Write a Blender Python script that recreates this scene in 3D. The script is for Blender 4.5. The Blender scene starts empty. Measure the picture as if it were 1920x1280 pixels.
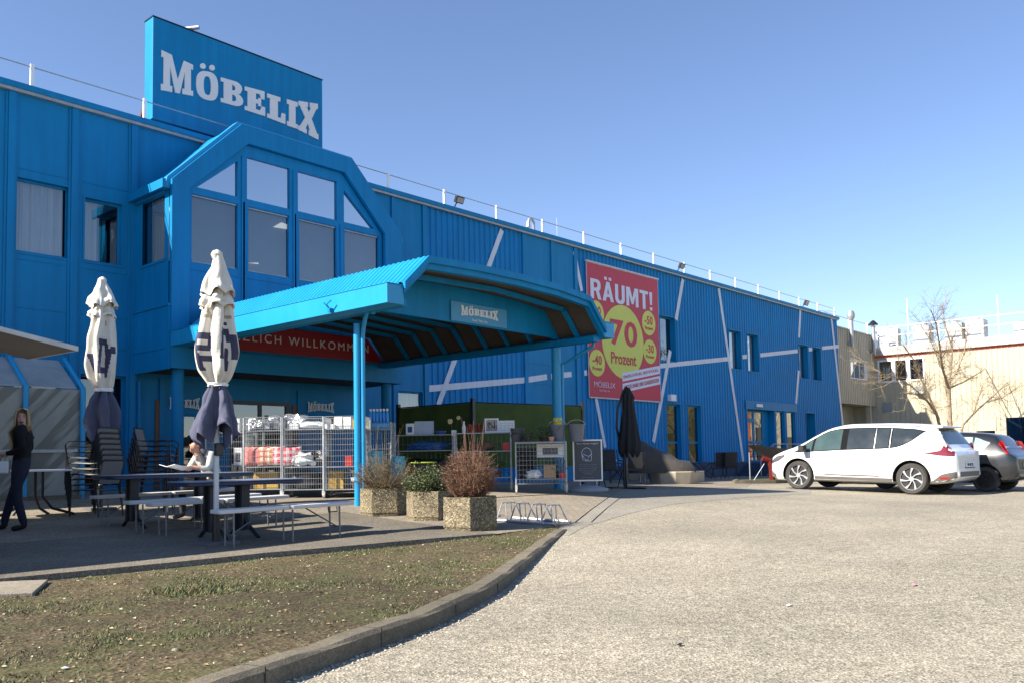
import bpy, bmesh, math, random
import numpy as np
from mathutils import Vector, Matrix
random.seed(7)
S=bpy.context.scene
# ------------------------------------------------------------------ camera
CAMZ=.98
_cy,_y,_p,_r,_f=757.0,.84878,.062267,-.018198,1634.05
def _rot(y,p,r):
    c,s=math.cos,math.sin
    f=np.array([s(y)*c(p),c(y)*c(p),s(p)]);rt=np.array([c(y),-s(y),0.]);dn=-np.cross(rt,f)
    return np.array([[c(r),-s(r),0],[s(r),c(r),0],[0,0,1]])@np.array([rt,dn,f])
R_=_rot(_y,_p,_r)
cam=bpy.data.cameras.new("camera");co=bpy.data.objects.new("camera",cam);S.collection.objects.link(co)
cam.sensor_width=36;cam.lens=_f/1920*36;cam.shift_y=(_cy-640)/1920;cam.clip_end=2000;cam.clip_start=.05
_M=Matrix(((R_[0][0],-R_[1][0],-R_[2][0],0),(R_[0][1],-R_[1][1],-R_[2][1],0),(R_[0][2],-R_[1][2],-R_[2][2],CAMZ),(0,0,0,1)))
co.matrix_world=_M;S.camera=co
# ------------------------------------------------------------------ sky, sun
LD=Vector((1.3,-.46,-1.0)).normalized()
elev=math.asin(-LD.z);az=math.atan2(-LD.x,-LD.y)
W=bpy.data.worlds.new("World");S.world=W;W.use_nodes=True
nt=W.node_tree;bg=nt.nodes["Background"];sk=nt.nodes.new("ShaderNodeTexSky");sk.sky_type='NISHITA';sk.sun_disc=False
sk.sun_elevation=elev;sk.sun_rotation=az;sk.altitude=200;sk.air_density=1.0;sk.dust_density=0.12;sk.ozone_density=2.8
tn=nt.nodes.new("ShaderNodeMixRGB");tn.blend_type='MULTIPLY';tn.inputs[0].default_value=1;tn.inputs[2].default_value=(1.0,.97,1.05,1)
nt.links.new(sk.outputs[0],tn.inputs[1]);nt.links.new(tn.outputs[0],bg.inputs[0]);bg.inputs[1].default_value=.084
sl=bpy.data.lights.new("sun","SUN");sl.energy=5.0;sl.angle=math.radians(.5);sl.color=(1,.93,.82)
so=bpy.data.objects.new("sun",sl);S.collection.objects.link(so);so.rotation_euler=LD.to_track_quat('-Z','Y').to_euler()
S.view_settings.view_transform='Standard';S.view_settings.look='None';S.view_settings.exposure=1.25;S.view_settings.gamma=1
# ------------------------------------------------------------------ measuring helpers (photo measurement -> metres on a known plane)
def at(x,y,X=None,Y=None,Z=None):
    v=R_.T@np.array([(x-960)/_f,(y-_cy)/_f,1.])
    t=(X/v[0]) if X is not None else (Y/v[1]) if Y is not None else (Z-CAMZ)/v[2]
    return Vector((t*v[0],t*v[1],CAMZ+t*v[2]))
CP=np.array([(2,3.7,0),(5,9.2,.02),(7.2,9.2,.05),(4.5,12.7,.11),(9.69,12.16,.2),(14.2,10.8,.27),(11.4,15.5,.3),(15,18,.3),(5,14.5,.22),(3,17.5,.42),(22.07,9.56,.05),(21.6,6.55,-.04),(35,19.6,-.03),(52,19.6,-.03),(30,10,0),(9.2,7.2,.03),(15,2,-.03),(8,8,.07),(30,0,-.04),(-10,0,0),(-10,20,.1),(60,0,0),(20,-10,-.05),(0,-10,-.05),(60,30,0),(0,0,-.02)],float)
def _k(r2): return .5*r2*np.log(r2+1e-9)
_n=len(CP);_A=np.zeros((_n+3,_n+3));_A[:_n,:_n]=_k(((CP[:,None,:2]-CP[None,:,:2])**2).sum(-1))+np.eye(_n)*.5
_A[:_n,_n]=1;_A[:_n,_n+1:]=CP[:,:2];_A[_n,:_n]=1;_A[_n+1:,:_n]=CP[:,:2].T
_w=np.linalg.solve(_A,np.r_[CP[:,2],0,0,0])
def sst(t): t=max(0,min(1,t));return t*t*(3-2*t)
def gz(x,y):
    k=_k((CP[:,0]-x)**2+(CP[:,1]-y)**2)
    z=max(-.15,min(.5,float(k@_w[:_n]+_w[_n]+_w[_n+1]*x+_w[_n+2]*y)))
    r=math.hypot(x-25,y-8);return z*(1-sst((r-45)/30))
def rz(x,y): return gz(x,y)-.085*sst((9.6-x)/4.5)*(1-sst((y-12)/3))   # road level: drops below the raised bed near the kerb
def G(px,py):
    z=0.
    for i in range(40):
        p=at(px,py,Z=z);z=.5*z+.5*gz(p[0],p[1])
    return at(px,py,Z=z)
# ------------------------------------------------------------------ materials
MATS={}
def lin(c): return tuple((v/255/12.92 if v/255<=.04045 else ((v/255+.055)/1.055)**2.4) for v in c)
def mat(name,col,rough=.6,metal=0,var=.12,scale=3,bump=0,bscale=60,spec=.5,coat=0,trans=0,emit=None,alpha=None,stretch=None,streak=0):
    if name in MATS: return MATS[name]
    m=bpy.data.materials.new(name);m.use_nodes=True;n=m.node_tree.nodes;l=m.node_tree.links;b=n["Principled BSDF"]
    b.inputs["Roughness"].default_value=rough;b.inputs["Metallic"].default_value=metal
    b.inputs["Specular IOR Level"].default_value=spec
    if coat: b.inputs["Coat Weight"].default_value=coat;b.inputs["Coat Roughness"].default_value=.04
    tc=n.new("ShaderNodeTexCoord");src=tc.outputs["Object"]
    if stretch:
        mp=n.new("ShaderNodeMapping");mp.inputs["Scale"].default_value=stretch;l.new(src,mp.inputs[0]);src=mp.outputs[0]
    nz=n.new("ShaderNodeTexNoise");nz.inputs["Scale"].default_value=scale;nz.inputs["Detail"].default_value=8;nz.inputs["Roughness"].default_value=.6;l.new(src,nz.inputs["Vector"])
    rp=n.new("ShaderNodeValToRGB");a=[max(0,c*(1-var)) for c in col];c2=[min(1,c*(1+var)) for c in col]
    rp.color_ramp.elements[0].position=.32;rp.color_ramp.elements[1].position=.68
    rp.color_ramp.elements[0].color=(*a,1);rp.color_ramp.elements[1].color=(*c2,1);l.new(nz.outputs[0],rp.inputs[0])
    out=rp.outputs[0]
    if streak:   # weather streaks running down
        mp2=n.new("ShaderNodeMapping");mp2.inputs["Scale"].default_value=(5,5,.35);l.new(tc.outputs["Object"],mp2.inputs[0])
        n2=n.new("ShaderNodeTexNoise");n2.inputs["Scale"].default_value=1.3;n2.inputs["Detail"].default_value=5;l.new(mp2.outputs[0],n2.inputs["Vector"])
        r2=n.new("ShaderNodeValToRGB");r2.color_ramp.elements[0].position=.35;r2.color_ramp.elements[1].position=.7;v=1-streak
        r2.color_ramp.elements[0].color=(v,v,v,1);r2.color_ramp.elements[1].color=(1,1,1,1);l.new(n2.outputs[0],r2.inputs[0])
        mx=n.new("ShaderNodeMixRGB");mx.blend_type='MULTIPLY';mx.inputs[0].default_value=1;l.new(out,mx.inputs[1]);l.new(r2.outputs[0],mx.inputs[2]);out=mx.outputs[0]
    l.new(out,b.inputs["Base Color"])
    n3=n.new("ShaderNodeMapRange");n3.inputs[3].default_value=max(.02,rough-.08);n3.inputs[4].default_value=min(1,rough+.1);l.new(nz.outputs[0],n3.inputs[0]);l.new(n3.outputs[0],b.inputs["Roughness"])
    if bump:
        nb=n.new("ShaderNodeTexNoise");nb.inputs["Scale"].default_value=bscale;nb.inputs["Detail"].default_value=4;l.new(src,nb.inputs["Vector"])
        bp=n.new("ShaderNodeBump");bp.inputs["Strength"].default_value=bump;bp.inputs["Distance"].default_value=.02;l.new(nb.outputs[0],bp.inputs["Height"]);l.new(bp.outputs[0],b.inputs["Normal"])
    if trans: b.inputs["Transmission Weight"].default_value=trans
    if emit: b.inputs["Emission Color"].default_value=(*emit[0],1);b.inputs["Emission Strength"].default_value=emit[1]
    MATS[name]=m;return m
def glassmat(name,tint,refl=.12):
    m=bpy.data.materials.new(name);m.use_nodes=True;n=m.node_tree.nodes;l=m.node_tree.links;n.remove(n["Principled BSDF"])
    t=n.new("ShaderNodeBsdfTransparent");t.inputs[0].default_value=(*tint,1);g=n.new("ShaderNodeBsdfGlossy");g.inputs[0].default_value=(.9,.93,.95,1)
    g.inputs["Roughness"].default_value=.015
    fr=n.new("ShaderNodeLayerWeight");fr.inputs[0].default_value=.5;pw=n.new("ShaderNodeMath");pw.operation='POWER';pw.inputs[1].default_value=3.2;l.new(fr.outputs[1],pw.inputs[0])
    ad=n.new("ShaderNodeMath");ad.inputs[1].default_value=refl;ad.use_clamp=True
    mx=n.new("ShaderNodeMixShader");l.new(pw.outputs[0],ad.inputs[0]);l.new(ad.outputs[0],mx.inputs[0]);l.new(t.outputs[0],mx.inputs[1]);l.new(g.outputs[0],mx.inputs[2])
    l.new(mx.outputs[0],n["Material Output"].inputs[0]);MATS[name]=m;return m
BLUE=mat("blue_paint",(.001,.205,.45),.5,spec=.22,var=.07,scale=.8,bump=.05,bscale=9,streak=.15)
BLUE2=mat("blue_cladding",(.001,.20,.49),.52,spec=.2,var=.10,scale=.7,streak=.15)
BLUEC=mat("blue_canopy",(.010,.27,.52),.38,var=.05,scale=1.2,streak=.06)
BLUED=mat("dark_blue_plinth",(.03,.055,.10),.8,var=.2,bump=.2)
WHITE=mat("white_paint",(.74,.75,.77),.5,var=.05,scale=5)
STRIPE=mat("stripe_white",(.62,.66,.74),.55,var=.05,scale=4,streak=.12)
RAILW=mat("rail_white",(.8,.8,.8),.4,var=.05)
STEEL=mat("galvanised",(.36,.38,.40),.45,metal=.6,var=.2,scale=18)
GREYM=mat("grey_metal",(.30,.32,.34),.45,metal=.4,var=.15,scale=12)
ALU=mat("gutter_grey",(.34,.35,.35),.5,metal=.4,var=.15,scale=6)
BLACK=mat("black_plastic",(.018,.018,.02),.5,var=.3)
BLACKM=mat("black_metal",(.016,.018,.021),.35,metal=.2,var=.3)
DKIN=mat("dark_interior",(.02,.022,.024),.9)
GLASS=glassmat("window_glass",(.50,.54,.56),.17)
GLASSU=glassmat("sky_glass",(.45,.50,.55),.58)
GLASSD=glassmat("dark_glass",(.12,.13,.14),.16)
GLASSC=glassmat("car_glass",(.22,.27,.26),.05)
CURT=mat("curtain_fabric",(.72,.74,.76),.9,var=.16,scale=2.5,stretch=(14,14,.3))
BLIND=mat("blind_fabric",(.17,.21,.26),.8,var=.06,scale=2)
RED=mat("banner_red",(.50,.022,.05),.5,var=.09,scale=.8,bump=.5,bscale=2.2)
REDD=mat("welcome_red",(.26,.008,.014),.55,var=.06)
YEL=mat("banner_yellow",(.60,.62,.11),.55,var=.04)
LTXT=mat("banner_pale",(.62,.66,.78),.55,var=.03)
SIGNW=mat("sign_letter",(.70,.68,.68),.5,var=.03)
BROWN=mat("soffit_brown",(.07,.055,.042),.8,var=.15,bump=.1)
# ------------------------------------------------------------------ object helpers
ORG={}
def tag(o,label,cat,group=None,kind=None):
    if label:o["label"]=label
    if cat:o["category"]=cat
    if group:o["group"]=group
    if kind:o["kind"]=kind
    return o
def thing(name,label,cat,loc=(0,0,0),rz_=0,group=None):
    o=bpy.data.objects.new(name,None);S.collection.objects.link(o);o.location=loc;o.rotation_euler=(0,0,rz_);o.empty_display_size=.2
    ORG[o.name]=Vector(loc);return tag(o,label,cat,group)
class MB:
    def __init__(s): s.v=[];s.f=[];s.mi=[];s.cm=0
    def add(s,vs,fs):
        o=len(s.v);s.v+= [tuple(v) for v in vs];s.f+=[tuple(i+o for i in f) for f in fs];s.mi+=[s.cm]*len(fs);return s
    def box(s,a,b,T=None):
        x0,y0,z0=a;x1,y1,z1=b
        vs=[(x0,y0,z0),(x1,y0,z0),(x1,y1,z0),(x0,y1,z0),(x0,y0,z1),(x1,y0,z1),(x1,y1,z1),(x0,y1,z1)]
        if T: vs=[T@Vector(v) for v in vs]
        return s.add(vs,[(0,3,2,1),(4,5,6,7),(0,1,5,4),(1,2,6,5),(2,3,7,6),(3,0,4,7)])
    def tube(s,pts,r,n=8,cap=True):
        pts=[Vector(p) for p in pts];m=len(pts);rs=r if isinstance(r,(list,tuple)) else [r]*m;rings=[];up=Vector((0,0,1))
        t0=(pts[1]-pts[0]).normalized();a=t0.cross(up)
        if a.length<.05:a=t0.cross(Vector((1,0,0)))
        a.normalize()
        for i,p in enumerate(pts):
            t=(pts[min(i+1,m-1)]-pts[max(i-1,0)]).normalized();a=(a-t*a.dot(t));a.normalize();b=t.cross(a)
            rings.append([p+(a*math.cos(k*2*math.pi/n)+b*math.sin(k*2*math.pi/n))*rs[i] for k in range(n)])
        vs=[v for r_ in rings for v in r_];fs=[]
        for i in range(m-1):
            for k in range(n): fs.append((i*n+k,i*n+(k+1)%n,(i+1)*n+(k+1)%n,(i+1)*n+k))
        if cap: fs+= [tuple(reversed(range(n))),tuple(range((m-1)*n,m*n))]
        return s.add(vs,fs)
    def prism(s,poly,d):     # poly of 3d points extruded by vector d
        n=len(poly);d=Vector(d);P=[Vector(p) for p in poly];vs=P+[p+d for p in P]
        return s.add(vs,[tuple(reversed(range(n))),tuple(range(n,2*n))]+[(i,(i+1)%n,n+(i+1)%n,n+i) for i in range(n)])
    def lathe(s,prof,c=(0,0,0),n=16):
        vs=[(c[0]+r*math.cos(2*math.pi*k/n),c[1]+r*math.sin(2*math.pi*k/n),c[2]+z) for r,z in prof for k in range(n)]
        fs=[(i*n+k,i*n+(k+1)%n,(i+1)*n+(k+1)%n,(i+1)*n+k) for i in range(len(prof)-1) for k in range(n)]
        fs+=[tuple(reversed(range(n))),tuple(range((len(prof)-1)*n,len(prof)*n))];return s.add(vs,fs)
    def quad(s,a,b,c,d): return s.add([a,b,c,d],[(0,1,2,3)])
    def build(s,name,m,parent=None,smooth=False,bev=0,local=False,label=None):
        org=Vector((0,0,0))
        if parent is not None and not local: org=ORG.get(parent.name,org)
        elif parent is None: org=Vector((0,0,0))
        me=bpy.data.meshes.new(name);me.from_pydata([Vector(v)-org for v in s.v],[],s.f)
        ms=m if isinstance(m,(list,tuple)) else [m]
        for q in ms: me.materials.append(q)
        if len(ms)>1: me.polygons.foreach_set("material_index",s.mi)
        bm=bmesh.new();bm.from_mesh(me);bmesh.ops.recalc_face_normals(bm,faces=bm.faces);bm.to_mesh(me);bm.free()
        if smooth:
            me.polygons.foreach_set("use_smooth",[True]*len(me.polygons))
            try: me.set_sharp_from_angle(angle=math.radians(40))
            except Exception: pass
        o=bpy.data.objects.new(name,me);S.collection.objects.link(o)
        if parent is not None: o.parent=parent;ORG[o.name]=org if local else ORG.get(parent.name,org)
        else: ORG[o.name]=Vector((0,0,0))
        if bev:
            b=o.modifiers.new("b","BEVEL");b.width=bev;b.segments=2;b.limit_method='ANGLE'
        if label:o["label"]=label
        return o
def setorg(o,loc):   # move a top-level mesh's origin to its base
    loc=Vector(loc);o.data.transform(Matrix.Translation(-loc));o.location=loc;return o
def copy_tree(o,parent=None):
    c=o.copy();S.collection.objects.link(c);c.parent=parent
    for ch in o.children: copy_tree(ch,c)
    return c
def RT(x,y,z,a=0): return Matrix.Translation((x,y,z))@Matrix.Rotation(a,4,'Z')
def curve_mesh(splines,depth=.01):   # closed outlines (holes allowed) -> verts, faces
    cu=bpy.data.curves.new("c","CURVE");cu.dimensions='2D';cu.fill_mode='BOTH';cu.extrude=depth/2
    for sp in splines:
        s=cu.splines.new('POLY');s.points.add(len(sp)-1)
        for i,(x,y) in enumerate(sp): s.points[i].co=(x,y,0,1)
        s.use_cyclic_u=True
    o=bpy.data.objects.new("c",cu);S.collection.objects.link(o);bpy.context.view_layer.update()
    me=o.evaluated_get(bpy.context.evaluated_depsgraph_get()).to_mesh()
    vs=[tuple(v.co) for v in me.vertices];fs=[tuple(p.vertices) for p in me.polygons]
    bpy.data.objects.remove(o);bpy.data.curves.remove(cu);return vs,fs
def text_mesh(body,depth=.01,spacing=1.0,offset=0,align='LEFT'):
    cu=bpy.data.curves.new("t","FONT");cu.body=body;cu.size=1;cu.extrude=depth/2;cu.space_character=spacing;cu.offset=offset;cu.align_x=align;cu.resolution_u=3
    o=bpy.data.objects.new("t",cu);S.collection.objects.link(o);bpy.context.view_layer.update()
    me=o.evaluated_get(bpy.context.evaluated_depsgraph_get()).to_mesh()
    vs=[tuple(v.co) for v in me.vertices];fs=[tuple(p.vertices) for p in me.polygons]
    bpy.data.objects.remove(o);bpy.data.curves.remove(cu);return vs,fs
def fit_text(body,x0,x1,z0,z1,place,depth=.006,**k):  # fills the box x0..x1, z0..z1; place(u,v,w)->world
    vs,fs=text_mesh(body,depth,**k);xs=[v[0] for v in vs];ys=[v[1] for v in vs];a,b,c,d=min(xs),max(xs),min(ys),max(ys)
    return [place(x0+(v[0]-a)/(b-a)*(x1-x0),z0+(v[1]-c)/(d-c)*(z1-z0),v[2]+depth/2) for v in vs],fs
# slab-serif logo letters
def arc(cx,cy,rx,ry,a0,a1,n=14,p=2.0):
    o=[]
    for i in range(n+1):
        a=math.radians(a0+(a1-a0)*i/n);c,s_=math.cos(a),math.sin(a)
        o.append((cx+rx*math.copysign(abs(c)**(2/p),c),cy+ry*math.copysign(abs(s_)**(2/p),s_)))
    return o
def LET(ch):
    if ch=='I':return [[(0,0),(1,0),(1,.17),(.8,.17),(.8,.83),(1,.83),(1,1),(0,1),(0,.83),(.2,.83),(.2,.17),(0,.17)]]
    if ch=='L':return [[(0,0),(1,0),(1,.4),(.8,.4),(.74,.17),(.58,.17),(.58,.83),(.72,.83),(.72,1),(0,1),(0,.83),(.15,.83),(.15,.17),(0,.17)]]
    if ch=='E':return [[(0,0),(1,0),(1,.36),(.82,.36),(.76,.17),(.54,.17),(.54,.42),(.66,.42),(.66,.34),(.8,.34),(.8,.67),(.66,.67),(.66,.59),(.54,.59),(.54,.83),(.74,.83),(.8,.66),(.97,.66),(.97,1),(0,1),(0,.83),(.14,.83),(.14,.17),(0,.17)]]
    if ch=='M':return [[(0,0),(.34,0),(.34,.16),(.27,.16),(.27,.66),(.44,0),(.58,0),(.73,.66),(.73,.16),(.66,.16),(.66,0),(1,0),(1,.16),(.93,.16),(.93,.84),(1,.84),(1,1),(.70,1),(.51,.38),(.32,1),(0,1),(0,.84),(.07,.84),(.07,.16),(0,.16)]]
    if ch=='X':return [[(0,0),(.42,0),(.42,.15),(.36,.15),(.47,.34),(.58,.15),(.52,.15),(.52,0),(1,0),(1,.15),(.93,.15),(.66,.52),(.90,.85),(.97,.85),(.97,1),(.57,1),(.57,.85),(.62,.85),(.52,.70),(.42,.85),(.48,.85),(.48,1),(.02,1),(.02,.85),(.09,.85),(.34,.5),(.08,.15),(0,.15)]]
    if ch=='O':return [arc(.5,.5,.5,.5,0,360,28,2.7)[:-1],list(reversed(arc(.5,.5,.17,.33,0,360,20,2.6)[:-1])),arc(.30,1.16,.13,.10,0,360,12)[:-1],arc(.72,1.16,.13,.10,0,360,12)[:-1]]
    if ch=='B':return [[(0,0),(.62,0)]+arc(.62,.27,.38,.27,-88,70,8)[1:]+[(.86,.54)]+arc(.62,.76,.33,.24,-30,88,8)+[(0,1),(0,.84),(.13,.84),(.13,.16),(0,.16)],
        [(.50,.17),(.50,.43),(.56,.43)]+arc(.55,.30,.14,.13,80,-80,6)+[(.56,.17)],[(.50,.60),(.50,.83),(.55,.83)]+arc(.53,.715,.12,.11,80,-80,6)+[(.55,.60)]]
def SANS(ch):
    s=.21
    if ch=='R':return .66,[[(0,0),(s,0),(s,.40),(.33,.40),(.47,0),(.69,0),(.53,.43)]+arc(.36,.70,.29,.30,-50,88,9,2.6)+[(0,1)],[(s,.56),(s,.84),(.33,.84)]+arc(.32,.70,.12,.14,80,-80,6)+[(.33,.56)]]
    if ch=='A':return .74,[[(0,0),(.21,0),(.27,.22),(.47,.22),(.53,0),(.74,0),(.47,1),(.27,1)],[(.31,.38),(.37,.70),(.43,.38)],[(.14,1.09),(.31,1.09),(.31,1.24),(.14,1.24)],[(.43,1.09),(.60,1.09),(.60,1.24),(.43,1.24)]]
    if ch=='U':return .66,[[(0,1),(0,.3)]+arc(.33,.3,.33,.31,180,360,14,2.3)[1:]+[(.66,1),(.45,1),(.45,.3)]+arc(.33,.3,.12,.13,0,-180,8)[1:]+[(s,1)]]
    if ch=='M':return .86,[[(0,0),(.2,0),(.2,.62),(.36,.12),(.50,.12),(.66,.62),(.66,0),(.86,0),(.86,1),(.60,1),(.43,.45),(.26,1),(0,1)]]
    if ch=='T':return .62,[[(.205,0),(.415,0),(.415,.83),(.62,.83),(.62,1),(0,1),(0,.83),(.205,.83)]]
    return .21,[[(.03,.30),(.18,.30),(.21,1),(0,1)],[(.01,0),(.2,0),(.2,.17),(.01,.17)]]
def sans_mb(word,x0,x1,z0,z1,place,depth=.006,gap=.10):
    L=[SANS(q) for q in word];tot=sum(w for w,_ in L)+gap*(len(L)-1);k=(x1-x0)/tot;x=x0;mb=MB()
    for w,sp in L:
        vs,fs=curve_mesh(sp,depth);mb.add([place(x+u*k,z0+v*(z1-z0),q+depth/2) for u,v,q in vs],fs);x+=(w+gap)*k
    return mb
SIGNY=20.1
_LQ=[('M',(302,95),(361,123),(361,181),(301,170)),('O',(367,131),(408,139),(408,194),(367,183)),('B',(413,146),(455,158),(455,204),(413,192)),
('E',(458,163),(496,173),(496,219),(458,207)),('L',(500,176),(534,187),(534,234),(500,221)),('I',(537,187),(557,193),(557,243),(537,236)),('X',(558,190),(596,196),(596,263),(558,244))]
LOGO=[]
for q in _LQ: LOGO.append((q[0],[(lambda p:(p[0],p[2]))(at(*c,Y=SIGNY)) for c in q[1:]]))
_x0=min(c[0] for _,q in LOGO for c in q);_x1=max(c[0] for _,q in LOGO for c in q);_z0=min(c[1] for _,q in LOGO for c in q);_z1=max(c[1] for _,q in LOGO for c in q)
def logo_mb(x0,x1,z0,z1,place,depth=.01):
    mb=MB()
    for ch,q in LOGO:
        vs,fs=curve_mesh(LET(ch),depth);TL,TR,BR,BL=q;out=[]
        for (u,v,w) in vs:
            X=(BL[0]*(1-u)+BR[0]*u)*(1-v)+(TL[0]*(1-u)+TR[0]*u)*v;Z=(BL[1]*(1-u)+BR[1]*u)*(1-v)+(TL[1]*(1-u)+TR[1]*u)*v
            out.append(place(x0+(X-_x0)/(_x1-_x0)*(x1-x0),z0+(Z-_z0)/(_z1-_z0)*(z1-z0),w+depth/2))
        mb.add(out,fs)
    return mb
# ================================================================== GROUND
def groundmat(name,c1,c2,c3,sc,bump,big=.25,rough=.9,mid=1.5,grain=.5,tile=None,moss=0,crack=0):
    m=bpy.data.materials.new(name);m.use_nodes=True;n=m.node_tree.nodes;l=m.node_tree.links;b=n["Principled BSDF"];b.inputs["Roughness"].default_value=rough;b.inputs["Specular IOR Level"].default_value=.25
    tc=n.new("ShaderNodeTexCoord");v=n.new("ShaderNodeTexVoronoi");v.inputs["Scale"].default_value=sc;l.new(tc.outputs["Object"],v.inputs["Vector"])
    rp=n.new("ShaderNodeValToRGB");e=rp.color_ramp.elements;e[0].position=0;e[0].color=(*c1,1);e[1].position=1;e[1].color=(*c3,1);k=e.new(.5);k.color=(*c2,1)
    l.new(v.outputs["Color"],rp.inputs[0])
    def noi(s,lo,hi,p0=.3,p1=.7,d=5):
        z=n.new("ShaderNodeTexNoise");z.inputs["Scale"].default_value=s;z.inputs["Detail"].default_value=d;l.new(tc.outputs["Object"],z.inputs["Vector"])
        r=n.new("ShaderNodeValToRGB");r.color_ramp.elements[0].position=p0;r.color_ramp.elements[1].position=p1
        r.color_ramp.elements[0].color=(lo,lo,lo,1);r.color_ramp.elements[1].color=(hi,hi,hi*.99,1);l.new(z.outputs[0],r.inputs[0]);return r.outputs[0]
    out=rp.outputs[0]
    for o2 in (noi(.28,1-big,1+big*.4),noi(mid,1-big*.5,1.05),noi(14,1-grain*.3,1.08),noi(70,1-grain*.55,1.15)):
        mx=n.new("ShaderNodeMixRGB");mx.blend_type='MULTIPLY';mx.inputs[0].default_value=1;l.new(out,mx.inputs[1]);l.new(o2,mx.inputs[2]);out=mx.outputs[0]
    if moss or crack:
        z=n.new("ShaderNodeTexNoise");z.inputs["Scale"].default_value=1.5 if moss else .9;z.inputs["Detail"].default_value=9;z.inputs["Roughness"].default_value=.7;l.new(tc.outputs["Object"],z.inputs["Vector"])
        r=n.new("ShaderNodeValToRGB");r.color_ramp.elements[0].position=.47;r.color_ramp.elements[1].position=.60
        r.color_ramp.elements[0].color=(0,0,0,1);r.color_ramp.elements[1].color=(.42,.42,.42,1);l.new(z.outputs[0],r.inputs[0]);mx=n.new("ShaderNodeMixRGB");l.new(r.outputs[0],mx.inputs[0]);l.new(out,mx.inputs[1]);out0=out
        if moss: mx.inputs[2].default_value=(.07,.085,.025,1)
        else:
            dk=n.new("ShaderNodeMixRGB");dk.blend_type='MULTIPLY';dk.inputs[0].default_value=1;dk.inputs[2].default_value=(.86,.85,.84,1);l.new(out0,dk.inputs[1]);l.new(dk.outputs[0],mx.inputs[2])
        out=mx.outputs[0]
    if tile:
        br=n.new("ShaderNodeTexBrick");br.inputs["Scale"].default_value=1;br.inputs["Brick Width"].default_value=tile[0];br.inputs["Row Height"].default_value=tile[1];br.inputs["Mortar Size"].default_value=.006
        br.inputs["Color1"].default_value=(1,1,1,1);br.inputs["Color2"].default_value=(.86,.85,.83,1);br.inputs["Mortar"].default_value=(.5,.5,.48,1)
        l.new(tc.outputs["Object"],br.inputs["Vector"]);mx=n.new("ShaderNodeMixRGB");mx.blend_type='MULTIPLY';mx.inputs[0].default_value=1;l.new(out,mx.inputs[1]);l.new(br.outputs[0],mx.inputs[2]);out=mx.outputs[0]
    l.new(out,b.inputs["Base Color"])
    bp=n.new("ShaderNodeBump");bp.inputs["Strength"].default_value=bump;bp.inputs["Distance"].default_value=.008;l.new(v.outputs["Distance"],bp.inputs["Height"]);l.new(bp.outputs[0],b.inputs["Normal"]);return m
ROAD=groundmat("old_asphalt",(.16,.138,.104),(.40,.355,.275),(.70,.625,.49),90,.5,big=.22,crack=1,grain=.8)
ROADN=groundmat("newer_asphalt",(.17,.155,.125),(.29,.265,.22),(.45,.415,.35),95,.4,big=.15)
PAVE=groundmat("tan_paving",(.24,.20,.15),(.33,.28,.22),(.40,.35,.28),45,.25,big=.2,tile=(.2,.1))
TERR=groundmat("terrace_asphalt",(.12,.10,.08),(.19,.165,.13),(.29,.26,.21),70,.5,big=.3)
SOIL=groundmat("bed_soil",(.08,.06,.03),(.148,.112,.06),(.26,.205,.12),38,.9,big=.5,mid=2.2,grain=.9,moss=1)
CONC=groundmat("kerb_concrete",(.15,.128,.092),(.185,.158,.115),(.235,.205,.155),120,.18,big=.3,mid=4)
bedz=lambda x,y:max(gz(x,y)-.045,rz(x,y)+.012)
def sheet(name,poly,zf,m,dz=0,step=.6,kind="structure",skirt=0):
    bm=bmesh.new();bm.faces.new([bm.verts.new((x,y,0)) for x,y in poly])
    xs=[p[0] for p in poly];ys=[p[1] for p in poly]
    for ax,lo,hi in((0,min(xs),max(xs)),(1,min(ys),max(ys))):
        k=lo+step
        while k<hi:
            no=(1,0,0) if ax==0 else (0,1,0);co_=(k,0,0) if ax==0 else (0,k,0)
            bmesh.ops.bisect_plane(bm,geom=bm.verts[:]+bm.edges[:]+bm.faces[:],plane_co=co_,plane_no=no);k+=step
    bmesh.ops.triangulate(bm,faces=[f for f in bm.faces if len(f.verts)>4])
    for v in bm.verts: v.co.z=zf(v.co.x,v.co.y)+dz
    if skirt:
        be=[e for e in bm.edges if e.is_boundary];r=bmesh.ops.extrude_edge_only(bm,edges=be)
        for v in [g for g in r['geom'] if isinstance(g,bmesh.types.BMVert)]: v.co.z-=skirt
    bmesh.ops.recalc_face_normals(bm,faces=bm.faces)
    for f in bm.faces:
        if f.normal.z<-.5:f.normal_flip()
    me=bpy.data.meshes.new(name);bm.to_mesh(me);bm.free();me.materials.append(m)
    me.polygons.foreach_set("use_smooth",[not skirt]*len(me.polygons))
    o=bpy.data.objects.new(name,me);S.collection.objects.link(o);ORG[o.name]=Vector((0,0,0));o["kind"]=kind;return o
def axis(f0,f1,st,far):
    a=list(np.arange(f0,f1,st));b=[];k=st;x=f1
    while x<far: b.append(x);k*=1.35;x+=k
    c=[];k=st;x=f0
    while x>-far: k*=1.35;x-=k;c.append(x)
    return list(reversed(c))+a+b
gx=axis(-6,34,.5,700);gy=axis(-4,22,.5,700)
g=MB();g.v=[(x,y,rz(x,y)) for y in gy for x in gx];nx=len(gx)
g.f=[(j*nx+i,j*nx+i+1,(j+1)*nx+i+1,(j+1)*nx+i) for j in range(len(gy)-1) for i in range(nx-1)];g.mi=[0]*len(g.f)
o=g.build("road",ROAD,smooth=True);o["kind"]="structure"
P2=lambda px,py:(lambda p:(p.x,p.y))(G(px,py))
kin=[P2(*q) for q in[(365,1280),(480,1245),(595,1207),(700,1173),(780,1147),(895,1095),(960,1050),(1010,1015)]]
kin=[(-6,1.7),(-3,2.2),(0,2.95)]+kin+[P2(1045,992)]
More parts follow.
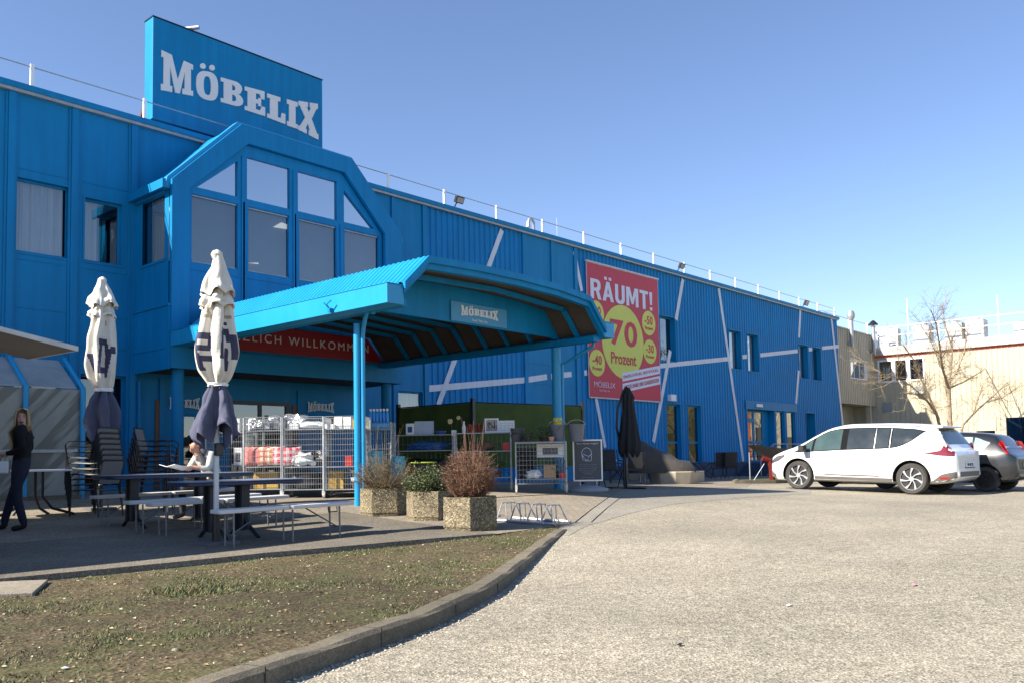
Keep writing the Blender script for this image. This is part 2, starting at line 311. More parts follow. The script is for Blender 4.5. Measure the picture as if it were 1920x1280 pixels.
tedge=[(-6,9.3)]+[P2(0,1086),P2(500,1037),P2(930,1001)]+[P2(1048,985)]
drain=[P2(1077,980),P2(1106,957),P2(1140,933),P2(1185,915)]
dz0=.0
# paved forecourt up to the store
pave=sheet("pavement",[tedge[-2],tedge[-1]]+drain+[(24.5,17.5),(24.8,19.6),(-6,19.6),(-6,11.6),(8.9,11.6)],gz,PAVE,.006)
terr=sheet("terrace",[tedge[0],tedge[1],tedge[2],tedge[3],(8.9,11.55),(-6,11.55)],gz,TERR,.012,skirt=.12)
bed=sheet("planting_bed",[*kin,(tedge[-1][0]-.02,tedge[-1][1]-.02),(tedge[-2][0],tedge[-2][1]-.02),(tedge[2][0],tedge[2][1]-.02),(tedge[1][0],tedge[1][1]-.02),(-6,9.28)],bedz,SOIL,0,step=.25)
newp=sheet("road_patch",[P2(1065,1002),P2(1100,985),P2(1180,962),P2(1260,945),P2(1380,934),P2(1520,925),P2(1520,916),P2(1400,913),P2(1200,917),drain[3],drain[2],drain[1],drain[0],tedge[-1]],rz,ROADN,.004,step=.8)
apron=sheet("apron_pavement",[P2(1400,912),P2(1200,916),P2(1190,912),(24.9,17.5),(25,19.6),(60,19.6),(60,15.2),(36,14.2),(27,13.2)],gz,PAVE,.005,step=1.5)
# drain joint
mb=MB()
for a,b in zip(drain[:-1],drain[1:]):
    for k in (0,.22):
        ax,ay=a[0]+k,a[1]-k*.6;bx,by=b[0]+k,b[1]-k*.6
        mb.tube([(ax,ay,gz(ax,ay)+.006),(bx,by,gz(bx,by)+.006)],.009,4)
o=mb.build("drain_channel",mat("joint_dark",(.12,.105,.085),.9));o["kind"]="structure"
# kerb stones along the bed (swept bevelled profile, joint every metre)
def sweep(name,line,prof,zf,m,smooth=False):
    d=[0];L=[Vector((x,y,0)) for x,y in line]
    for a,b in zip(L[:-1],L[1:]): d.append(d[-1]+(b-a).length)
    def P(s):
        for i in range(len(d)-1):
            if s<=d[i+1] or i==len(d)-2: t=(s-d[i])/(d[i+1]-d[i]);return L[i].lerp(L[i+1],t)
    mb=MB();n=int(d[-1]/.25);rings=[]
    for i in range(n+1):
        s=d[-1]*i/n;p=P(s);q=P(min(d[-1],s+.4))-P(max(0,s-.4));q.normalize();nn=Vector((q.y,-q.x,0))
        dip=.012 if i%4==0 else 0
        rings.append([p+nn*u+Vector((0,0,zf(p.x,p.y)+w-(dip if w>0 else 0))) for u,w in prof])
    k=len(prof);mb.v=[v for r in rings for v in r];mb.f=[(i*k+j,i*k+j+1,(i+1)*k+j+1,(i+1)*k+j) for i in range(n) for j in range(k-1)]+[tuple(range(k)),tuple(range(n*k,n*k+k))];mb.mi=[0]*len(mb.f)
    return mb.build(name,m,smooth=smooth)
ker=sweep("kerb",kin,[(-.02,-.2),(-.015,.012),(0,.022),(.11,.022),(.14,.0),(.155,-.28)],gz,CONC);ker["kind"]="structure"
jn=MB();_d=0;_nx=.6
for _a,_b in zip(kin[:-1],kin[1:]):
    _L=math.hypot(_b[0]-_a[0],_b[1]-_a[1])
    while _nx<_d+_L:
        _t=(_nx-_d)/_L;_x=_a[0]+(_b[0]-_a[0])*_t;_y=_a[1]+(_b[1]-_a[1])*_t;_ang=math.atan2(_b[1]-_a[1],_b[0]-_a[0]);_z=gz(_x,_y)
        jn.box((-.004,-.145,-.12),(.004,.0,.0235),RT(_x,_y,_z,_ang));_nx+=1.0
    _d+=_L
o=jn.build("kerb_joints",mat("kerb_joint",(.045,.04,.032),.95));o["kind"]="structure"
slab=MB();a=[P2(-60,1088),P2(90,1082),P2(62,1106),P2(-60,1112)]
slab.prism([(x,y,gz(x,y)-.05) for x,y in a],(0,0,.035));o=slab.build("paving_slab",groundmat("slab_concrete",(.24,.205,.155),(.31,.27,.21),(.38,.335,.265),90,.2,big=.2),bev=.006);o["kind"]="structure"
# verge island before the parked cars
isl=[(25.2,12.9),(26.2,12.2),(60,11.9),(60,13.6),(27,13.7)]
o=sheet("verge",isl,gz,groundmat("verge_turf",(.05,.06,.02),(.10,.11,.04),(.17,.16,.07),30,.8),.09,step=1.5,skirt=.1)
ker2=sweep("verge_kerb",[(27,13.7),(25.2,12.9),(26.2,12.15),(60,11.85)],[(-.02,-.1),(-.02,.11),(.12,.11),(.13,-.1)],gz,CONC);ker2["kind"]="structure"
# ------ grass blades, leaves and stones in the bed (uncountable)
def inpoly(x,y,P):
    c=False;j=len(P)-1
    for i in range(len(P)):
        if (P[i][1]>y)!=(P[j][1]>y) and x<(P[j][0]-P[i][0])*(y-P[i][1])/(P[j][1]-P[i][1])+P[i][0]: c=not c
        j=i
    return c
BP=[*kin,tedge[-1],tedge[-2],tedge[2],tedge[1],(-6,9.2)]
from mathutils import noise as mn
rg=random.Random(3)
gr=MB();lf=MB();st=MB();n_=0
while n_<60000:
    x=rg.uniform(.8,9.3);y=rg.uniform(2.9,8.6)
    if not(.30<x/max(y,.1)*1.0) or not inpoly(x,y,BP): continue
    dens=mn.noise(Vector((x*1.1,y*1.1,0)))*1.0+mn.noise(Vector((x*3.6,y*3.6,3)))*.9+.12
    hb=math.exp(-((x-3.62)**2+(y-6.65)**2)/.06)*2.2
    if rg.random()>max(.03,dens)+hb: n_+=1;continue
    n_+=1;z=bedz(x,y)-.002;h=rg.uniform(.007,.024)*(1.0+1.2*min(hb,1));a=rg.uniform(0,6.28);w=rg.uniform(.003,.006);dx,dy=math.cos(a),math.sin(a);b=rg.uniform(-.6,.6)
    ex,ey=math.cos(a+1.2+b)*h*rg.uniform(.3,1.2),math.sin(a+1.2+b)*h*rg.uniform(.3,1.2)
    gr.cm=rg.choice((0,0,1,2));gr.add([(x-dx*w,y-dy*w,z),(x+dx*w,y+dy*w,z),(x+ex,y+ey,z+h)],[(0,1,2)])
o=gr.build("grass",[mat("grass_a",(.06,.09,.022),.7,var=.3,scale=9),mat("grass_b",(.10,.12,.035),.7,var=.3,scale=9),mat("grass_dry",(.20,.165,.085),.8,var=.3,scale=9)]);tag(o,"short patchy grass in the dirt bed by the kerb","grass",kind="stuff")
for i in range(2600):
    x=rg.uniform(.8,9.3);y=rg.uniform(2.9,8.6)
    if not inpoly(x,y,BP): continue
    z=bedz(x,y)+.002;s=rg.uniform(.006,.022);a=rg.uniform(0,6.28);T=RT(x,y,z+s*.2,a)@Matrix.Rotation(rg.uniform(-.5,.5),4,'X')
    lf.cm=rg.choice((0,1,1,1,1,2));lf.add([T@Vector(v) for v in((-s,0,0),(0,-s*.5,.2*s),(s,0,0),(0,s*.5,.2*s))],[(0,1,2,3)])
o=lf.build("leaf_litter",[mat("leaf_a",(.30,.21,.11),.8,var=.3,scale=20),mat("leaf_b",(.20,.14,.07),.8,var=.3,scale=20),mat("leaf_c",(.42,.34,.22),.8,var=.3,scale=20)]);tag(o,"dry leaf scraps scattered over the dirt bed","leaves",kind="stuff")
for i in range(900):
    x=rg.uniform(.8,9.3);y=rg.uniform(2.9,8.6)
    if rg.random()<.35:
        k=rg.randrange(3,len(kin)-1);t=rg.random();x=kin[k][0]*(1-t)+kin[k+1][0]*t+rg.gauss(.22,.04);y=kin[k][1]*(1-t)+kin[k+1][1]*t-rg.gauss(.2,.05)*.7;z=rz(x,y)+.002
    elif not inpoly(x,y,BP): continue
    else: z=bedz(x,y)-.001
    s=rg.uniform(.004,.012)
    if rg.random()<.03:s*=1.9
    vs=[Vector((math.cos(q*1.05),math.sin(q*1.05)*.7,0))*s*rg.uniform(.8,1.2) for q in range(6)];T=RT(x,y,z,rg.uniform(0,6))
    st.add([T@v for v in vs]+[T@(v*.6+Vector((0,0,s*.55))) for v in vs],[(6,7,8,9,10,11)]+[(k,(k+1)%6,6+(k+1)%6,6+k) for k in range(6)])
o=st.build("gravel",mat("pebble",(.42,.38,.31),.8,var=.35,scale=12),smooth=False);tag(o,"small pebbles and grit on the bed and along the kerb foot","gravel",kind="stuff")
# ================================================================== STORE BUILDING
D=19.6;RF=9.05
store=thing("furniture_store","long blue two storey furniture store with ribbed metal cladding and white slanting stripes","building",(30,D,0))
def PW(px,py,Y=D): p=at(px,py,Y=Y);return (p.x,p.z)
def wallgrid(mb,x0,x1,z0,z1,y,ops,rib=False):
    br=[(x0,y),(x1,y)]
    if rib:
        br=[];x=x0;k=0;seq=[(.11,0),(.03,.035),(.08,.035),(.03,0)];yy=y;br.append((x,y));i=0
        while x<x1-.001:
            dx,ny=seq[i%4];x=min(x1,x+dx);br.append((x,y+ny));i+=1
    for (a,b,c,d) in ops:
        for xx in(a,b):
            if x0<xx<x1:
                for i in range(len(br)-1):
                    if br[i][0]<xx<br[i+1][0]-1e-5:
                        t=(xx-br[i][0])/(br[i+1][0]-br[i][0]);br.insert(i+1,(xx,br[i][1]*(1-t)+br[i+1][1]*t));break
    for i in range(len(br)-1):
        (xa,ya),(xb,yb)=br[i],br[i+1];m=(xa+xb)/2;cur=z0
        for (a,b,c,d) in sorted([o for o in ops if o[0]<m<o[1]],key=lambda o:o[2]):
            if c>cur: mb.quad((xa,ya,cur),(xb,yb,cur),(xb,yb,c),(xa,ya,c))
            cur=max(cur,d)
        if cur<z1: mb.quad((xa,ya,cur),(xb,yb,cur),(xb,yb,z1),(xa,ya,z1))
def op(tl,br,tr=None):
    a=PW(*tl);b=PW(*br);return (a[0],b[0],b[1],a[1])
# openings (x0,x1,z0,z1)
OW=[(6.65,7.74,5.48,7.06),(8.05,8.88,5.5,6.92)]
OLG=[(6.2,7.6,.45,3.0),(8.0,9.0,.5,3.0)]
xr=[PW(745,500)[0],PW(798,480)[0],PW(981,560)[0],PW(1080,480)[0],51.85]
OR=[]
for (l,t,r,b,zb) in[(1236,583,1267,657,0),(1365.6,611,1390,673,0),(1400,619,1422.5,679,0),(1497,637.5,1515.5,692.5,0),(1522.8,644.4,1540,696,0)]:
    A=PW(l,t);B=PW(r,b);OR.append((A[0],B[0],5.05 if l<1300 else 5.1,6.95))
OG=[]
for (l,r,t,b) in[(1249,1275,761,866),(1289,1313,762,866),(1400,1450,767,862),(1454,1470,771,830),(1474,1490,771,830),(1511,1527.5,773,823)]:
    A=PW(l,t);B=PW(r,t);OG.append((A[0],B[0],[.62,.62,.55,.9,.9,1.2][len(OG)],3.2))
OM=[(PW(745,487)[0]+.3,PW(779,490)[0]+.2,5.2,6.8),(PW(746,740)[0],PW(792,740)[0],1.6,3.05)]
mb=MB()
wallgrid(mb,-8,9.2,.0,RF,D,OW+OLG);mb.build("smooth_wall",BLUE,store);mb=MB();wallgrid(mb,15.7,xr[1],0,RF,D,OM);mb.build("smooth_wall",BLUE,store);mb=MB();wallgrid(mb,xr[2],xr[3],0,RF,D,[])
wallgrid(mb,9.2,15.7,3.0,RF,D,[])
fl=mb.build("smooth_wall",BLUE,store)
mb=MB();wallgrid(mb,xr[1],xr[2],0,RF,D,[],True);wallgrid(mb,xr[3],xr[4],.62,RF,D,OR+OG,True)
# end return, back and roof
mb.quad((51.85,D,-.1),(51.85,D+25,-.1),(51.85,D+25,RF),(51.85,D,RF));mb.quad((-8,D,-.1),(-8,D+25,-.1),(-8,D+25,RF),(-8,D,RF));mb.quad((-8,D+25,-.1),(51.85,D+25,-.1),(51.85,D+25,RF),(-8,D+25,RF))
mb.build("ribbed_wall",BLUE2,store)
mb=MB();mb.box((-8,D+.05,RF-.12),(51.85,D+25,RF-.03));mb.build("roof",mat("roof_gravel",(.22,.21,.2),.9,bump=.4),store)
mb=MB();mb.box((-8,D-.14,RF-.13),(51.95,D+.3,RF));mb.build("coping",BLUE,store,bev=.01)
mb=MB();mb.box((-8,D-.11,RF-.2),(9.25,D-.003,RF-.13));mb.box((9.25,D-.11,RF-.2),(51.9,D-.003,RF-.133));mb.build("gutter",ALU,store)
mb=MB();mb.box((xr[3],D-.03,-.3),(51.86,D+.3,.62));mb.build("plinth",BLUED,store)
# pilasters and panel joints on the smooth walls
for px in(22,140,251): 
    mb=MB();x=PW(px,200 if px<100 else 230)[0];mb.box((x-.07,D-.06,0),(x+.07,D-.002,RF-.2));mb.box((x-.12,D-.03,0),(x-.073,D-.003,RF-.2));mb.box((x+.073,D-.03,0),(x+.12,D-.003,RF-.2));mb.build("pilaster",BLUE,store)
for x in(PW(737,400)[0],xr[1]-.05,xr[2]+.06,PW(1034,450)[0],xr[3]-.08,4.7,2.6): mb=MB();mb.box((x-.09,D-.05,0),(x+.09,D-.002,RF-.2));mb.build("pilaster",BLUE,store)
for z in(5.32,4.3,3.6,7.25):
    for x0,x1 in((6.63,7.75),(8.0,9.0),(xr[2]+.2,xr[3]-.2)): mb=MB();mb.box((x0,D-.014,z),(x1,D-.002,z+.03));mb.build("panel_joint",BLUE,store)
# white stripes on the wall
_sn=[0]
def stripe(pts,w=.2):
    _sn[0]+=1;e_=.0007*_sn[0];mb=MB();P=[PW(*p) for p in pts]
    for a,b in zip(P[:-1],P[1:]):
        d=Vector((b[0]-a[0],b[1]-a[1]));n=Vector((-d.y,d.x)).normalized()*w/2
        q=[(a[0]+n.x,D-.004,a[1]+n.y),(b[0]+n.x,D-.004,b[1]+n.y),(b[0]-n.x,D-.004,b[1]-n.y),(a[0]-n.x,D-.004,a[1]-n.y)]
        mb.prism(q,(0,-.012-e_,0))
    mb.build("white_stripe",STRIPE,store)
stripe([(803,728),(985,712)],.20);stripe([(988,711.6),(1025,706)],.2);stripe([(1033,705.5),(1071,701)],.2);stripe([(1095,699),(1100,698)],.2)
stripe([(1235,686),(1365,672.5)],.2);stripe([(1392,669),(1400,668)],.2);stripe([(1425,665.6),(1495,657.8)],.2);stripe([(1516,655),(1522,654.3)],.2);stripe([(1541,652.5),(1572,649)],.2)
stripe([(940.5,432),(821,759)],.19);stripe([(1076,472),(1090,546)],.17);stripe([(1117,746),(1134,838)],.17)
stripe([(1279.7,524),(1267,600)],.22);stripe([(1256,657),(1224.5,828)],.22);stripe([(1347,541),(1393,864)],.2);stripe([(1500,581),(1497.5,633)],.22);stripe([(1497,694),(1492,756)],.22);stripe([(1558.4,597),(1580,798)],.22)
def window(par,x0,x1,z0,z1,y,dep=.1,fr=.05,glass=None,cur=None,mull=(),trans=(),m=None,lip=.04,lab=None):
    m=m or BLUE;mb=MB();g_=glass or GLASS
    # surround proud of the wall and reveals reaching back to the glass
    for a,b in(((x0-lip,y-.02,z0-lip),(x1+lip,y+.0,z0)),((x0-lip,y-.02,z1),(x1+lip,y,z1+lip)),((x0-lip,y-.02,z0),(x0,y,z1)),((x1,y-.02,z0),(x1+lip,y,z1))): mb.box(a,b)
    mb.quad((x0,y,z0),(x0,y+dep,z0),(x0,y+dep,z1),(x0,y,z1));mb.quad((x1,y,z0),(x1,y+dep,z0),(x1,y+dep,z1),(x1,y,z1))
    mb.quad((x0,y,z0),(x1,y,z0),(x1,y+dep,z0),(x0,y+dep,z0));mb.quad((x0,y,z1),(x1,y,z1),(x1,y+dep,z1),(x0,y+dep,z1))
    Y0,Y1=y+dep,y+dep+.05
    mb.box((x0,Y0,z0),(x0+fr,Y1,z1));mb.box((x1-fr,Y0,z0),(x1,Y1,z1));mb.box((x0+fr,Y0,z0),(x1-fr,Y1,z0+fr));mb.box((x0+fr,Y0,z1-fr),(x1-fr,Y1,z1))
    for q in mull: mb.box((q-fr/2,Y0+.002,z0+fr),(q+fr/2,Y1-.002,z1-fr))
    for q in trans: mb.box((x0+fr,Y0+.004,q-fr/2),(x1-fr,Y1-.004,q+fr/2))
    w=mb.build("window",m,par,label=lab)
    gb=MB();gb.quad((x0+fr,Y0+.025,z0+fr),(x1-fr,Y0+.025,z0+fr),(x1-fr,Y0+.025,z1-fr),(x0+fr,Y0+.025,z1-fr));gb.build("pane",g_,w)
    if cur is not None:
        cb=MB();a,b=x0+fr+cur[0]*(x1-x0),x0+fr+cur[1]*(x1-x0-2*fr);n=int((b-a)/.015)+2
        ph=rg.uniform(0,9)
        for i in range(n):
            xa=a+(b-a)*i/n;xb=a+(b-a)*(i+1)/n;f_=lambda x:Y0+.16+.03*math.sin(x*31+ph)+.014*math.sin(x*83+2*ph)+.01*math.sin(x*150)
            cb.quad((xa,f_(xa),z0),(xb,f_(xb),z0),(xb,f_(xb),z1),(xa,f_(xa),z1))
        cb.build("curtain",CURT,w,smooth=True)
    return w
window(store,*OW[0],D,cur=(0,.97));window(store,*OW[1],D,cur=(0,.42))
window(store,*OLG[0],D,glass=GLASSD,mull=(6.9,));window(store,*OLG[1],D,glass=GLASSD)
for i,q in enumerate(OR): window(store,*q,D,dep=.2,fr=.05,glass=GLASSD if i in(0,4) else GLASS,cur=None if i in(0,4) else (0,1))
for i,q in enumerate(OG):
    if i<2: window(store,*q,D,dep=.12,fr=.07,glass=GLASSD,trans=(1.55,))
    elif i==2: pass
    elif i<5: window(store,*q,D,dep=.08,fr=.06,glass=GLASSD)
    else: window(store,*q,D,dep=.4,fr=.06,glass=GLASSD)
window(store,*OM[0],D,glass=GLASS,cur=(0,1));window(store,*OM[1],D,dep=.06,glass=GLASS,cur=(0,1))
# side entrance door with transom
x0,x1,z0,z1=OG[2];mb=MB()
mb.box((x0-.15,D-.05,z1),(x1+2.9,D-.002,z1+.42));mb.box((x1,D-.04,z0),(x1+.02,D+.4,z1));mb.box((x0-.1,D-.04,z0),(x0,D+.4,z1))
mm=x0+(x1-x0)*.44
for a,b in((x0,x0+.1),(mm-.09,mm+.09),(x1-.75,x1)): mb.box((a,D+.3,z0),(b,D+.36,z1))
for a,b in((z0,z0+.15),(z0+.95,z0+1.1),(z1-.1,z1)): mb.box((x0+.1,D+.302,a),(mm-.09,D+.358,b));mb.box((mm+.09,D+.302,a),(x1-.75,D+.358,b))
mb.box((x0+.1,D+.302,z1-.62),(mm-.09,D+.358,z1-.44))
dr=mb.build("door",BLUE,store)
gb=MB();gb.quad((x0+.1,D+.33,z0),(mm-.09,D+.33,z0),(mm-.09,D+.33,z1),(x0+.1,D+.33,z1));gb.quad((mm+.09,D+.33,z0),(x1-.75,D+.33,z0),(x1-.75,D+.33,z1),(mm+.09,D+.33,z1));gb.build("pane",GLASSD,dr)
hb=MB();hb.tube([(mm-.12,D+.28,z0+.9),(mm-.12,D+.24,z0+.95),(mm-.12,D+.24,z0+1.25),(mm-.12,D+.28,z0+1.3)],.018);hb.build("handle",STEEL,dr)
hb=MB();hb.box((x0+.9,D-.13,z1+.12),(x0+1.55,D-.05,z1+.28));hb.build("door_lamp",WHITE,store,bev=.02)
hb=MB();q=PW(1251,739);q2=PW(1259,752);hb.box((q[0],D-.2,q2[1]),(q2[0]+.1,D-.002,q[1]));hb.build("junction_box",WHITE,store,bev=.02)
hb=MB();hb.tube([(9.28,D-.09,.3),(9.28,D-.09,2.9)],.04);hb.build("downpipe",BLUE,store,smooth=True)
# ---- entrance porch (upper room on columns)
YP=17.99;XA=9.2;XB=15.85;ZB=3.07
def PP(px,py): return PW(px,py,YP)
outer=[(XA,ZB),(XB,ZB),(XB,7.2),(14.15,8.9),(10.9,8.92),(XA,7.22)]
inner=[PP(352,640),PP(718,640),PP(718,440),PP(643,325),PP(462,271.5),PP(352,354)];inner[0]=(inner[5][0],ZB+.45);inner[1]=(inner[2][0],ZB+.45)
vs,fs=curve_mesh([outer,list(reversed(inner))],.10);mb=MB();mb.add([(x,YP-.05-z,y) for x,y,z in vs],fs)
porch=mb.build("porch",BLUE,store)
holes=[[(371,353),(447,293),(447,368)],[(464.5,282),(545,304),(545,391),(464.5,374)],[(560,310),(633,330),(633,412),(560,398)],[(646,346),(703,428),(646,416)],
[(361,362),(447,383),(447,504),(361,491)],[(467,393),(543,410),(543,520),(467,506)],[(563,415),(632,429),(632,534),(563,524)],[(648,431),(711,443),(711,545),(648,535)]]
H=[[PP(*q) for q in h] for h in holes]
ZL0,ZL1=5.48,7.03
def rect(h,z0,z1): xs=[p[0] for p in h];return [(min(xs),z1),(max(xs),z1),(max(xs),z0),(min(xs),z0)]
for i in(4,5,6,7): H[i]=rect(H[i],ZL0,ZL1)
for i in(1,2): H[i]=rect(H[i],7.2,8.22)
h=H[0];H[0]=[(h[0][0],7.2),(h[1][0],8.05),(h[1][0],7.2)];h=H[3];H[3]=[(h[0][0],8.05),(h[1][0],7.2),(h[0][0],7.2)]
vs,fs=curve_mesh([inner]+[list(reversed(h)) for h in H],.08);mb=MB();mb.add([(x,YP+.07-z,y) for x,y,z in vs],fs)
for h in H[1:3]+H[5:8]: x=h[0][0];mb.box((x-.15,YP+.005,4.0),(x-.07,YP+.06,7.1 if h[0][1]<7.1 else 8.2))
for z in(5.3,4.1): mb.box((inner[0][0]+.03,YP+.012,z),(inner[1][0]-.03,YP+.028,z+.03))
fr=mb.build("porch_glazing",BLUE,store)
for i,h in enumerate(H):
    mb=MB();mb.add([(x,YP+.09,z) for x,z in h],[tuple(range(len(h)))]);
    mb.build("pane",GLASSU if i<4 else GLASS,fr)
for i,h in enumerate(H[4:]):
    x0_,x1_=h[0][0],h[1][0];mb=MB();mb.quad((x0_-.05,YP+.24,ZL0-.1),(x1_+.05,YP+.24,ZL0-.1),(x1_+.05,YP+.24,ZL1-.02),(x0_-.05,YP+.24,ZL1-.02));mb.build("blind",BLIND,fr)
    mb=MB();mb.box((x0_+.02,YP+.06,ZL1-.045),(x1_-.02,YP+.085,ZL1-.01));mb.build("blind_rail",GREYM,fr);mb=MB();mb.box((x0_+.02,YP+.06,ZL0+.01),(x1_-.02,YP+.085,ZL0+.03));mb.build("blind_rail",GREYM,fr)
for X_q,Z_q,w_q in((11.95,6.72,.42),(10.95,5.72,.2),(11.25,5.72,.3)):
    mb=MB();mb.prism([(X_q,YP+.20,Z_q),(X_q+w_q,YP+.20,Z_q+.02),(X_q+w_q,YP+.20,Z_q+.13),(X_q+w_q*.55,YP+.20,Z_q+.16)] if w_q>.4 else [(X_q,YP+.20,Z_q),(X_q+w_q,YP+.20,Z_q+.02),(X_q+w_q*.9,YP+.20,Z_q+.05)],(0,.02,0));mb.build("ceiling_lamp",mat("lamp_panel",(.8,.78,.66),.5,emit=((1,.93,.75),.35)),fr)
# roofs and side walls of the porch
mb=MB();prof=[(XB+.12,7.02),(XB+.06,7.26),(14.2,8.97),(10.86,8.99),(XA-.06,7.28),(XA-.12,7.04)];inn=[(XB,7.0),(XB-.03,7.18),(14.12,8.86),(10.93,8.88),(XA+.03,7.2),(XA,7.02)]
P=[(x,YP-.02,z) for x,z in prof]+[(x,YP-.02,z) for x,z in reversed(inn)]
n=len(prof)
for i in range(n-1):
    q=[prof[i],prof[i+1],inn[i+1],inn[i]];mb.prism([(x,YP+.001,z) for x,z in q],(0,.2,0))
mb.build("porch_verge",BLUEC,store)
mb=MB();lo_=lambda q,k:[(12.5+(x-12.5)*(1-k*.012),z-k*.085) for x,z in q];p1_,p2_=lo_(prof,1),lo_(inn,1)
for i in range(n-1): mb.prism([(x,YP+.205,z) for x,z in (p1_[i],p1_[i+1],p2_[i+1],p2_[i])],(0,D-YP+.4,0))
mb.build("porch_roof",BLUE,store)
SX=XA+.005
wy=[at(267.5,389,X=SX).y,at(309,377,X=SX).y]
mb=MB();ya,yb=min(wy),max(wy);zc,zd=5.5,6.98
def sq(x,y0,y1,z0,z1): mb.quad((x,y0,z0),(x,y1,z0),(x,y1,z1),(x,y0,z1))
sq(SX,YP+.05,D,ZB,zc);sq(SX,YP+.05,D,zd,7.2);sq(SX,YP+.05,ya,zc,zd);sq(SX,yb,D,zc,zd)
sq(XB-.005,YP+.05,D,ZB,7.2);mb.box((SX-.05,YP-.06,ZB-.02),(SX-.002,D-.002,4.42));mb.box((SX-.08,YP-.08,4.42),(SX-.002,D-.002,4.47));mb.box((SX-.065,YP+.1,3.5),(SX-.052,D-.1,3.54))
mb.box((SX-.02,ya-.05,zc-.06),(SX-.002,yb+.05,zc));mb.box((SX-.02,ya-.05,zd),(SX-.002,yb+.05,zd+.05))
mb.build("porch_side",BLUE,store)
mb=MB();mb.quad((SX+.06,ya,zc),(SX+.06,yb,zc),(SX+.06,yb,zd),(SX+.06,ya,zd));sw=mb.build("side_window",GLASS,store)
mb=MB();n=60
for i in range(n):
    y0_=ya+(yb-ya)*(.0+.85*i/n);y1_=ya+(yb-ya)*(.0+.85*(i+1)/n);f_=lambda y:SX+.16+.02*math.sin(y*45)
    mb.quad((f_(y0_),y0_,zc),(f_(y1_),y1_,zc),(f_(y1_),y1_,zd),(f_(y0_),y0_,zd))
mb.build("curtain",CURT,sw,smooth=True)
mb=MB();mb.box((XA-.2,YP-.06,7.0),(XA-.125,D-.002,7.2));mb.build("porch_gutter",BLUE,store)
mb=MB();mb.box((XA+.01,YP+.05,ZB+.03),(XB-.01,D-.01,ZB+.08));mb.build("porch_soffit",BROWN,store)
for x in(9.55,15.55):
    mb=MB();mb.tube([(x,YP+.28,.2),(x,YP+.28,ZB+.03)],.135,20);mb.build("porch_column",BLUE,store,smooth=True)
# entrance wall under the porch
def PE(px,py): return PW(px,py,D)
mb=MB();dx=[PE(327,800)[0],PE(372,800)[0],PE(430,800)[0],PE(546,800)[0],PE(640,800)[0]]
zt=PE(350,776)[1];zt2=PE(500,752)[1]
wallgrid(mb,9.2,15.7,.0,3.0,D+.03,[(dx[0],dx[1],.3,zt),(dx[2],dx[3],.3,zt2)]);mb.box((9.8,D-.02,.3),(9.92,D+.028,3.0));mb.box((dx[3]+.2,D-.02,.3),(dx[3]+.26,D+.028,2.9))
mb.build("entrance_wall",BLUE,store)
mb=MB();mb.box((dx[2],D+.03,.3),(dx[2]+.08,D+.1,zt2));mb.box((dx[3]-.14,D+.03,.3),(dx[3],D+.1,zt2));mb.box((dx[2]+.08,D+.03,zt2-.1),(dx[3]-.14,D+.1,zt2));mb.box(((dx[2]+dx[3])/2-.05,D+.04,.3),((dx[2]+dx[3])/2+.05,D+.09,zt2-.1))
ed=mb.build("entrance_door",BLACKM,store);mb=MB();mb.quad((dx[2]+.08,D+.07,.3),(dx[3]-.14,D+.07,.3),(dx[3]-.14,D+.07,zt2-.1),(dx[2]+.08,D+.07,zt2-.1));mb.build("pane",GLASS,ed)
window(store,dx[0],dx[1],.35,zt,D+.03,dep=.02,fr=.05,glass=GLASS)
for px in(291,549): mb=MB();x=PE(px,850)[0];mb.box((x,D-.0,.3),(x+.14,D+.025,2.5));mb.build("timber_post",mat("brown_wood",(.16,.07,.035),.6,var=.2),store)
# lit shop interior seen through the entrance: back wall, pale floor
mb=MB();mb.quad((9,D+3,.25),(20,D+3,.25),(20,D+3,3.2),(9,D+3,3.2));mb.quad((9,D+.2,.31),(20,D+.2,.31),(20,D+3,.31),(9,D+3,.31));mb.build("inner_wall",mat("shop_inside",(.30,.24,.12),.8,var=.5,scale=1.5),store)
# little logo plates beside the doors (part of the wall graphics)
for px0,px1,py in((318,374,757),(577,626,764)):
    a=PE(px0,py);b=PE(px1,py);z=PE((px0+px1)/2,py)[1];Yw=D-.004
    mb=logo_mb(a[0],b[0],z-.13,z+.17,lambda u,v,w:(u,Yw+.0-w,v),.006);mb.build("logo_lettering",SIGNW,store)
# ================================================================== ROOF SIGN
sx0,sx1,szb,szt=9.82,14.83,9.36,11.9
sign=thing("roof_sign","huge flat blue sign with pale slab letters standing on the store roof","sign",(12.3,SIGNY,9))
mb=MB();mb.box((sx0,SIGNY,szb),(sx1,SIGNY+.42,szt));mb.build("sign_box",BLUE,sign,bev=.01)
mb=MB();mb.box((sx0-.015,SIGNY-.015,szt+.002),(sx1+.015,SIGNY+.435,szt+.03));mb.build("edge_trim",BLACKM,sign)
lg=logo_mb(_x0,_x1,_z0,_z1,lambda u,v,w:(u,SIGNY-.002-w,v),.03);lg.build("lettering",SIGNW,sign)
mb=MB()
for x in(10.1,12.3,14.5):
    mb.box((x-.05,SIGNY+.43,RF-.05),(x+.05,SIGNY+.53,11.2));mb.tube([(x,SIGNY+.5,10.6),(x,SIGNY+1.9,RF-.05)],.045,6)
mb.box((9.6,SIGNY+.1,RF-.04),(15,SIGNY+.3,szb-.01));mb.build("support_frame",mat("rust_frame",(.25,.09,.06),.7),sign)
mb=MB();x=PW(347,45,SIGNY+.2)[0];mb.tube([(x,SIGNY+.2,szt+.03),(x,SIGNY+.2,szt+.1),(x+.22,SIGNY-.1,szt+.12)],.05,8);o=mb.build("sign_floodlight",STEEL,smooth=True);tag(setorg(o,(x,SIGNY+.2,szt+.03)),"small grey lamp on the top edge of the roof sign","floodlight")
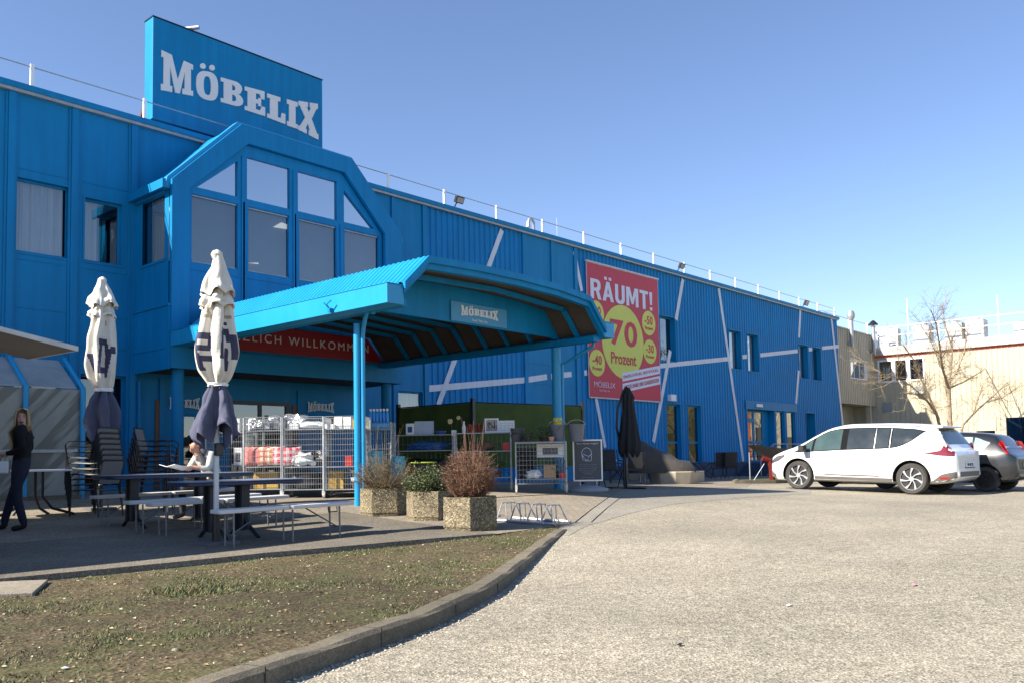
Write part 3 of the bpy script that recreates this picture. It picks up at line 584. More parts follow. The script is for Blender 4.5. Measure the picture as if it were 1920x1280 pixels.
# ================================================================== ROOF RAILING
rail=thing("roof_railing","white safety railing posts with a thin cable along the store roof edge","railing",(30,D+.1,RF))
RH=PW(57.8,118.5)[1];pxs=[57.8,271,729,834,931.5,1017,1094,1163,1223.5,1280,1328,1375,1417,1456,1492,1526,1557]
px_=[PW(p,300 if p<700 else 400)[0] for p in pxs]
tops=[118.5,183,328,359,387,412.5,437,458,474.5,490,506,520,533,545,555,565,573]
ztop=sum(PW(a,b)[1] for a,b in zip(pxs,tops))/len(pxs)
YR=D-.02
for x in px_+[px_[0]-3.2,px_[0]-6.4,(px_[1]*2+px_[2])/3,(px_[1]+px_[2]*2)/3+.2]:
    mb=MB();mb.box((x-.035,YR,RF),(x+.035,YR+.06,ztop));mb.build("post",RAILW,rail)
mb=MB();L=sorted(px_+[px_[0]-6.4]);mb.tube([(x,YR+.03,ztop-.06) for x in L],.014,5);mb.build("cable",GREYM,rail)
mb=MB();mb.tube([(px_[-2],YR+.03,ztop-.45),(px_[-1],YR+.03,ztop-.2)],.03,5);mb.build("brace",RAILW,rail)
# ---- floodlights on the roof edge, vent pipe, aerial
def flood(x,lab,s=1):
    s*=.72
    t=thing("floodlight",lab,"floodlight",(x,D-.1,RF),0,"floodlights on the store roof edge")
    mb=MB();T=Matrix.Translation((x,D-.25,RF+.22))@Matrix.Rotation(math.radians(25),4,'X');mb.box((-.22*s,-.05,-.14*s),(.22*s,.05,.14*s),T);b=mb.build("lamp_housing",BLACKM,t,bev=.01)
    mb=MB();mb.box((-.18*s,-.056,-.1*s),(.18*s,-.051,.1*s),T);mb.build("lamp_glass",GREYM,b)
    mb=MB();mb.tube([(x,D-.0,RF),(x,D-.1,RF+.12),(x,D-.2,RF+.2)],.02,6);mb.build("bracket",BLACKM,t)
flood(PW(851,388)[0],"black floodlight on the roof edge above the ribbed wall left of the red banner",1.1)
flood(PW(1269,505)[0],"black floodlight on the roof edge right above the red banner corner",1.2);flood(PW(1504,574)[0],"black floodlight on the roof edge near the far right corner of the store",1.5)
x=PW(1008,430)[0];mb=MB();mb.tube([(x+.15,D+.3,RF),(x+.15,D+.3,RF+.42),(x+.08,D+.3,RF+.52),(x-.1,D+.3,RF+.5),(x-.17,D+.3,RF+.35),(x-.17,D+.3,RF+.2)],[.05]*4+[.07,.09],8)
o=mb.build("roof_camera",STEEL,smooth=True);tag(setorg(o,(x+.15,D+.3,RF)),"curved metal camera bracket on the store roof between two railing posts","camera")
x=PW(1068,430)[0];mb=MB();mb.tube([(x,D+.6,RF-.05),(x,D+.6,RF+1.0)],.012,5);o=mb.build("lightning_rod",GREYM);tag(setorg(o,(x,D+.6,RF-.05)),"thin rod standing on the store roof right of the roof camera","rod")
# ================================================================== CANOPY
can=thing("entrance_canopy","blue canopy roof on slim round posts reaching out from the store entrance","canopy",(12.4,14.5,.25))
CY0,CY1=10.76,YP-.06
Ls=[(9.54,3.88),(10.09,4.40),(11.3,4.44),(12.5,4.44),(13.7,4.40),(14.72,4.30),(15.27,3.70)]
# corrugated roof skin, ribs running up the slopes
mb=MB();ys=[];y=CY0-.02;i=0
while y<CY1: ys.append((y,.0 if i%4 in(0,1) else .022));y+=(.045,.02,.045,.02)[i%4];i+=1
nrm=[(-.7,.7),(-.4,.9),(0,1),(0,1),(0,1),(.4,.9),(.8,.6)]
mb.v=[(x+nrm[j][0]*h,yy,z+.03+nrm[j][1]*h) for yy,h in ys for j,(x,z) in enumerate(Ls)];k=len(Ls)
mb.f=[(i*k+j,i*k+j+1,(i+1)*k+j+1,(i+1)*k+j) for i in range(len(ys)-1) for j in range(k-1)];mb.mi=[0]*len(mb.f);mb.build("roof_skin",BLUEC,can)
mb=MB();inn=[(x,z-.09) for x,z in Ls];inn[0]=(9.58,3.8);inn[-1]=(15.22,3.62)
for j in range(k-1): mb.quad((inn[j][0],CY0+.12,inn[j][1]),(inn[j+1][0],CY0+.12,inn[j+1][1]),(inn[j+1][0],CY1,inn[j+1][1]),(inn[j][0],CY1,inn[j][1]))
mb.build("ceiling",BROWN,can)
# front verge boards, two steps
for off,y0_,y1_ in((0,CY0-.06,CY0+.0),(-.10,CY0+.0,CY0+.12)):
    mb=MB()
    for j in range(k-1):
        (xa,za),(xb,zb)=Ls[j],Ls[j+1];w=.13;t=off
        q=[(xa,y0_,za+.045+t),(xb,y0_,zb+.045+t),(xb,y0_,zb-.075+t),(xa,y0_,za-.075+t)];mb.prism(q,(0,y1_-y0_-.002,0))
    mb.build("verge_board",BLUE,can)  # canopy paint in a darker tone, shade put into the colour
for x0_,x1_ in((9.2,9.56),(15.27,15.63)):
    mb=MB();mb.box((x0_,CY0,3.54),(x1_,CY1,3.86));mb.box((x0_-.012,CY0-.012,3.862),(x1_-.03 if x0_<10 else x1_+.012,CY1,3.875));mb.build("eave_gutter",BLUEC,can,bev=.006)
# gable board with the sign, cross beams, sloping rafters
GY=12.0
zb_=at(949,616,Y=GY).z
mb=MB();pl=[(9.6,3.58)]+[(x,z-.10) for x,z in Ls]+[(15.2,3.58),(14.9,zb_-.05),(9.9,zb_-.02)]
vs,fs=curve_mesh([list(reversed(pl))],.06);mb.add([(x,GY-z,y) for x,y,z in vs],fs);mb.build("gable_board",BLUE,can)  # darker blue than the roof skin stands in for shade
n=0
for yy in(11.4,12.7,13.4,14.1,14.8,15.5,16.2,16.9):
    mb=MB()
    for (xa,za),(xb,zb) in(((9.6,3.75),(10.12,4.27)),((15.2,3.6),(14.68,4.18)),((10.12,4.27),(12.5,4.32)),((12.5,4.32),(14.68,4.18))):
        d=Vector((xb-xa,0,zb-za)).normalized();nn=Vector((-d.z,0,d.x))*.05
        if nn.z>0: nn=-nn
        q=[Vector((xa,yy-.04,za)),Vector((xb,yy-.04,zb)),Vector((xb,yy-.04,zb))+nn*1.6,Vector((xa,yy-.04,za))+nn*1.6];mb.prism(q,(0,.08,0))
    mb.build("rafter",BLUE,can)  # shade under the roof painted in with the darker blue
mb=MB();mb.box((15.05,CY0+.14,3.44),(15.25,CY1,3.56));mb.build("eave_beam",BLUE,can);mb=MB();mb.box((9.565,CY0+.14,3.55),(9.75,CY1,3.68));mb.build("eave_beam",BLUE,can)  # beams share the canopy paint, darkened here as painted shade
for x,y in((9.69,12.16),(15.2,12.05)):
    r=.062 if x<12 else .10
    mb=MB();mb.tube([(x,y,gz(x,y)-.02),(x,y,3.4)],r,18);mb.build("column",BLUEC,can,smooth=True)
mb=MB();p=[(9.80,10.95,3.62),(9.8,10.95,3.5),(9.8,11.15,3.42),(9.8,12.0,3.2),(9.8,12.08,3.1),(9.8,12.08,gz(9.8,12.0)+.02)]
p=[(9.60,11.60,3.50),(9.60,11.62,3.63),(9.63,11.70,3.69),(9.68,11.82,3.66),(9.73,11.97,3.50),(9.755,12.06,3.32),(9.757,12.083,3.15),(9.757,12.085,gz(9.76,12.08)+.01)]
mb.tube(p,.04,10);mb.build("downpipe",BLUEC,can,smooth=True)
mb=MB();p=[(15.45,11.2,3.54),(15.45,11.2,3.4),(15.35,11.6,3.2),(15.32,11.98,3.05),(15.32,12.0,.3)];mb.tube(p,.04,10);mb.build("downpipe",BLUEC,can,smooth=True)
for px,py in((623,580),(383,633 if 0 else 612)):
    p=at(px,py,X=9.2);mb=MB();mb.box((9.12,p.y-.03,3.55),(9.198,p.y+.03,3.62));mb.tube([(9.15,p.y,3.6),(9.08,p.y,3.68),(9.1,p.y-.1,3.74)],.012,5);mb.tube([(9.15,p.y,3.6),(9.08,p.y+.08,3.72)],.012,5);mb.build("hook",BLUE,can)
# small canopy sign
a=at(845,562,Y=GY-.05);b=at(950,616,Y=GY-.05);zt_=at(845,562,Y=GY-.05).z-.02;
cs=thing("canopy_sign","small pale blue sign with slab letters on the canopy gable board","sign",(a.x,GY-.05,b.z));YS=GY-.045
mb=MB();mb.box((a.x,YS-.012,b.z),(b.x,YS,zt_));mb.build("sign_board",mat("sign_board_blue",(.05,.27,.48),.45,var=.05),cs)
w=b.x-a.x;h=zt_-b.z
mb=logo_mb(a.x+w*.17,b.x-w*.17,b.z+h*.32,b.z+h*.88,lambda u,v,w_:(u,YS-.013-w_,v),.006);mb.build("lettering",SIGNW,cs)
vs,fs=fit_text("Kost' fast nix.",a.x+w*.36,b.x-w*.36,b.z+h*.12,b.z+h*.25,lambda u,v,w_:(u,YS-.013-w_,v));mb=MB();mb.add(vs,fs);mb.build("tagline",SIGNW,cs)
# welcome banner on the porch front below the canopy roof
wb=thing("welcome_banner","dark red welcome banner with white capital letters above the entrance under the canopy","banner",(12.5,YP-.1,3.5))
YB=YP-.075
zb0=PW(460,657,YB)[1];zb1=PW(640,629,YB)[1]
mb=MB();q=[(9.9,zb0),(15.15,zb0),(14.6,4.18),(10.2,4.24),(9.75,3.8)];mb.prism([(x,YB,z) for x,z in q],(0,-.012,0));mb.build("banner_cloth",REDD,wb)
tx0=PW(402,630,YB)[0];tx1=PW(690,650,YB)[0];tz0=PW(620,655,YB)[1];tz1=PW(620,640,YB)[1]
vs,fs=fit_text("HERZLICH WILLKOMMEN",tx0,tx1,tz0,tz1,lambda u,v,w_:(u,YB-.013-w_,v),spacing=1.35);mb=MB();mb.add(vs,fs);mb.build("lettering",SIGNW,wb)
# ================================================================== RED SALE BANNER
bn=thing("sale_banner","large red clearance sale banner with yellow discs hanging on the ribbed store wall","banner",(28,D-.1,3))
A=PW(1097.3,493.4);B_=PW(1231.1,525.2);C_=PW(1235.3,751.5);E_=PW(1102.3,743.1)
bx0=(A[0]+E_[0])/2;bx1=(B_[0]+C_[0])/2;bz1=(A[1]+B_[1])/2;bz0=(C_[1]+E_[1])/2;YN=D-.05
mb=MB();mb.box((bx0,YN-.01,bz0),(bx1,YN,bz1));mb.build("banner_cloth",RED,bn)
mb=MB();mb.tube([(bx0-.05,YN-.01,bz1+.05),(bx1+.05,YN-.01,bz1+.05)],.05,8);mb.tube([(bx0,YN-.01,bz0-.03),(bx1,YN-.01,bz0-.03)],.03,8);mb.box((bx0-.02,YN-.02,bz0),(bx0,YN+.01,bz1));mb.box((bx1,YN-.02,bz0),(bx1+.02,YN+.01,bz1));mb.build("banner_frame",mat("banner_rod",(.55,.55,.6),.5),bn)
bw,bh=bx1-bx0,bz1-bz0
def BPT(u,v,w,l=0): return (bx0+u,YN-.011-.003*l-w,bz0+v)
def disc(px,py,pl,pr,txt,sub,big=False,minus=True):
    c=PW(px,py,YN);l=PW(pl,py,YN)[0];r_=PW(pr,py,YN)[0];R=(r_-l)/2;cx=(l+r_)/2-bx0;cz=c[1]-bz0;k=32
    xs0=0 if big else -9;mb=MB();poly=[]
    for i in range(k):
        x=cx+R*math.cos(i*2*math.pi/k);z=cz+R*math.sin(i*2*math.pi/k)*(1.0);poly.append(BPT(min(max(x,.01),bw-.01),z,0,1 if big else 2))
    mb.prism(poly,(0,-.003,0));mb.build("disc",YEL,bn)
    f=.62 if big else .58
    vs,fs=fit_text(txt,cx-R*f,cx+R*(f if not big else .68),cz-R*.12,cz+R*.58,lambda u,v,w:BPT(u,v,w,4),offset=.02,spacing=1.08);mb=MB();mb.add(vs,fs);mb.build("number",RED,bn)
    vs,fs=fit_text(sub,cx-R*.6,cx+R*.6,cz-R*(.62 if big else .55),cz-R*(.30 if big else .27),lambda u,v,w:BPT(u,v,w,4),offset=.015);mb=MB();mb.add(vs,fs);mb.build("small_print",RED,bn)
disc(1168,641,1128,1206,"70","Prozent",True)
disc(1214.5,606,1203,1228,"-50","Prozent");disc(1218,659,1205.5,1230,"-30","Prozent");disc(1119,680,1104,1133.5,"-40","Prozent");disc(1117,588,1103,1131.5,"-20","Prozent")
u0=PW(1106,530,YN)[0]-bx0;u1=PW(1222,560,YN)[0]-bx0;zz=[PW(1106,516.5,YN)[1]-bz0,PW(1106,557,YN)[1]-bz0,PW(1140,530,YN)[1]-bz0]
zt1=bh*.905;zt0=bh*.735
mb=sans_mb("RAUMT!",u0,u1,bh*.735,bh*.885,lambda u,v,w:BPT(u,v,w,2));mb.build("headline",LTXT,bn)
sl_=.16
def strip(v0,v1,txt):
    ua,ub=bw*.44,bw-.01;k=.093*bh/(.55*bw)
    mb=MB();mb.prism([BPT(ua,v0,0,3),BPT(ub,v0+(ub-ua)*k,0,3),BPT(ub,v1+(ub-ua)*k,0,3),BPT(ua,v1,0,3)],(0,-.002,0));mb.build("text_strip",LTXT,bn)
    vs,fs=fit_text(txt,ua+.08,ub-.12,v0+(v1-v0)*.28,v0+(v1-v0)*.74,lambda u,v,w:BPT(u,v+(u-ua)*k,w,5),spacing=1.0,offset=.005);mb=MB();mb.add(vs,fs);mb.build("small_print",RED,bn)
strip(bh*.134,bh*.2,"EINZELSTÜCKE, RESTSTÜCKE,");strip(bh*.048,bh*.117,"AUSSTELLWARE UND SONDERPOSTEN")
vs,fs=fit_text("MÖBELIX",bw*.06,bw*.34,bh*.075,bh*.125,lambda u,v,w:BPT(u,v,w,2),offset=-.012);mb=MB();mb.add(vs,fs);mb.build("logo",LTXT,bn)
vs,fs=fit_text("Kost' fast nix.",bw*.13,bw*.27,bh*.045,bh*.06,lambda u,v,w:BPT(u,v,w,2),offset=-.01);mb=MB();mb.add(vs,fs);mb.build("small_print",LTXT,bn)
# ================================================================== BEIGE LINK BUILDING AND WING
CREAM=mat("cream_cladding",(.47,.425,.31),.6,var=.07,scale=1.2,streak=.15)
CREAM2=mat("beige_cladding",(.47,.43,.33),.65,var=.07,scale=1.2,streak=.18)
YL=20.0;zl=at(1600,757,Y=YL).z
lk=thing("link_building","beige clad link building with a dark open passage below, next to the blue store end","building",(55,YL,0))
def PL(px,py): p=at(px,py,Y=YL);return (p.x,p.z)
XW=59.18
wA=PL(1594,672);wB=PL(1626,712)
mb=MB()
def ribs(mb,x0,x1,z0,z1,y,ops,w=.3):
    x=x0;br=[x0,x1]+[v for o in ops for v in o[:2]]
    while x<x1: br.append(x);x+=w
    br=sorted(set(round(b,4) for b in br if x0-1e-6<=b<=x1+1e-6))
    for a,b in zip(br[:-1],br[1:]):
        m=(a+b)/2;cur=z0
        for o in sorted([o for o in ops if o[0]<m<o[1]],key=lambda o:o[2]):
            if o[2]>cur: mb.quad((a,y,cur),(b,y,cur),(b,y,o[2]),(a,y,o[2]))
            cur=max(cur,o[3])
        if cur<z1: mb.quad((a,y,cur),(b,y,cur),(b,y,z1),(a,y,z1))
    x=x0
    while x<x1-.06:
        cur=z0
        for o in sorted([o for o in ops if o[0]-.06<x<o[1]],key=lambda o:o[2]):
            if o[2]>cur: mb.box((x,y-.03,cur),(x+.05,y-.002,o[2]))
            cur=max(cur,o[3])
        if cur<z1: mb.box((x,y-.03,cur),(x+.05,y-.002,z1))
        x+=w
ribs(mb,51.9,XW,zl,8.6,YL,[(wA[0],wB[0],wB[1],wA[1])]);mb.quad((51.9,YL,zl),(XW,YL,zl),(XW,YL+9,zl),(51.9,YL+9,zl));mb.quad((51.9,YL,8.6),(XW,YL,8.6),(XW,YL+9,8.6),(51.9,YL+9,8.6))
mb.quad((51.9,YL+9,-.1),(XW,YL+9,-.1),(XW,YL+9,8.6),(51.9,YL+9,8.6));mb.quad((XW,YL,-.1),(XW,YL+9,-.1),(XW,YL+9,8.6),(XW,YL,8.6));mb.quad((51.9,YL,zl+.01),(51.9,YL+9,zl+.01),(51.9,YL+9,8.6),(51.9,YL,8.6));mb.build("upper_wall",CREAM2,lk)
mb=MB();mb.box((51.9,YL-.08,8.6),(XW,YL+.15,8.68));mb.build("coping",ALU,lk)
mb=MB();mb.box((51.9,YL+4.5,-.1),(XW,YL+4.7,zl));mb.box((56.9,YL+1.5,-.1),(XW,YL+1.7,zl));mb.build("passage_wall",CREAM2,lk)
mb=MB();cx=PL(1636,800)[0];mb.box((cx-.14,YL+.05,-.1),(cx+.14,YL+.33,zl));mb.build("column",CREAM,lk)
window(lk,wA[0],wB[0],wB[1],wA[1],YL,dep=.12,fr=.06,glass=GLASSD,mull=((wA[0]*2+wB[0])/3,(wA[0]+wB[0]*2)/3),m=WHITE)
def flue(px,y0,y1,cap,lab):
    X,z1=PL(px,y0);_,z0=PL(px,y1);t=thing("flue_pipe",lab,"pipe",(X,YL-.2,z0),0,"steel flues on the link building")
    mb=MB();mb.tube([(X,YL-.0,z0+.25),(X,YL-.25,z0+.05),(X,YL-.25,z0+.5),(X,YL-.25,z1-.3)],.13,12);mb.build("pipe",STEEL,t,smooth=True)
    mb=MB()
    if cap: mb.lathe([(.3,0),(.33,.05),(.1,.3),(.02,.34)],(X,YL-.25,z1-.25),14)
    else: mb.lathe([(.13,0),(.24,.2),(.24,.4),(.16,.6)],(X,YL-.25,z1-.55),14)
    mb.build("cap",BLACKM if cap else STEEL,t,smooth=True)
flue(1587.5,586,650,0,"steel flue pipe with a round cowl beside the blue store corner");flue(1629.5,604,664,1,"steel flue pipe with a black conical cap near the wing corner")
mb=MB()
rr=thing("link_railing","white railing posts on the roof of the beige link building","railing",(55,YL+.4,8.6))
for px in(1607,1640): x=PL(px,640)[0];mb=MB();mb.box((x-.05,YL+.4,8.6),(x+.05,YL+.5,9.6));mb.build("post",RAILW,rr)
mb=MB();mb.tube([(52,YL+.45,9.5),(XW,YL+.45,9.5)],.02,5);mb.build("cable",GREYM,rr)
# wing (faces the sun, parallel to Y)
wg=thing("cream_wing","cream clad wing with a red strip under its grey eave, right of the beige link","building",(XW,14,0))
def PX(px,py,X=XW): p=at(px,py,X=X);return (p.y,p.z)
def opx(l,t,r,b): a=PX(l,t);c=PX(r,b);return (c[0],a[0],c[1],a[1])
WO=[opx(1648,680,1732,0.5*(712+708)),opx(1830,785,1868,845),opx(1886,783,1930,845),opx(1690,789,1722,845),opx(1740,789,1776,845)]
WO=[(a,b,c,d) for a,b,c,d in WO];WO[0]=(WO[0][0],WO[0][1],5.6,6.9)
for i in range(1,5): WO[i]=(WO[i][0],WO[i][1],.1,2.9)
class MBX(MB): pass
mb=MB();ribs(mb,-11.2,-8.0,0,1,0,[]);mb=MB()
Yw0,Yw1=10.9,YL
tmp=MB();ribs(tmp,Yw0,Yw1,0,7.15,0,WO);mb.v=[(XW+y_,x,z) for x,y_,z in tmp.v];mb.f=tmp.f;mb.mi=tmp.mi;mb.build("wall",CREAM,wg)
mb=MB();mb.box((XW+.01,Yw0,7.3),(XW+14,Yw1+6,7.85));mb.build("roof",WHITE,wg)
mb=MB();mb.box((XW-.04,Yw0,7.15),(XW+.2,Yw1,7.3));mb.build("red_trim",mat("red_trim",(.55,.10,.06),.6),wg)
mb=MB();mb.box((XW-.22,Yw0,7.3),(XW,Yw1,7.8));mb.build("eave",mat("old_eave",(.42,.40,.37),.7,var=.35,scale=3),wg)
for i,(a,b,c,d) in enumerate(WO):
    mb=MB();X=XW-.05
    for q in(((X,a-.08,d),(X+.12,b+.08,d+.1)),((X,a-.08,c-.1),(X+.12,b+.08,c)),((X,a-.08,c),(X+.12,a,d)),((X,b,c),(X+.12,b+.08,d))): mb.box(*q)
    if i==0:
        for t in(1/3,2/3): mb.box((X,a+(b-a)*t-.12,c),(X+.1,a+(b-a)*t+.12,d))
    if i in(1,4,3): mb.box((X+.02,a,d-.75),(X+.1,b,d-.0))
    w=mb.build("window" if i==0 else "gate",WHITE if i==0 else CREAM2,wg)
    mb=MB();mb.quad((XW+.1,a,c),(XW+.1,b,c),(XW+.1,b,d),(XW+.1,a,d));mb.build("pane",GLASSD,w)
    mb=MB();mb.quad((XW+.3,a-.1,c-.1),(XW+.3,b+.1,c-.1),(XW+.3,b+.1,d+.1),(XW+.3,a-.1,d+.1));mb.build("dark_interior",DKIN,w)
a=PX(1733,722);b=PX(1718,738);ac=thing("wall_air_unit","white outdoor air conditioning unit on the cream wing wall behind the bare tree","air conditioner",(XW-.4,a[0],b[1]))
mb=MB();mb.box((XW-.45,a[0]-.0,b[1]),(XW-.06,b[0],a[1]));mb.build("casing",WHITE,ac,bev=.02)
mb=MB();T=Matrix.Translation((XW-.46,(a[0]+b[0])/2,(a[1]+b[1])/2))@Matrix.Rotation(math.pi/2,4,'Y');mb.lathe([(.28,-.01),(.28,.01)],(0,0,0),20);mb.v=[tuple(T@Vector(v)) for v in mb.v];mb.build("fan_grille",GREYM,ac)
mb=MB();a=PX(1655,757);mb.box((XW-.06,at(1673,770,X=XW).y,a[1]-.55),(XW-.035,a[0],a[1]+.1));o=mb.build("vent_plate",GREYM);tag(setorg(o,(XW-.05,a[0],a[1])),"grey square vent plate low on the shaded part of the cream wing","vent")
XR=XW+1.3
for i,(l,t,r,b,lab) in enumerate([(1642,618,1680,642,"open metal hood unit with a dark front at the left end of the wing roof"),(1711,612,1742,634,"white rusty cooling unit second from the left on the wing roof"),(1771,607,1804,628,"white boxy cooling unit on the wing roof, third from the left"),(1809,601,1845,625,"large white cooling unit near the right end of the wing roof"),(1900,607,1932,625,"pale cooling unit cut by the right edge of the photo on the wing roof")]):
    A=at(l,t,X=XR);B=at(r,b,X=XR);u=thing("roof_air_unit",lab,"air conditioner",(XR,B.y,7.85),0,"cooling units on the wing roof")
    mb=MB();mb.box((XR,B.y,7.85),(XR+1.1,A.y,A.z));mb.build("casing",mat("unit_white",(.44,.43,.41),.6,var=.35,scale=2),u,bev=.02)
    mb=MB();h=A.z-7.85;mb.box((XR-.01,B.y+.08,7.85+h*.55),(XR-.003,A.y-.08,7.85+h*.85));mb.box((XR-.01,B.y+.08,7.85+h*.3),(XR-.003,A.y-.08,7.85+h*.38));mb.build("grille",GREYM,u)
    mb=MB();mb.lathe([(.35,0),(.35,.12),(.1,.2)],(XR+.5,(A.y+B.y)/2,A.z),14);mb.build("fan_hood",STEEL,u)
wr=thing("wing_railing","white two bar safety railing along the cream wing roof","railing",(XW,14,7.85))
zr=at(1841,594,X=XW+.1).z
for px in(1643,1681,1760,1841,1925): y=at(px,610,X=XW+.1).y;mb=MB();mb.box((XW+.07,y-.04,7.85),(XW+.13,y+.04,zr));mb.build("post",RAILW,wr)
for z in(zr,zr*.55+7.85*.45): mb=MB();mb.tube([(XW+.1,YL-.2,z),(XW+.1,9.5,z)],.035,6);mb.build("rail_bar",RAILW,wr)
for px,lab in((1702,"thin lightning rod above the middle of the wing roof"),(1872,"thin lightning rod above the right part of the wing roof")):
    y=at(px,600,X=XW+2).y;mb=MB();mb.tube([(XW+2,y,7.85),(XW+2,y,at(px,560 if px<1800 else 552,X=XW+2).z)],.03,5);o=mb.build("lightning_rod",RAILW);tag(setorg(o,(XW+2,y,7.85)),lab,"rod",group="rods on the wing roof")
orng=MB();orng.box((XW+.3,7.6,0),(XW+16,10.85,6.5));o=orng.build("orange_hall",mat("orange_hall",(.38,.09,.04),.7,var=.1));tag(setorg(o,(XW,-2,0)),"orange painted hall beyond the right edge, mirrored in the store side door","building")
# bare tree in the verge
TY=12.7
bark=mat("bark",(.27,.205,.135),.85,var=.35,scale=8,bump=.5,bscale=30);twg=mat("twig",(.22,.16,.09),.85,var=.3,scale=8)
def PT(px,py,dy=0): return at(px,py,Y=TY+dy)
tb=G(1784,0.5*(905+903));
tr=thing("bare_tree","bare spring tree with three spreading stems in front of the cream wing","tree",(PT(1784,880).x,TY,0))
limbs=[([(1784,903),(1783,840),(1781,780),(1779,727)],.17,.11,0),([(1779,727),(1767,690),(1762,650),(1756,610),(1745,580)],.09,.02,-.6),([(1779,727),(1783,690),(1786,655),(1772,610),(1766,574)],.09,.015,.5),([(1779,727),(1805,716),(1830,702),(1862,680)],.07,.02,.8),([(1780,716),(1796,692),(1808,660),(1816,610)],.06,.015,-.9),
([(1778,903),(1770,830),(1756,775),(1738,750),(1716,738),(1688,736)],.13,.02,-.8),([(1760,785),(1745,750),(1728,712),(1712,672),(1692,645)],.09,.02,.7),([(1740,752),(1708,722),(1680,708),(1650,697)],.06,.012,-1.2),
([(1788,903),(1794,840),(1806,795),(1832,768),(1862,742),(1893,712)],.12,.02,-.5),([(1826,772),(1836,740),(1848,710)],.05,.012,.6),([(1779,760),(1770,700),(1745,640),(1720,600)],.05,.012,1.3),([(1845,755),(1880,745),(1898,732)],.03,.01,-1)]
rt=random.Random(5);tk=MB();tw=MB()
def twig(p,d,r,L,dep):
    q=p+d*L*.5+Vector((rt.gauss(0,.06),rt.gauss(0,.06),rt.gauss(0,.04)))*L;e=q+(d+Vector((rt.gauss(0,.25),rt.gauss(0,.25),rt.gauss(.1,.2)))).normalized()*L*.5
    tw.tube([p,q,e],[r,r*.75,r*.45],3,cap=False)
    if dep>0:
        for k in range(rt.choice((2,3,3))):
            t=rt.random();s=p.lerp(q,t) if rt.random()<.4 else q.lerp(e,t);dd=(d+Vector((rt.gauss(0,.65),rt.gauss(0,.65),rt.gauss(.15,.5)))).normalized();twig(s,dd,r*.6,L*rt.uniform(.4,.75),dep-1)
for pts,r0,r1,dy in limbs:
    n=len(pts);P=[PT(px,py,dy*i/(n-1)) for i,(px,py) in enumerate(pts)]
    if pts[0][1]>900:
        for q in P[:1]: q.z=gz(q.x,TY)
    rs=[.78*(r0+(r1-r0)*i/(n-1)) for i in range(n)];tk.tube(P,rs,8)
    for i in range(1,n):
        for k in range(9 if r0<.12 else 4):
            if pts[i][1]>790: continue
            t=rt.random();s=P[i-1].lerp(P[i],t);d=(P[i]-P[i-1]).normalized();dd=(d*.7+Vector((rt.gauss(0,.6),rt.gauss(0,.6),rt.gauss(.1,.45)))).normalized()
            twig(s,dd,.0125,rt.uniform(.6,1.25),rt.choice((2,2,3)))
tk.build("trunk",bark,tr,smooth=True);tw.build("crown",twg,tr)
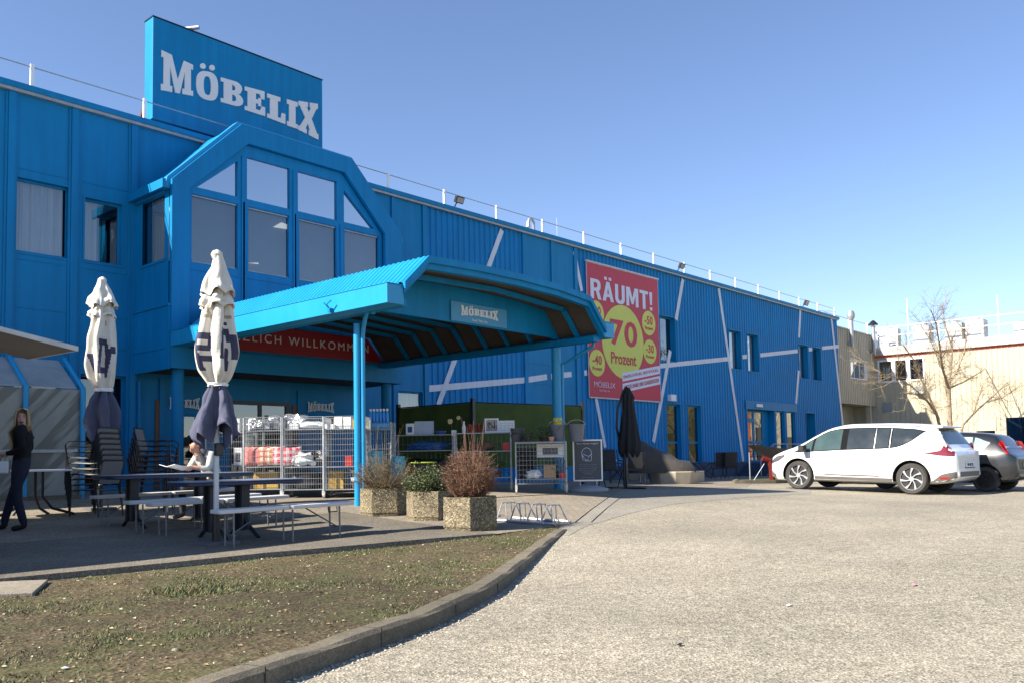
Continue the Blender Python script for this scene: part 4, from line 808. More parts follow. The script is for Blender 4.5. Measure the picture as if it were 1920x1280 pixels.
# ================================================================== CARS
def cinterp(xs,ys):
    xs=list(xs);ys=list(ys)
    def f(x):
        if x<=xs[0]: return ys[0]
        if x>=xs[-1]: return ys[-1]
        for i in range(len(xs)-1):
            if x<=xs[i+1]:
                h=xs[i+1]-xs[i];t=(x-xs[i])/h
                m=lambda j:0 if j in(0,len(xs)-1) else (lambda a,b:0 if a*b<=0 else 2*a*b/(a+b))((ys[j]-ys[j-1])/(xs[j]-xs[j-1]),(ys[j+1]-ys[j])/(xs[j+1]-xs[j]))
                return (2*t**3-3*t*t+1)*ys[i]+(t**3-2*t*t+t)*h*m(i)+(-2*t**3+3*t*t)*ys[i+1]+(t**3-t*t)*h*m(i+1)
    return f
def car(name,label,loc,ang,s):
    L=s['L'];zt=cinterp(*s['top']);zb=cinterp(*s['bot']);wd=cinterp(*s['wid']);belt=cinterp(*s['belt']);wr_=s['wr']
    def sec(x):
        t,b,w,bl=zt(x),zb(x),wd(x),belt(x);bl=min(bl,t-.03);gh=max(0,min(1,(t-bl)/.45));wt=w*.97*(1-gh)+wr_*gh if gh<1 else wr_
        wt=w*.95+(min(wr_,w*.95)-w*.95)*gh
        mid=b+(bl-b)*.45
        return [(0,b),(w*.8,b),(w*.965,b+.05),(w*.99,b+(mid-b)*.5),(w,mid),(w*.995,mid+(bl-mid)*.5),(w*.975,bl-.04),(w*.955,bl),(w*.955+(wt-w*.955)*.5+.012*gh,bl+(t-bl)*.45),(wt,t-.07*gh-.012),(wt*.90,t-.015*gh-.004),(wt*.6,t+.012*gh),(0,t+.02*gh)]
    root=thing(name,label,"car",(0,0,0))
    N=72;xs=[L*(.5-.5*math.cos(math.pi*i/N)) for i in range(N+1)];mb=MB();rings=[]
    for x in xs:
        h=sec(x);rings.append([(x,y,z) for y,z in h]+[(x,-y,z) for y,z in reversed(h[1:-1])])
    k=len(rings[0]);mb.v=[v for r in rings for v in r];mb.f=[(i*k+j,i*k+(j+1)%k,(i+1)*k+(j+1)%k,(i+1)*k+j) for i in range(N) for j in range(k)]+[tuple(range(k)),tuple(reversed(range(N*k,N*k+k)))];mb.mi=[0]*len(mb.f)
    body=mb.build("body",s['paint'],root,smooth=True,local=True)
    R=s['R'];ax=s['axles'];AR=R+.075
    for x in ax:
        for sd in(-1,1):
            cb=MB();cb.tube([(x,sd*(wd(x)-.34),R+.0),(x,sd*(wd(x)+.3),R+.0)],AR,40);c=cb.build("cut",BLACK,root,local=True)
            m=body.modifiers.new("b","BOOLEAN");m.object=c;m.operation='DIFFERENCE';m.solver='EXACT'
            bpy.context.view_layer.update();me=bpy.data.meshes.new_from_object(body.evaluated_get(bpy.context.evaluated_depsgraph_get()));body.modifiers.clear();body.data=me;bpy.data.objects.remove(c)
    body.data.polygons.foreach_set("use_smooth",[True]*len(body.data.polygons))
    try: body.data.set_sharp_from_angle(angle=math.radians(38))
    except Exception: pass
    def ys(x,z):
        h=sec(x)
        for (ya,za),(yb,zb2) in zip(h[2:-1],h[3:]):
            if za<=z<=zb2 and zb2>za: return ya+(yb-ya)*(z-za)/(zb2-za)
        return h[9][0]
    def side(nm,m,x0,x1,lo,hi,par=None,off=.006,sides=(-1,1),n=24,lab=None):
        out=[]
        for sd in sides:
            q=MB();V=[]
            for i in range(n+1):
                x=x0+(x1-x0)*i/n;a,b=lo(x),hi(x);V+=[(x,sd*(ys(x,a+(b-a)*j/5)+off),a+(b-a)*j/5) for j in range(6)]
            q.v=V;q.f=[(i*6+j,i*6+j+1,(i+1)*6+j+1,(i+1)*6+j) for i in range(n) for j in range(5)];q.mi=[0]*len(q.f);out.append(q.build(nm,m,par or root,smooth=True,local=True))
        return out
    def front(nm,m,x0,x1,fy,n=16,off=.008,par=None):
        q=MB();V=[]
        for i in range(n+1):
            x=x0+(x1-x0)*i/n;h=sec(x);W=fy
            for j in range(9):
                y=(-1+2*j/8)*h[9][0]*W;z=h[-1][1]
                a=abs(y)
                for (ya,za),(yb,zb2) in zip(h[9:-1],h[10:]):
                    if yb<=a<=ya: z=za+(zb2-za)*(ya-a)/(ya-yb)
                V.append((x,y,z+off))
        q.v=V;q.f=[(i*9+j,i*9+j+1,(i+1)*9+j+1,(i+1)*9+j) for i in range(n) for j in range(8)];q.mi=[0]*len(q.f);return q.build(nm,m,par or root,smooth=True,local=True)
    for (x0,x1,lo,hi) in s['win']: side("side_window",s.get('glass',GLASSC),x0,x1,cinterp(*lo),cinterp(*hi))
    for (x0,x1) in s['screens']: front("windscreen" if x0>L/2 else "rear_window",s.get('rglass',GLASSC),x0,x1,.93)
    for nm,m,x0,x1,lo,hi in s['patch']: side(nm,m,x0,x1,cinterp(*lo),cinterp(*hi),off=.01)
    for f in s.get('extra',[]): f(root,side,front,ys,sec)
    rim=MB();ty=MB()
    # wheels
    def wheel():
        w=MB();w.add(*tyre_mesh(R));return w
    for x in ax:
        for sd in(-1,1):
            yo=sd*(wd(x)-.02)
            e=MB();prof=[(R-.105,-.105),(R-.03,-.112),(R-.004,-.085),(R,-.05),(R,.05),(R-.004,.085),(R-.03,.112),(R-.105,.105)]
            V=[];n=40
            for k_ in range(n):
                a=k_*2*math.pi/n;V+=[(x+r*math.cos(a),yo-sd*.11+y,R+r*math.sin(a)) for r,y in prof]
            p_=len(prof);e.v=V;e.f=[(k_*p_+j,k_*p_+(j+1)%p_,((k_+1)%n)*p_+(j+1)%p_,((k_+1)%n)*p_+j) for k_ in range(n) for j in range(p_)];e.mi=[0]*len(e.f)
            wh=e.build("wheel",mat("tyre_rubber",(.045,.042,.038),.85,var=.2),root,smooth=True,local=True)
            e=MB();Y=yo+sd*-.015;rr_=R-.10;nsp=s['spokes'];e.tube([(x,yo-sd*.10,R),(x,yo-sd*.05,R)],rr_,28)
            hb_=e.build("rim_dish",BLACK,wh,local=True)
            e=MB()
            def seg(a0,a1,r0,r1,a2,a3,dy0=.0,dy1=.0): e.prism([(x+r0*math.cos(a0),Y-sd*dy0,R+r0*math.sin(a0)),(x+r0*math.cos(a1),Y-sd*dy0,R+r0*math.sin(a1)),(x+r1*math.cos(a3),Y-sd*dy1,R+r1*math.sin(a3)),(x+r1*math.cos(a2),Y-sd*dy1,R+r1*math.sin(a2))],(0,-sd*.02,0))
            for k_ in range(nsp):
                a=k_*2*math.pi/nsp+.3;sw=s['swirl'];wdt=s['spw'];seg(a-.28,a+.28,.045,rr_*.5,a+sw*.5-wdt*.45,a+sw*.5+wdt*.55);seg(a+sw*.5-wdt*.45,a+sw*.5+wdt*.55,rr_*.5,rr_*.97,a+sw-wdt*.55,a+sw+wdt*.7)
            for k_ in range(32): a=k_*2*math.pi/32;seg(a,a+.2,rr_*.95,rr_*1.02,a,a+.2)
            e.tube([(x,Y+sd*.004,R),(x,Y-sd*.03,R)],.055,16)
            e.build("rim",s['rim'],wh,local=True)
            # dark liner of the wheel arch
            e=MB();n=24;rl=AR-.004
            for k_ in range(n):
                a0=math.pi*(-.05+1.1*k_/n);a1=math.pi*(-.05+1.1*(k_+1)/n);ya,yb=sd*(wd(x)-.335),sd*(wd(x)-.05);e.quad((x+rl*math.cos(a0),ya,R+rl*math.sin(a0)),(x+rl*math.cos(a1),ya,R+rl*math.sin(a1)),(x+rl*math.cos(a1),yb,R+rl*math.sin(a1)),(x+rl*math.cos(a0),yb,R+rl*math.sin(a0)))
            e.add([(x+rl*math.cos(math.pi*(-.05+1.1*i/n)),sd*(wd(x)-.33),R+rl*math.sin(math.pi*(-.05+1.1*i/n))) for i in range(n+1)],[tuple(range(n+1))])
            e.build("arch_liner",BLACK,root,local=True)
    root.location=loc;root.rotation_euler=(math.atan2(s.get('tilt',0),1)*0,0,ang)
    return root
GLASSV=mat("privacy_glass",(.02,.026,.026),.06,var=.1,spec=.9)
GLASSF=mat("front_side_glass",(.045,.075,.07),.05,var=.2,scale=2,spec=.8)
CW=mat("car_white",(.80,.80,.79),.22,var=.01,coat=1);CG=mat("car_dark_grey",(.012,.013,.015),.3,var=.05,coat=.6);TRIM=mat("sill_plastic",(.11,.10,.09),.6,var=.1)
TL_=mat("tail_light_red",(.16,.008,.012),.12,var=.2,coat=1);TLB=mat("tail_light_bright",(.30,.008,.008),.12,coat=1);LAMPC=mat("lamp_clear",(.10,.10,.11),.08,var=.4,scale=20,coat=1);CHR=mat("chrome",(.75,.75,.76),.15,metal=1)
ALLOY=mat("alloy",(.62,.62,.62),.3,metal=.55)
PLATE=mat("plate_white",(.72,.74,.78),.4)
def rear_bits(W,xr,z,txt,bump_lo,dark):
    def f(root,side,front,ys,sec):
        e=MB();e.box((xr-.02,-.27,z),(xr-.006,.27,z+.12));p=e.build("number_plate",PLATE,root,local=True)
        vs,fs=fit_text(txt,-.2,.2,z+.025,z+.095,lambda u,v,w:(xr-.021-w,-u,v));e=MB();e.add(vs,fs);e.build("plate_text",BLACK,p,local=True)
        e=MB();e.box((xr-.03,-.3,z-.02),(xr-.005,.3,z));e.build("plate_recess",BLACK,root,local=True)
    return f
def mirrors(x,z,w,m):
    def f(root,side,front,ys,sec):
        for sd in(-1,1):
            e=MB();n=8;y0=sd*w
            e.tube([(x,y0-sd*.06,z-.04),(x,y0+sd*.05,z)],.025,6)
            e.box((x-.06,min(y0+sd*.04,y0+sd*.25),z-.05),(x+.08,max(y0+sd*.04,y0+sd*.25),z+.11))
            e.build("door_mirror",m,root,local=True,bev=.03)
    return f
def handle(lst):
    def f(root,side,front,ys,sec):
        for x,z in lst:
            for sd in(-1,1): e=MB();y=sd*(ys(x,z)+.012);e.box((x-.1,y-.012,z-.016),(x+.1,y+.012,z+.016));e.build("door_handle",CW if 'w' in lst[0].__class__.__name__ else s_handle[0],root,local=True,bev=.008)
    return f
s_handle=[CHR]
def seams(lst):
    def f(root,side,front,ys,sec):
        for x,z0,z1 in lst:
            for sd in(-1,1):
                e=MB();zs=[z0+(z1-z0)*i/8 for i in range(9)];e.tube([(x,sd*(ys(x,z)+.0),z) for z in zs],.0045,4);e.build("door_seam",BLACK,root,local=True)
    return f
van=dict(L=4.86,R=.37,axles=(1.0,3.88),wr=.68,paint=CW,rim=ALLOY,spokes=7,swirl=.45,spw=.17,
 top=([0,.03,.08,.16,.22,.50,.62,.9,1.7,2.6,3.05,3.4,4.02,4.3,4.6,4.78,4.84,4.86],[.60,.94,1.05,1.08,1.16,1.56,1.62,1.66,1.69,1.68,1.61,1.47,1.115,1.02,.90,.79,.70,.60]),
 bot=([0,.1,.5,1,3.9,4.5,4.8,4.86],[.42,.34,.26,.24,.23,.22,.30,.42]),
 wid=([0,.05,.18,.5,1.0,2.5,3.9,4.35,4.6,4.76,4.84,4.86],[.70,.80,.87,.92,.94,.94,.93,.89,.80,.66,.52,.44]),
 belt=([0,.5,1.0,2.0,3.2,4.05,4.86],[1.10,1.12,1.08,1.04,1.0,.955,.8]),
 win=[],
 glass=GLASSV,rglass=GLASSV,screens=[(3.10,3.98),(.24,.49)],
 patch=[("sill_trim",TRIM,1.45,3.42,([1.4,3.5],[.245,.245]),([1.4,3.5],[.37,.37])),("side_moulding",TRIM,1.75,3.2,([1.7,3.2],[.40,.40]),([1.7,1.8,3.1,3.2],[.405,.43,.43,.405])),
  ("rear_bumper_trim",TRIM,.03,.57,([0,.2,.6],[.42,.34,.27]),([0,.3,.57],[.56,.50,.33])),("tail_lamp",TL_,.06,.78,([0,.3,.8],[.92,.93,.985]),([0,.14,.24,.35,.8],[1.02,1.06,1.25,1.05,.99])),
  ("fog_lamp",TLB,.16,.36,([0,.5],[.40,.36]),([0,.5],[.45,.42])),("headlamp",LAMPC,4.28,4.76,([4.2,4.5,4.8],[.86,.72,.66]),([4.2,4.5,4.8],[.90,.86,.72])),
  ("front_bumper_trim",TRIM,4.55,4.85,([4.5,4.9],[.24,.42]),([4.5,4.9],[.38,.50]))],
 extra=[rear_bits(.9,.012,.66,"W·48 21E",.4,0),mirrors(3.66,1.04,.93,BLACK),seams([(2.68,.3,1.0),(1.62,.5,1.0),(3.62,.5,.92)])])
def van_more(root,side,front,ys,sec):
    LO=cinterp([.70,.85,1.05,1.35,1.6,2.7,3.4,4.0],[1.50,1.40,1.25,1.12,1.085,1.035,.99,.965]);HI=cinterp([.70,1.0,1.9,2.7,3.1,3.5,3.75,4.0],[1.515,1.56,1.60,1.585,1.52,1.33,1.17,.985])
    side("window_band",mat("window_band_black",(.01,.01,.011),.9,spec=.1),.70,4.0,LO,HI,n=60)
    LO2=lambda x:LO(x)+.018;HI2=lambda x:max(LO(x)+.02,HI(x)-.02)
    for x0_,x1_,m_ in((.80,1.48,GLASSV),(1.55,1.86,GLASSV),(1.91,2.58,GLASSV),(2.74,3.46,GLASSF),(3.52,3.93,GLASSF)): side("side_window",m_,x0_,x1_,LO2,HI2,off=.010,n=24)
    for xx in(1.515,1.885):
        side("window_divider",CHR,xx-.007,xx+.007,LO2,HI2,off=.013,n=2)
    for sd in(-1,1):
        e=MB();e.tube([(x,sd*(sec(x)[9][0]-.03),sec(x)[9][1]+.035) for x in [.8+.1*i for i in range(22)]],.012,5);e.build("roof_rail",CHR,root,local=True,smooth=True)
    for x,z in((2.88,.80),(1.80,.86)):
        for sd in(-1,1): e=MB();y=sd*(ys(x,z)+.01);e.box((x-.1,y-.012,z-.014),(x+.1,y+.012,z+.014));e.build("door_handle",CW,root,local=True,bev=.008)
    e=MB();e.box((.38,-.62,1.575),(.66,.62,1.625));e.build("rear_spoiler",CW,root,local=True,bev=.015)
    e=MB();e.box((-.004,-.62,.44),(.0,.62,.56));e.build("bumper_insert",TRIM,root,local=True)
    vs,fs=fit_text("ESPACE",-.18,.18,.84,.88,lambda u,v,w:(.028-w+(.88-v)*-.3,-u,v));
    e=MB();e.tube([(.075,0,1.02),(.06,0,.93)],.05,4);e.build("rear_badge",CHR,root,local=True)
van['extra'].append(van_more)
def place_car(fn,rearw,frontw,s,name,label):   # ground contact of left rear / left front wheel
    a=Vector((rearw[0],rearw[1]));b=Vector((frontw[0],frontw[1]));d=(b-a).normalized();ang=math.atan2(d.y,d.x);rgt=Vector((d.y,-d.x))
    o=a-d*s['axles'][0]+rgt*(s['wid'][1][4]-.12);za,zb=gz(*a),gz(*b)
    c=car(name,label,(o.x,o.y,(za+zb)/2),ang,s);pitch=math.atan2(zb-za,(b-a).length)
    c.rotation_euler=(Matrix.Rotation(ang,4,'Z')@Matrix.Rotation(-pitch,4,'Y')).to_euler();c.location.z=za-math.tan(pitch)*s['axles'][0]
    return c
r1=G(1712,926);f1=G(1495,916);d_=(Vector((f1.x-r1.x,f1.y-r1.y))).normalized()
place_car(car,r1,(r1.x+d_.x*2.88,r1.y+d_.y*2.88),van,"white_minivan","white family minivan parked nose to the store, seen from its sunlit left side")
hat=dict(L=4.06,R=.315,axles=(.72,3.23),wr=.60,paint=CG,rim=BLACKM,spokes=6,swirl=0,spw=.16,
 top=([0,.03,.1,.18,.24,.55,.9,1.6,2.3,2.7,3.25,3.6,3.9,4.02,4.06],[.55,.86,.93,.98,1.04,1.40,1.46,1.49,1.46,1.36,1.02,.93,.80,.66,.5]),
 bot=([0,.1,.5,3.5,3.9,4.06],[.38,.30,.22,.20,.22,.36]),wid=([0,.05,.2,.5,.8,2,3.2,3.6,3.9,4.06],[.62,.72,.80,.84,.845,.845,.84,.80,.68,.40]),
 belt=([0,.5,2,3.3,4.06],[.98,.97,.92,.88,.7]),
 win=[(.62,.98,([.6,.8,1],[1.2,.99,.97]),([.6,1],[1.24,1.36])),(1.03,1.9,([1,1.9],[.965,.93]),([1,1.9],[1.37,1.39])),(1.97,2.9,([1.9,2.9],[.925,.9]),([1.9,2.4,2.9],[1.39,1.36,1.06]))],
 glass=mat("hatch_glass",(.25,.33,.30),.08,var=.2,spec=.9),rglass=GLASSV,screens=[(2.75,3.2),(.26,.52)],
 patch=[("tail_lamp",TLB,.19,.42,([.1,.2,.42],[.95,.95,1.16]),([.1,.2,.32,.42],[1.0,1.02,1.26,1.27])),("bumper_trim",BLACK,.02,.4,([0,.4],[.38,.25]),([0,.4],[.48,.36])),("headlamp",LAMPC,3.5,3.9,([3.5,3.9],[.72,.62]),([3.5,3.9],[.84,.72]))],
 extra=[rear_bits(.8,.005,.60,"W·735 TK",.4,0),mirrors(2.75,.98,.84,BLACK),seams([(1.98,.3,.9),(.98,.4,.9)])])
r2=G(1850,921);place_car(car,r2,(r2.x+d_.x*2.5,r2.y+d_.y*2.5),hat,"dark_hatchback","dark grey small hatchback with tall red tail lamp parked right of the white minivan")
van2=dict(hat);van2.update(paint=CW,glass=GLASSV,rim=ALLOY,patch=hat["patch"][1:])
D2=2.4
place_car(car,(r2.x+2.7,r2.y+D2),(r2.x+2.7+d_.x*2.5,r2.y+D2+d_.y*2.5),van2,"white_hatchback","white hatchback mostly hidden behind the dark grey hatchback at the right edge")
# ================================================================== KIOSK (left, mostly out of frame) WITH AWNING
kk=thing("snack_kiosk","snack kiosk at the left edge with a flat grey awning reaching into the photo","kiosk",(1,12.4,.1))
mb=MB();mb.box((-4,10.05,0),(2.9,15.05,3.05));mb.build("body",mat("kiosk_panel",(.45,.44,.42),.6),kk)
mb=MB();c=Vector((5.2,13.0,2.67));sl_=-.19
q=[(5.63,14.0,2.775),(5.63,15.9,2.81),(2.9,15.9,3.32),(2.9,14.0,3.285)];mb.prism(q,(0,0,.035));mb.build("awning_panel",mat("awning_brown",(.17,.145,.12),.75,var=.1),kk)
mb=MB();mb.prism([(5.67,13.97,2.765),(2.9,13.97,3.275),(2.9,13.97,3.34),(5.67,13.97,2.84)],(0,.028,0));mb.prism([(5.633,14.0,2.77),(5.633,15.9,2.805),(5.633,15.9,2.86),(5.633,14.0,2.83)],(.03,0,0));mb.build("awning_edge",mat("awning_edge",(.60,.57,.52),.5),kk)
# ================================================================== TROLLEY SHELTER
sh=thing("trolley_shelter","grey panel shelter with bent blue tube frame and smeared back wall behind the woman","shelter",(5,17.3,.4))
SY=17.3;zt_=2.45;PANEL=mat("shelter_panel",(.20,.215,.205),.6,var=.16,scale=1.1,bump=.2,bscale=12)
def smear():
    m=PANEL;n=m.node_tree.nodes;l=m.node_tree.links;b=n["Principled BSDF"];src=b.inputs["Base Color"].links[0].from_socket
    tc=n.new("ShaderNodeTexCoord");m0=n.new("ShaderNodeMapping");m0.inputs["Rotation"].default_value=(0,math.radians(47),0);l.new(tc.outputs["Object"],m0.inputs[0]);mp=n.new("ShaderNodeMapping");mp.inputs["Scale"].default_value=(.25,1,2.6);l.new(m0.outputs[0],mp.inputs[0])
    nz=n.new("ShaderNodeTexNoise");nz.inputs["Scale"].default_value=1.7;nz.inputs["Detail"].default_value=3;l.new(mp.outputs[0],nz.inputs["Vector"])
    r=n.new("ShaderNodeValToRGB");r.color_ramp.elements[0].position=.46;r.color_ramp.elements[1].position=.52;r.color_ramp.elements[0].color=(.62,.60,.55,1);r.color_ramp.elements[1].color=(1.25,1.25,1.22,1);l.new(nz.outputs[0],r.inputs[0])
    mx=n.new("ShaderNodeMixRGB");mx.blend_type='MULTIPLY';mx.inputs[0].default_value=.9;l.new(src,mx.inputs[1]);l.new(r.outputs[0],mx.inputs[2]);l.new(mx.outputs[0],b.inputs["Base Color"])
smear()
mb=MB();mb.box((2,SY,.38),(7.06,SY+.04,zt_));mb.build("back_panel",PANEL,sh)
mb=MB();mb.prism([(2,SY+.01,zt_+.02),(7.0,SY+.01,zt_+.02),(7.0,SY+.9,zt_+.62),(2,SY+.9,zt_+.62)],(0,0,.02));mb.build("roof_sheet",mat("shelter_roof",(.30,.31,.30),.5,var=.15),sh)
for x in(3.6,6.08,7.1):
    mb=MB();mb.tube([(x,SY-.05,.35),(x,SY-.05,zt_+.02),(x,SY+.86,zt_+.67)],.048,10);mb.build("blue_tube",BLUEC,sh,smooth=True)
mb=MB();mb.box((2,SY-.03,1.25),(7.02,SY-.004,1.31));mb.build("bump_rail",GREYM,sh)
mb=MB();mb.box((2,SY-.12,.33),(7.06,SY-.04,.45));mb.build("kerb_rail",CONC,sh)
# ================================================================== PARASOLS (folded)
OFFW=mat("umbrella_cloth",(.62,.58,.50),.85,var=.08,scale=6,bump=.25,bscale=40);PRT=mat("umbrella_print",(.045,.045,.085),.85,var=.1);SKIRT=mat("umbrella_valance",(.075,.08,.13),.85,var=.12,scale=8,bump=.2,bscale=40);PRTG=mat("umbrella_print_tan",(.33,.27,.20),.85)
def folded(name,label,px,d,ytop,zyx,seed,glyph):
    u=(px-960)/_f;X=d*(.75+.66*u);Y=d*(.661-.7505*u);T=lambda y:at(px,y,X=None,Y=None,Z=None) 
    def zz(y): # height of photo row y at the pole
        v=R_.T@np.array([(px-960)/_f,(y-_cy)/_f,1.]);t=math.hypot(X,Y)/math.hypot(v[0],v[1]);return CAMZ+t*v[2],t/_f
    g0=gz(X,Y);t=thing(name,label,"parasol",(X,Y,g0),0,"folded beer garden parasols");r_=random.Random(seed)
    k=zz(700)[1];va=math.atan2(-Y,-X)
    right=Vector((.66,-.75,0))
    def surf(rows,nf,amp,ph,m,nm,glyph=None,hem=0,sharp=2.2,n=168):
        rows=[(zz(y)[0],(xr-xl)/2*k,(xr+xl)/2) for y,xl,xr in rows];mb=MB();M_=84
        zs=[r[0] for r in rows];f1=cinterp(list(reversed(zs)),[r[1] for r in reversed(rows)]);f2=cinterp(list(reversed(zs)),[(r[2]-px)*k for r in reversed(rows)])
        for i in range(M_+1):
            z=zs[0]+(zs[-1]-zs[0])*i/M_;R=f1(z);off=f2(z);fr=i/M_
            for j in range(n):
                a=2*math.pi*j/n;w=math.sin(nf*a+ph+.5*math.sin(2*a+fr*1.4)+fr*.5)
                w2=math.copysign(abs(w)**.7,w);rr=R*(1-amp*.5+amp*.5*w2+.04*math.sin(3*a+7*fr)+.10*mn.noise(Vector((math.cos(a)*2.2,math.sin(a)*2.2,fr*5+seed)))+.05*mn.noise(Vector((math.cos(a)*6,math.sin(a)*6,fr*4+seed))))
                zz_=z+(hem*fr**3*(.6*math.sin(nf*a+ph+1.2)+.4*math.sin(2.3*a+seed)))
                mb.v.append((X+right.x*off+rr*math.cos(a),Y+right.y*off+rr*math.sin(a),zz_))
        for i in range(M_):
            for j in range(n):
                mi=0
                if glyph:
                    a=2*math.pi*(j+.5)/n;rel=(a-va+math.pi)%(2*math.pi)-math.pi  # + = to viewer's right side
                    mi=glyph(rel*1.0,(i+.5)/M_)
                mb.f.append((i*n+j,i*n+(j+1)%n,(i+1)*n+(j+1)%n,(i+1)*n+j));mb.mi.append(mi)
        return mb.build(nm,m,t,smooth=True)
    zyx(surf);
    mb=MB();zt0=zz(ytop)[0];mb.tube([(X,Y,g0),(X,Y,zt0-.08)],.032,10);mb.build("pole",mat("pole_white",(.55,.56,.57),.45,metal=.2),t,smooth=True)
    mb=MB();mb.lathe([(.05,-.05),(.07,0),(.05,.04),(.01,.06)],(X,Y,zt0-.05),12);mb.build("finial",OFFW,t,smooth=True)
    mb=MB();mb.box((X-.2,Y-.2,g0),(X+.2,Y+.2,g0+.05));mb.build("base_plate",mat("base_concrete",(.10,.10,.10),.8),t,bev=.01)
    mb=MB();mb.tube([(X,Y,g0),(X,Y,g0+.42)],.045,12);mb.build("shade_sleeve",BLACKM,t,smooth=True);mb=MB();mb.box((X-.05,Y-.09,g0+1.05),(X+.05,Y-.03,g0+1.2));mb.build("crank_box",BLACKM,t,bev=.008)  # dark sleeve added to stand for shade low on the pole
    return t,X,Y,zz,k,right,surf
def rectg(a0,a1,v0,v1,sl=0):
    return lambda a,v:(v0<=v<=v1) and (a0+sl*(v-v0)<=a<=a1+sl*(v-v0))
def glyA(a,v):
    P=[rectg(-1.25,-1.0,.44,.86,.5),rectg(-1.0,-.45,.46,.53),rectg(-1.0,-.45,.60,.66),rectg(-.62,-.38,.5,.63),rectg(-.9,-.3,.70,.76),
       rectg(.25,.5,.42,.74,-.3),rectg(.35,.95,.42,.49,0),rectg(.7,1.2,.48,.56,0),rectg(.55,.8,.62,.86,.3),rectg(.95,1.2,.55,.74),rectg(.6,.9,.34,.38)]
    if any(p(a,v) for p in P): return 1
    if .18<v<.32 and (abs(a+.75-(v-.25)*2)<.05 or abs(a-.75+(v-.22)*1.5)<.05) : return 2
    if .27<v<.31 and(-1.1<a<-.5 or .7<a<1.1): return 2
    return 0
def glyB(a,v):
    P=[rectg(-.15,.55,.42,.49),rectg(.35,.6,.46,.6,.8),rectg(-.1,.1,.48,.78,-.6),rectg(-.25,.45,.74,.81),rectg(.55,.8,.52,.86,-.8),rectg(.7,1.0,.50,.58),rectg(-1.15,-.85,.58,.8,1.2)]
    if any(p(a,v) for p in P): return 1
    if .20<v<.26 and .25<a<.45+(v-.2): return 2
    return 0
def draw(rows_cap,rows_vent,rows_body,rows_skirt,gl,ph):
    def f(surf):
        surf(rows_body,6,.42,ph,[OFFW,PRT,PRTG],"cloth",glyph=gl)
        surf(rows_vent,6,.3,ph+1,OFFW,"vent_flap",hem=.04);surf(rows_cap,6,.22,ph+.5,OFFW,"vent_cap",hem=.05)
        surf(rows_skirt,5,.6,ph+2,SKIRT,"valance",hem=.16);surf([(rows_skirt[0][0]-5,rows_skirt[0][1]-2,rows_skirt[0][2]+2),(rows_skirt[0][0]+2,rows_skirt[0][1]-2,rows_skirt[0][2]+2)],6,.05,0,WHITE,"strap")
    return f
bodyA=[(545,388,430),(580,380,437),(620,368,443),(655,364,446),(690,369,442),(712,383,432),(722,391,424)]
folded("folded_parasol","larger folded cream parasol with dark print and blue valance, right of the two",405,10.3,470,draw([(474,400,416),(500,394,424),(530,380,434),(552,374,442)],[(535,398,420),(560,378,436),(577,372,442)],bodyA,[(722,391,424),(740,383,432),(775,370,438),(818,357,449)],glyA,.6),4,None)
bodyB=[(570,172,206),(600,168,212),(640,160,214),(675,159,215),(705,163,213),(722,170,210),(732,176,207)]
folded("folded_parasol","smaller folded cream parasol with zigzag print, left of the pair, above the chair stacks",188,14.6,520,draw([(523,180,194),(545,172,204),(575,160,216)],[(565,178,204),(585,165,210),(596,162,213)],bodyB,[(732,176,207),(748,166,214),(780,158,222),(822,162,222)],glyB,1.9),9,None)
# ================================================================== TABLES, BENCHES
TOPB=mat("table_top_blue",(.20,.225,.29),.42,var=.12,scale=6);TOPE=mat("table_edge_blue",(.015,.022,.06),.45);BNW=mat("bench_white",(.58,.56,.55),.5,var=.06);LEGD=mat("dark_leg",(.02,.022,.03),.4,metal=.2);LEGG=mat("grey_leg",(.17,.18,.20),.4,metal=.5)
def rrect(L,Wd,r,n=6):
    o=[]
    for cx,cy,a0 in((L/2-r,Wd/2-r,0),(-L/2+r,Wd/2-r,90),(-L/2+r,-Wd/2+r,180),(L/2-r,-Wd/2+r,270)):
        for i in range(n+1): a=math.radians(a0+90*i/n);o.append((cx+r*math.cos(a),cy+r*math.sin(a)))
    return o
def bench(x0,y0,x1,y1,label,zt=.44):
    cx,cy=(x0+x1)/2,(y0+y1)/2;L=math.hypot(x1-x0,y1-y0);a=math.atan2(y1-y0,x1-x0);z0=gz(x0,y0);z1=gz(x1,y1)
    t=thing("folding_bench",label,"bench",(cx,cy,(z0+z1)/2),a,"folding benches of the beer garden")
    for s in(-1,1):
        mb=MB();P=rrect(L/2-.004,.29,.05);mb.prism([(x+s*L/4,y,zt-.045) for x,y in P],(0,0,.045));mb.build("seat_half",BNW,t,local=True,bev=.008)
    for x in(-L/2+.18,.0+.03,L/2-.22):
        mb=MB();mb.tube([(x,-.12,zt-.05),(x,-.12,.0),(x,.12,.0),(x,.12,zt-.05)],.012,8);mb.build("leg_frame",LEGG,t,local=True)
    for s in(-1,1):
        mb=MB();mb.tube([(s*(L/2-.2),0,.14),(s*(L/2-.62),0,zt-.05)],.009,6);mb.tube([(s*(L/2-.2),-.12,.14),(s*(L/2-.2),.12,.14)],.009,6);mb.build("brace",LEGG,t,local=True)
    mb=MB();mb.tube([(.5,-.13,zt-.05),(.5,-.14,zt-.11),(.62,-.14,zt-.11),(.62,-.13,zt-.05)],.008,6);mb.build("handle",BLACK,t,local=True)
    t.rotation_euler=(Matrix.Rotation(a,4,'Z')@Matrix.Rotation(-math.atan2(z1-z0,L),4,'Y')).to_euler();return t
bench(5.2,9.10,6.95,8.88,"front folding bench nearest the kerb, sunlit white seat on grey legs")
bench(5.33,10.93,7.25,10.72,"shaded folding bench between the two dark blue tables, nearer the front table")
bench(5.3,11.5,7.2,11.35,"shaded folding bench just in front of the rear dark blue table")
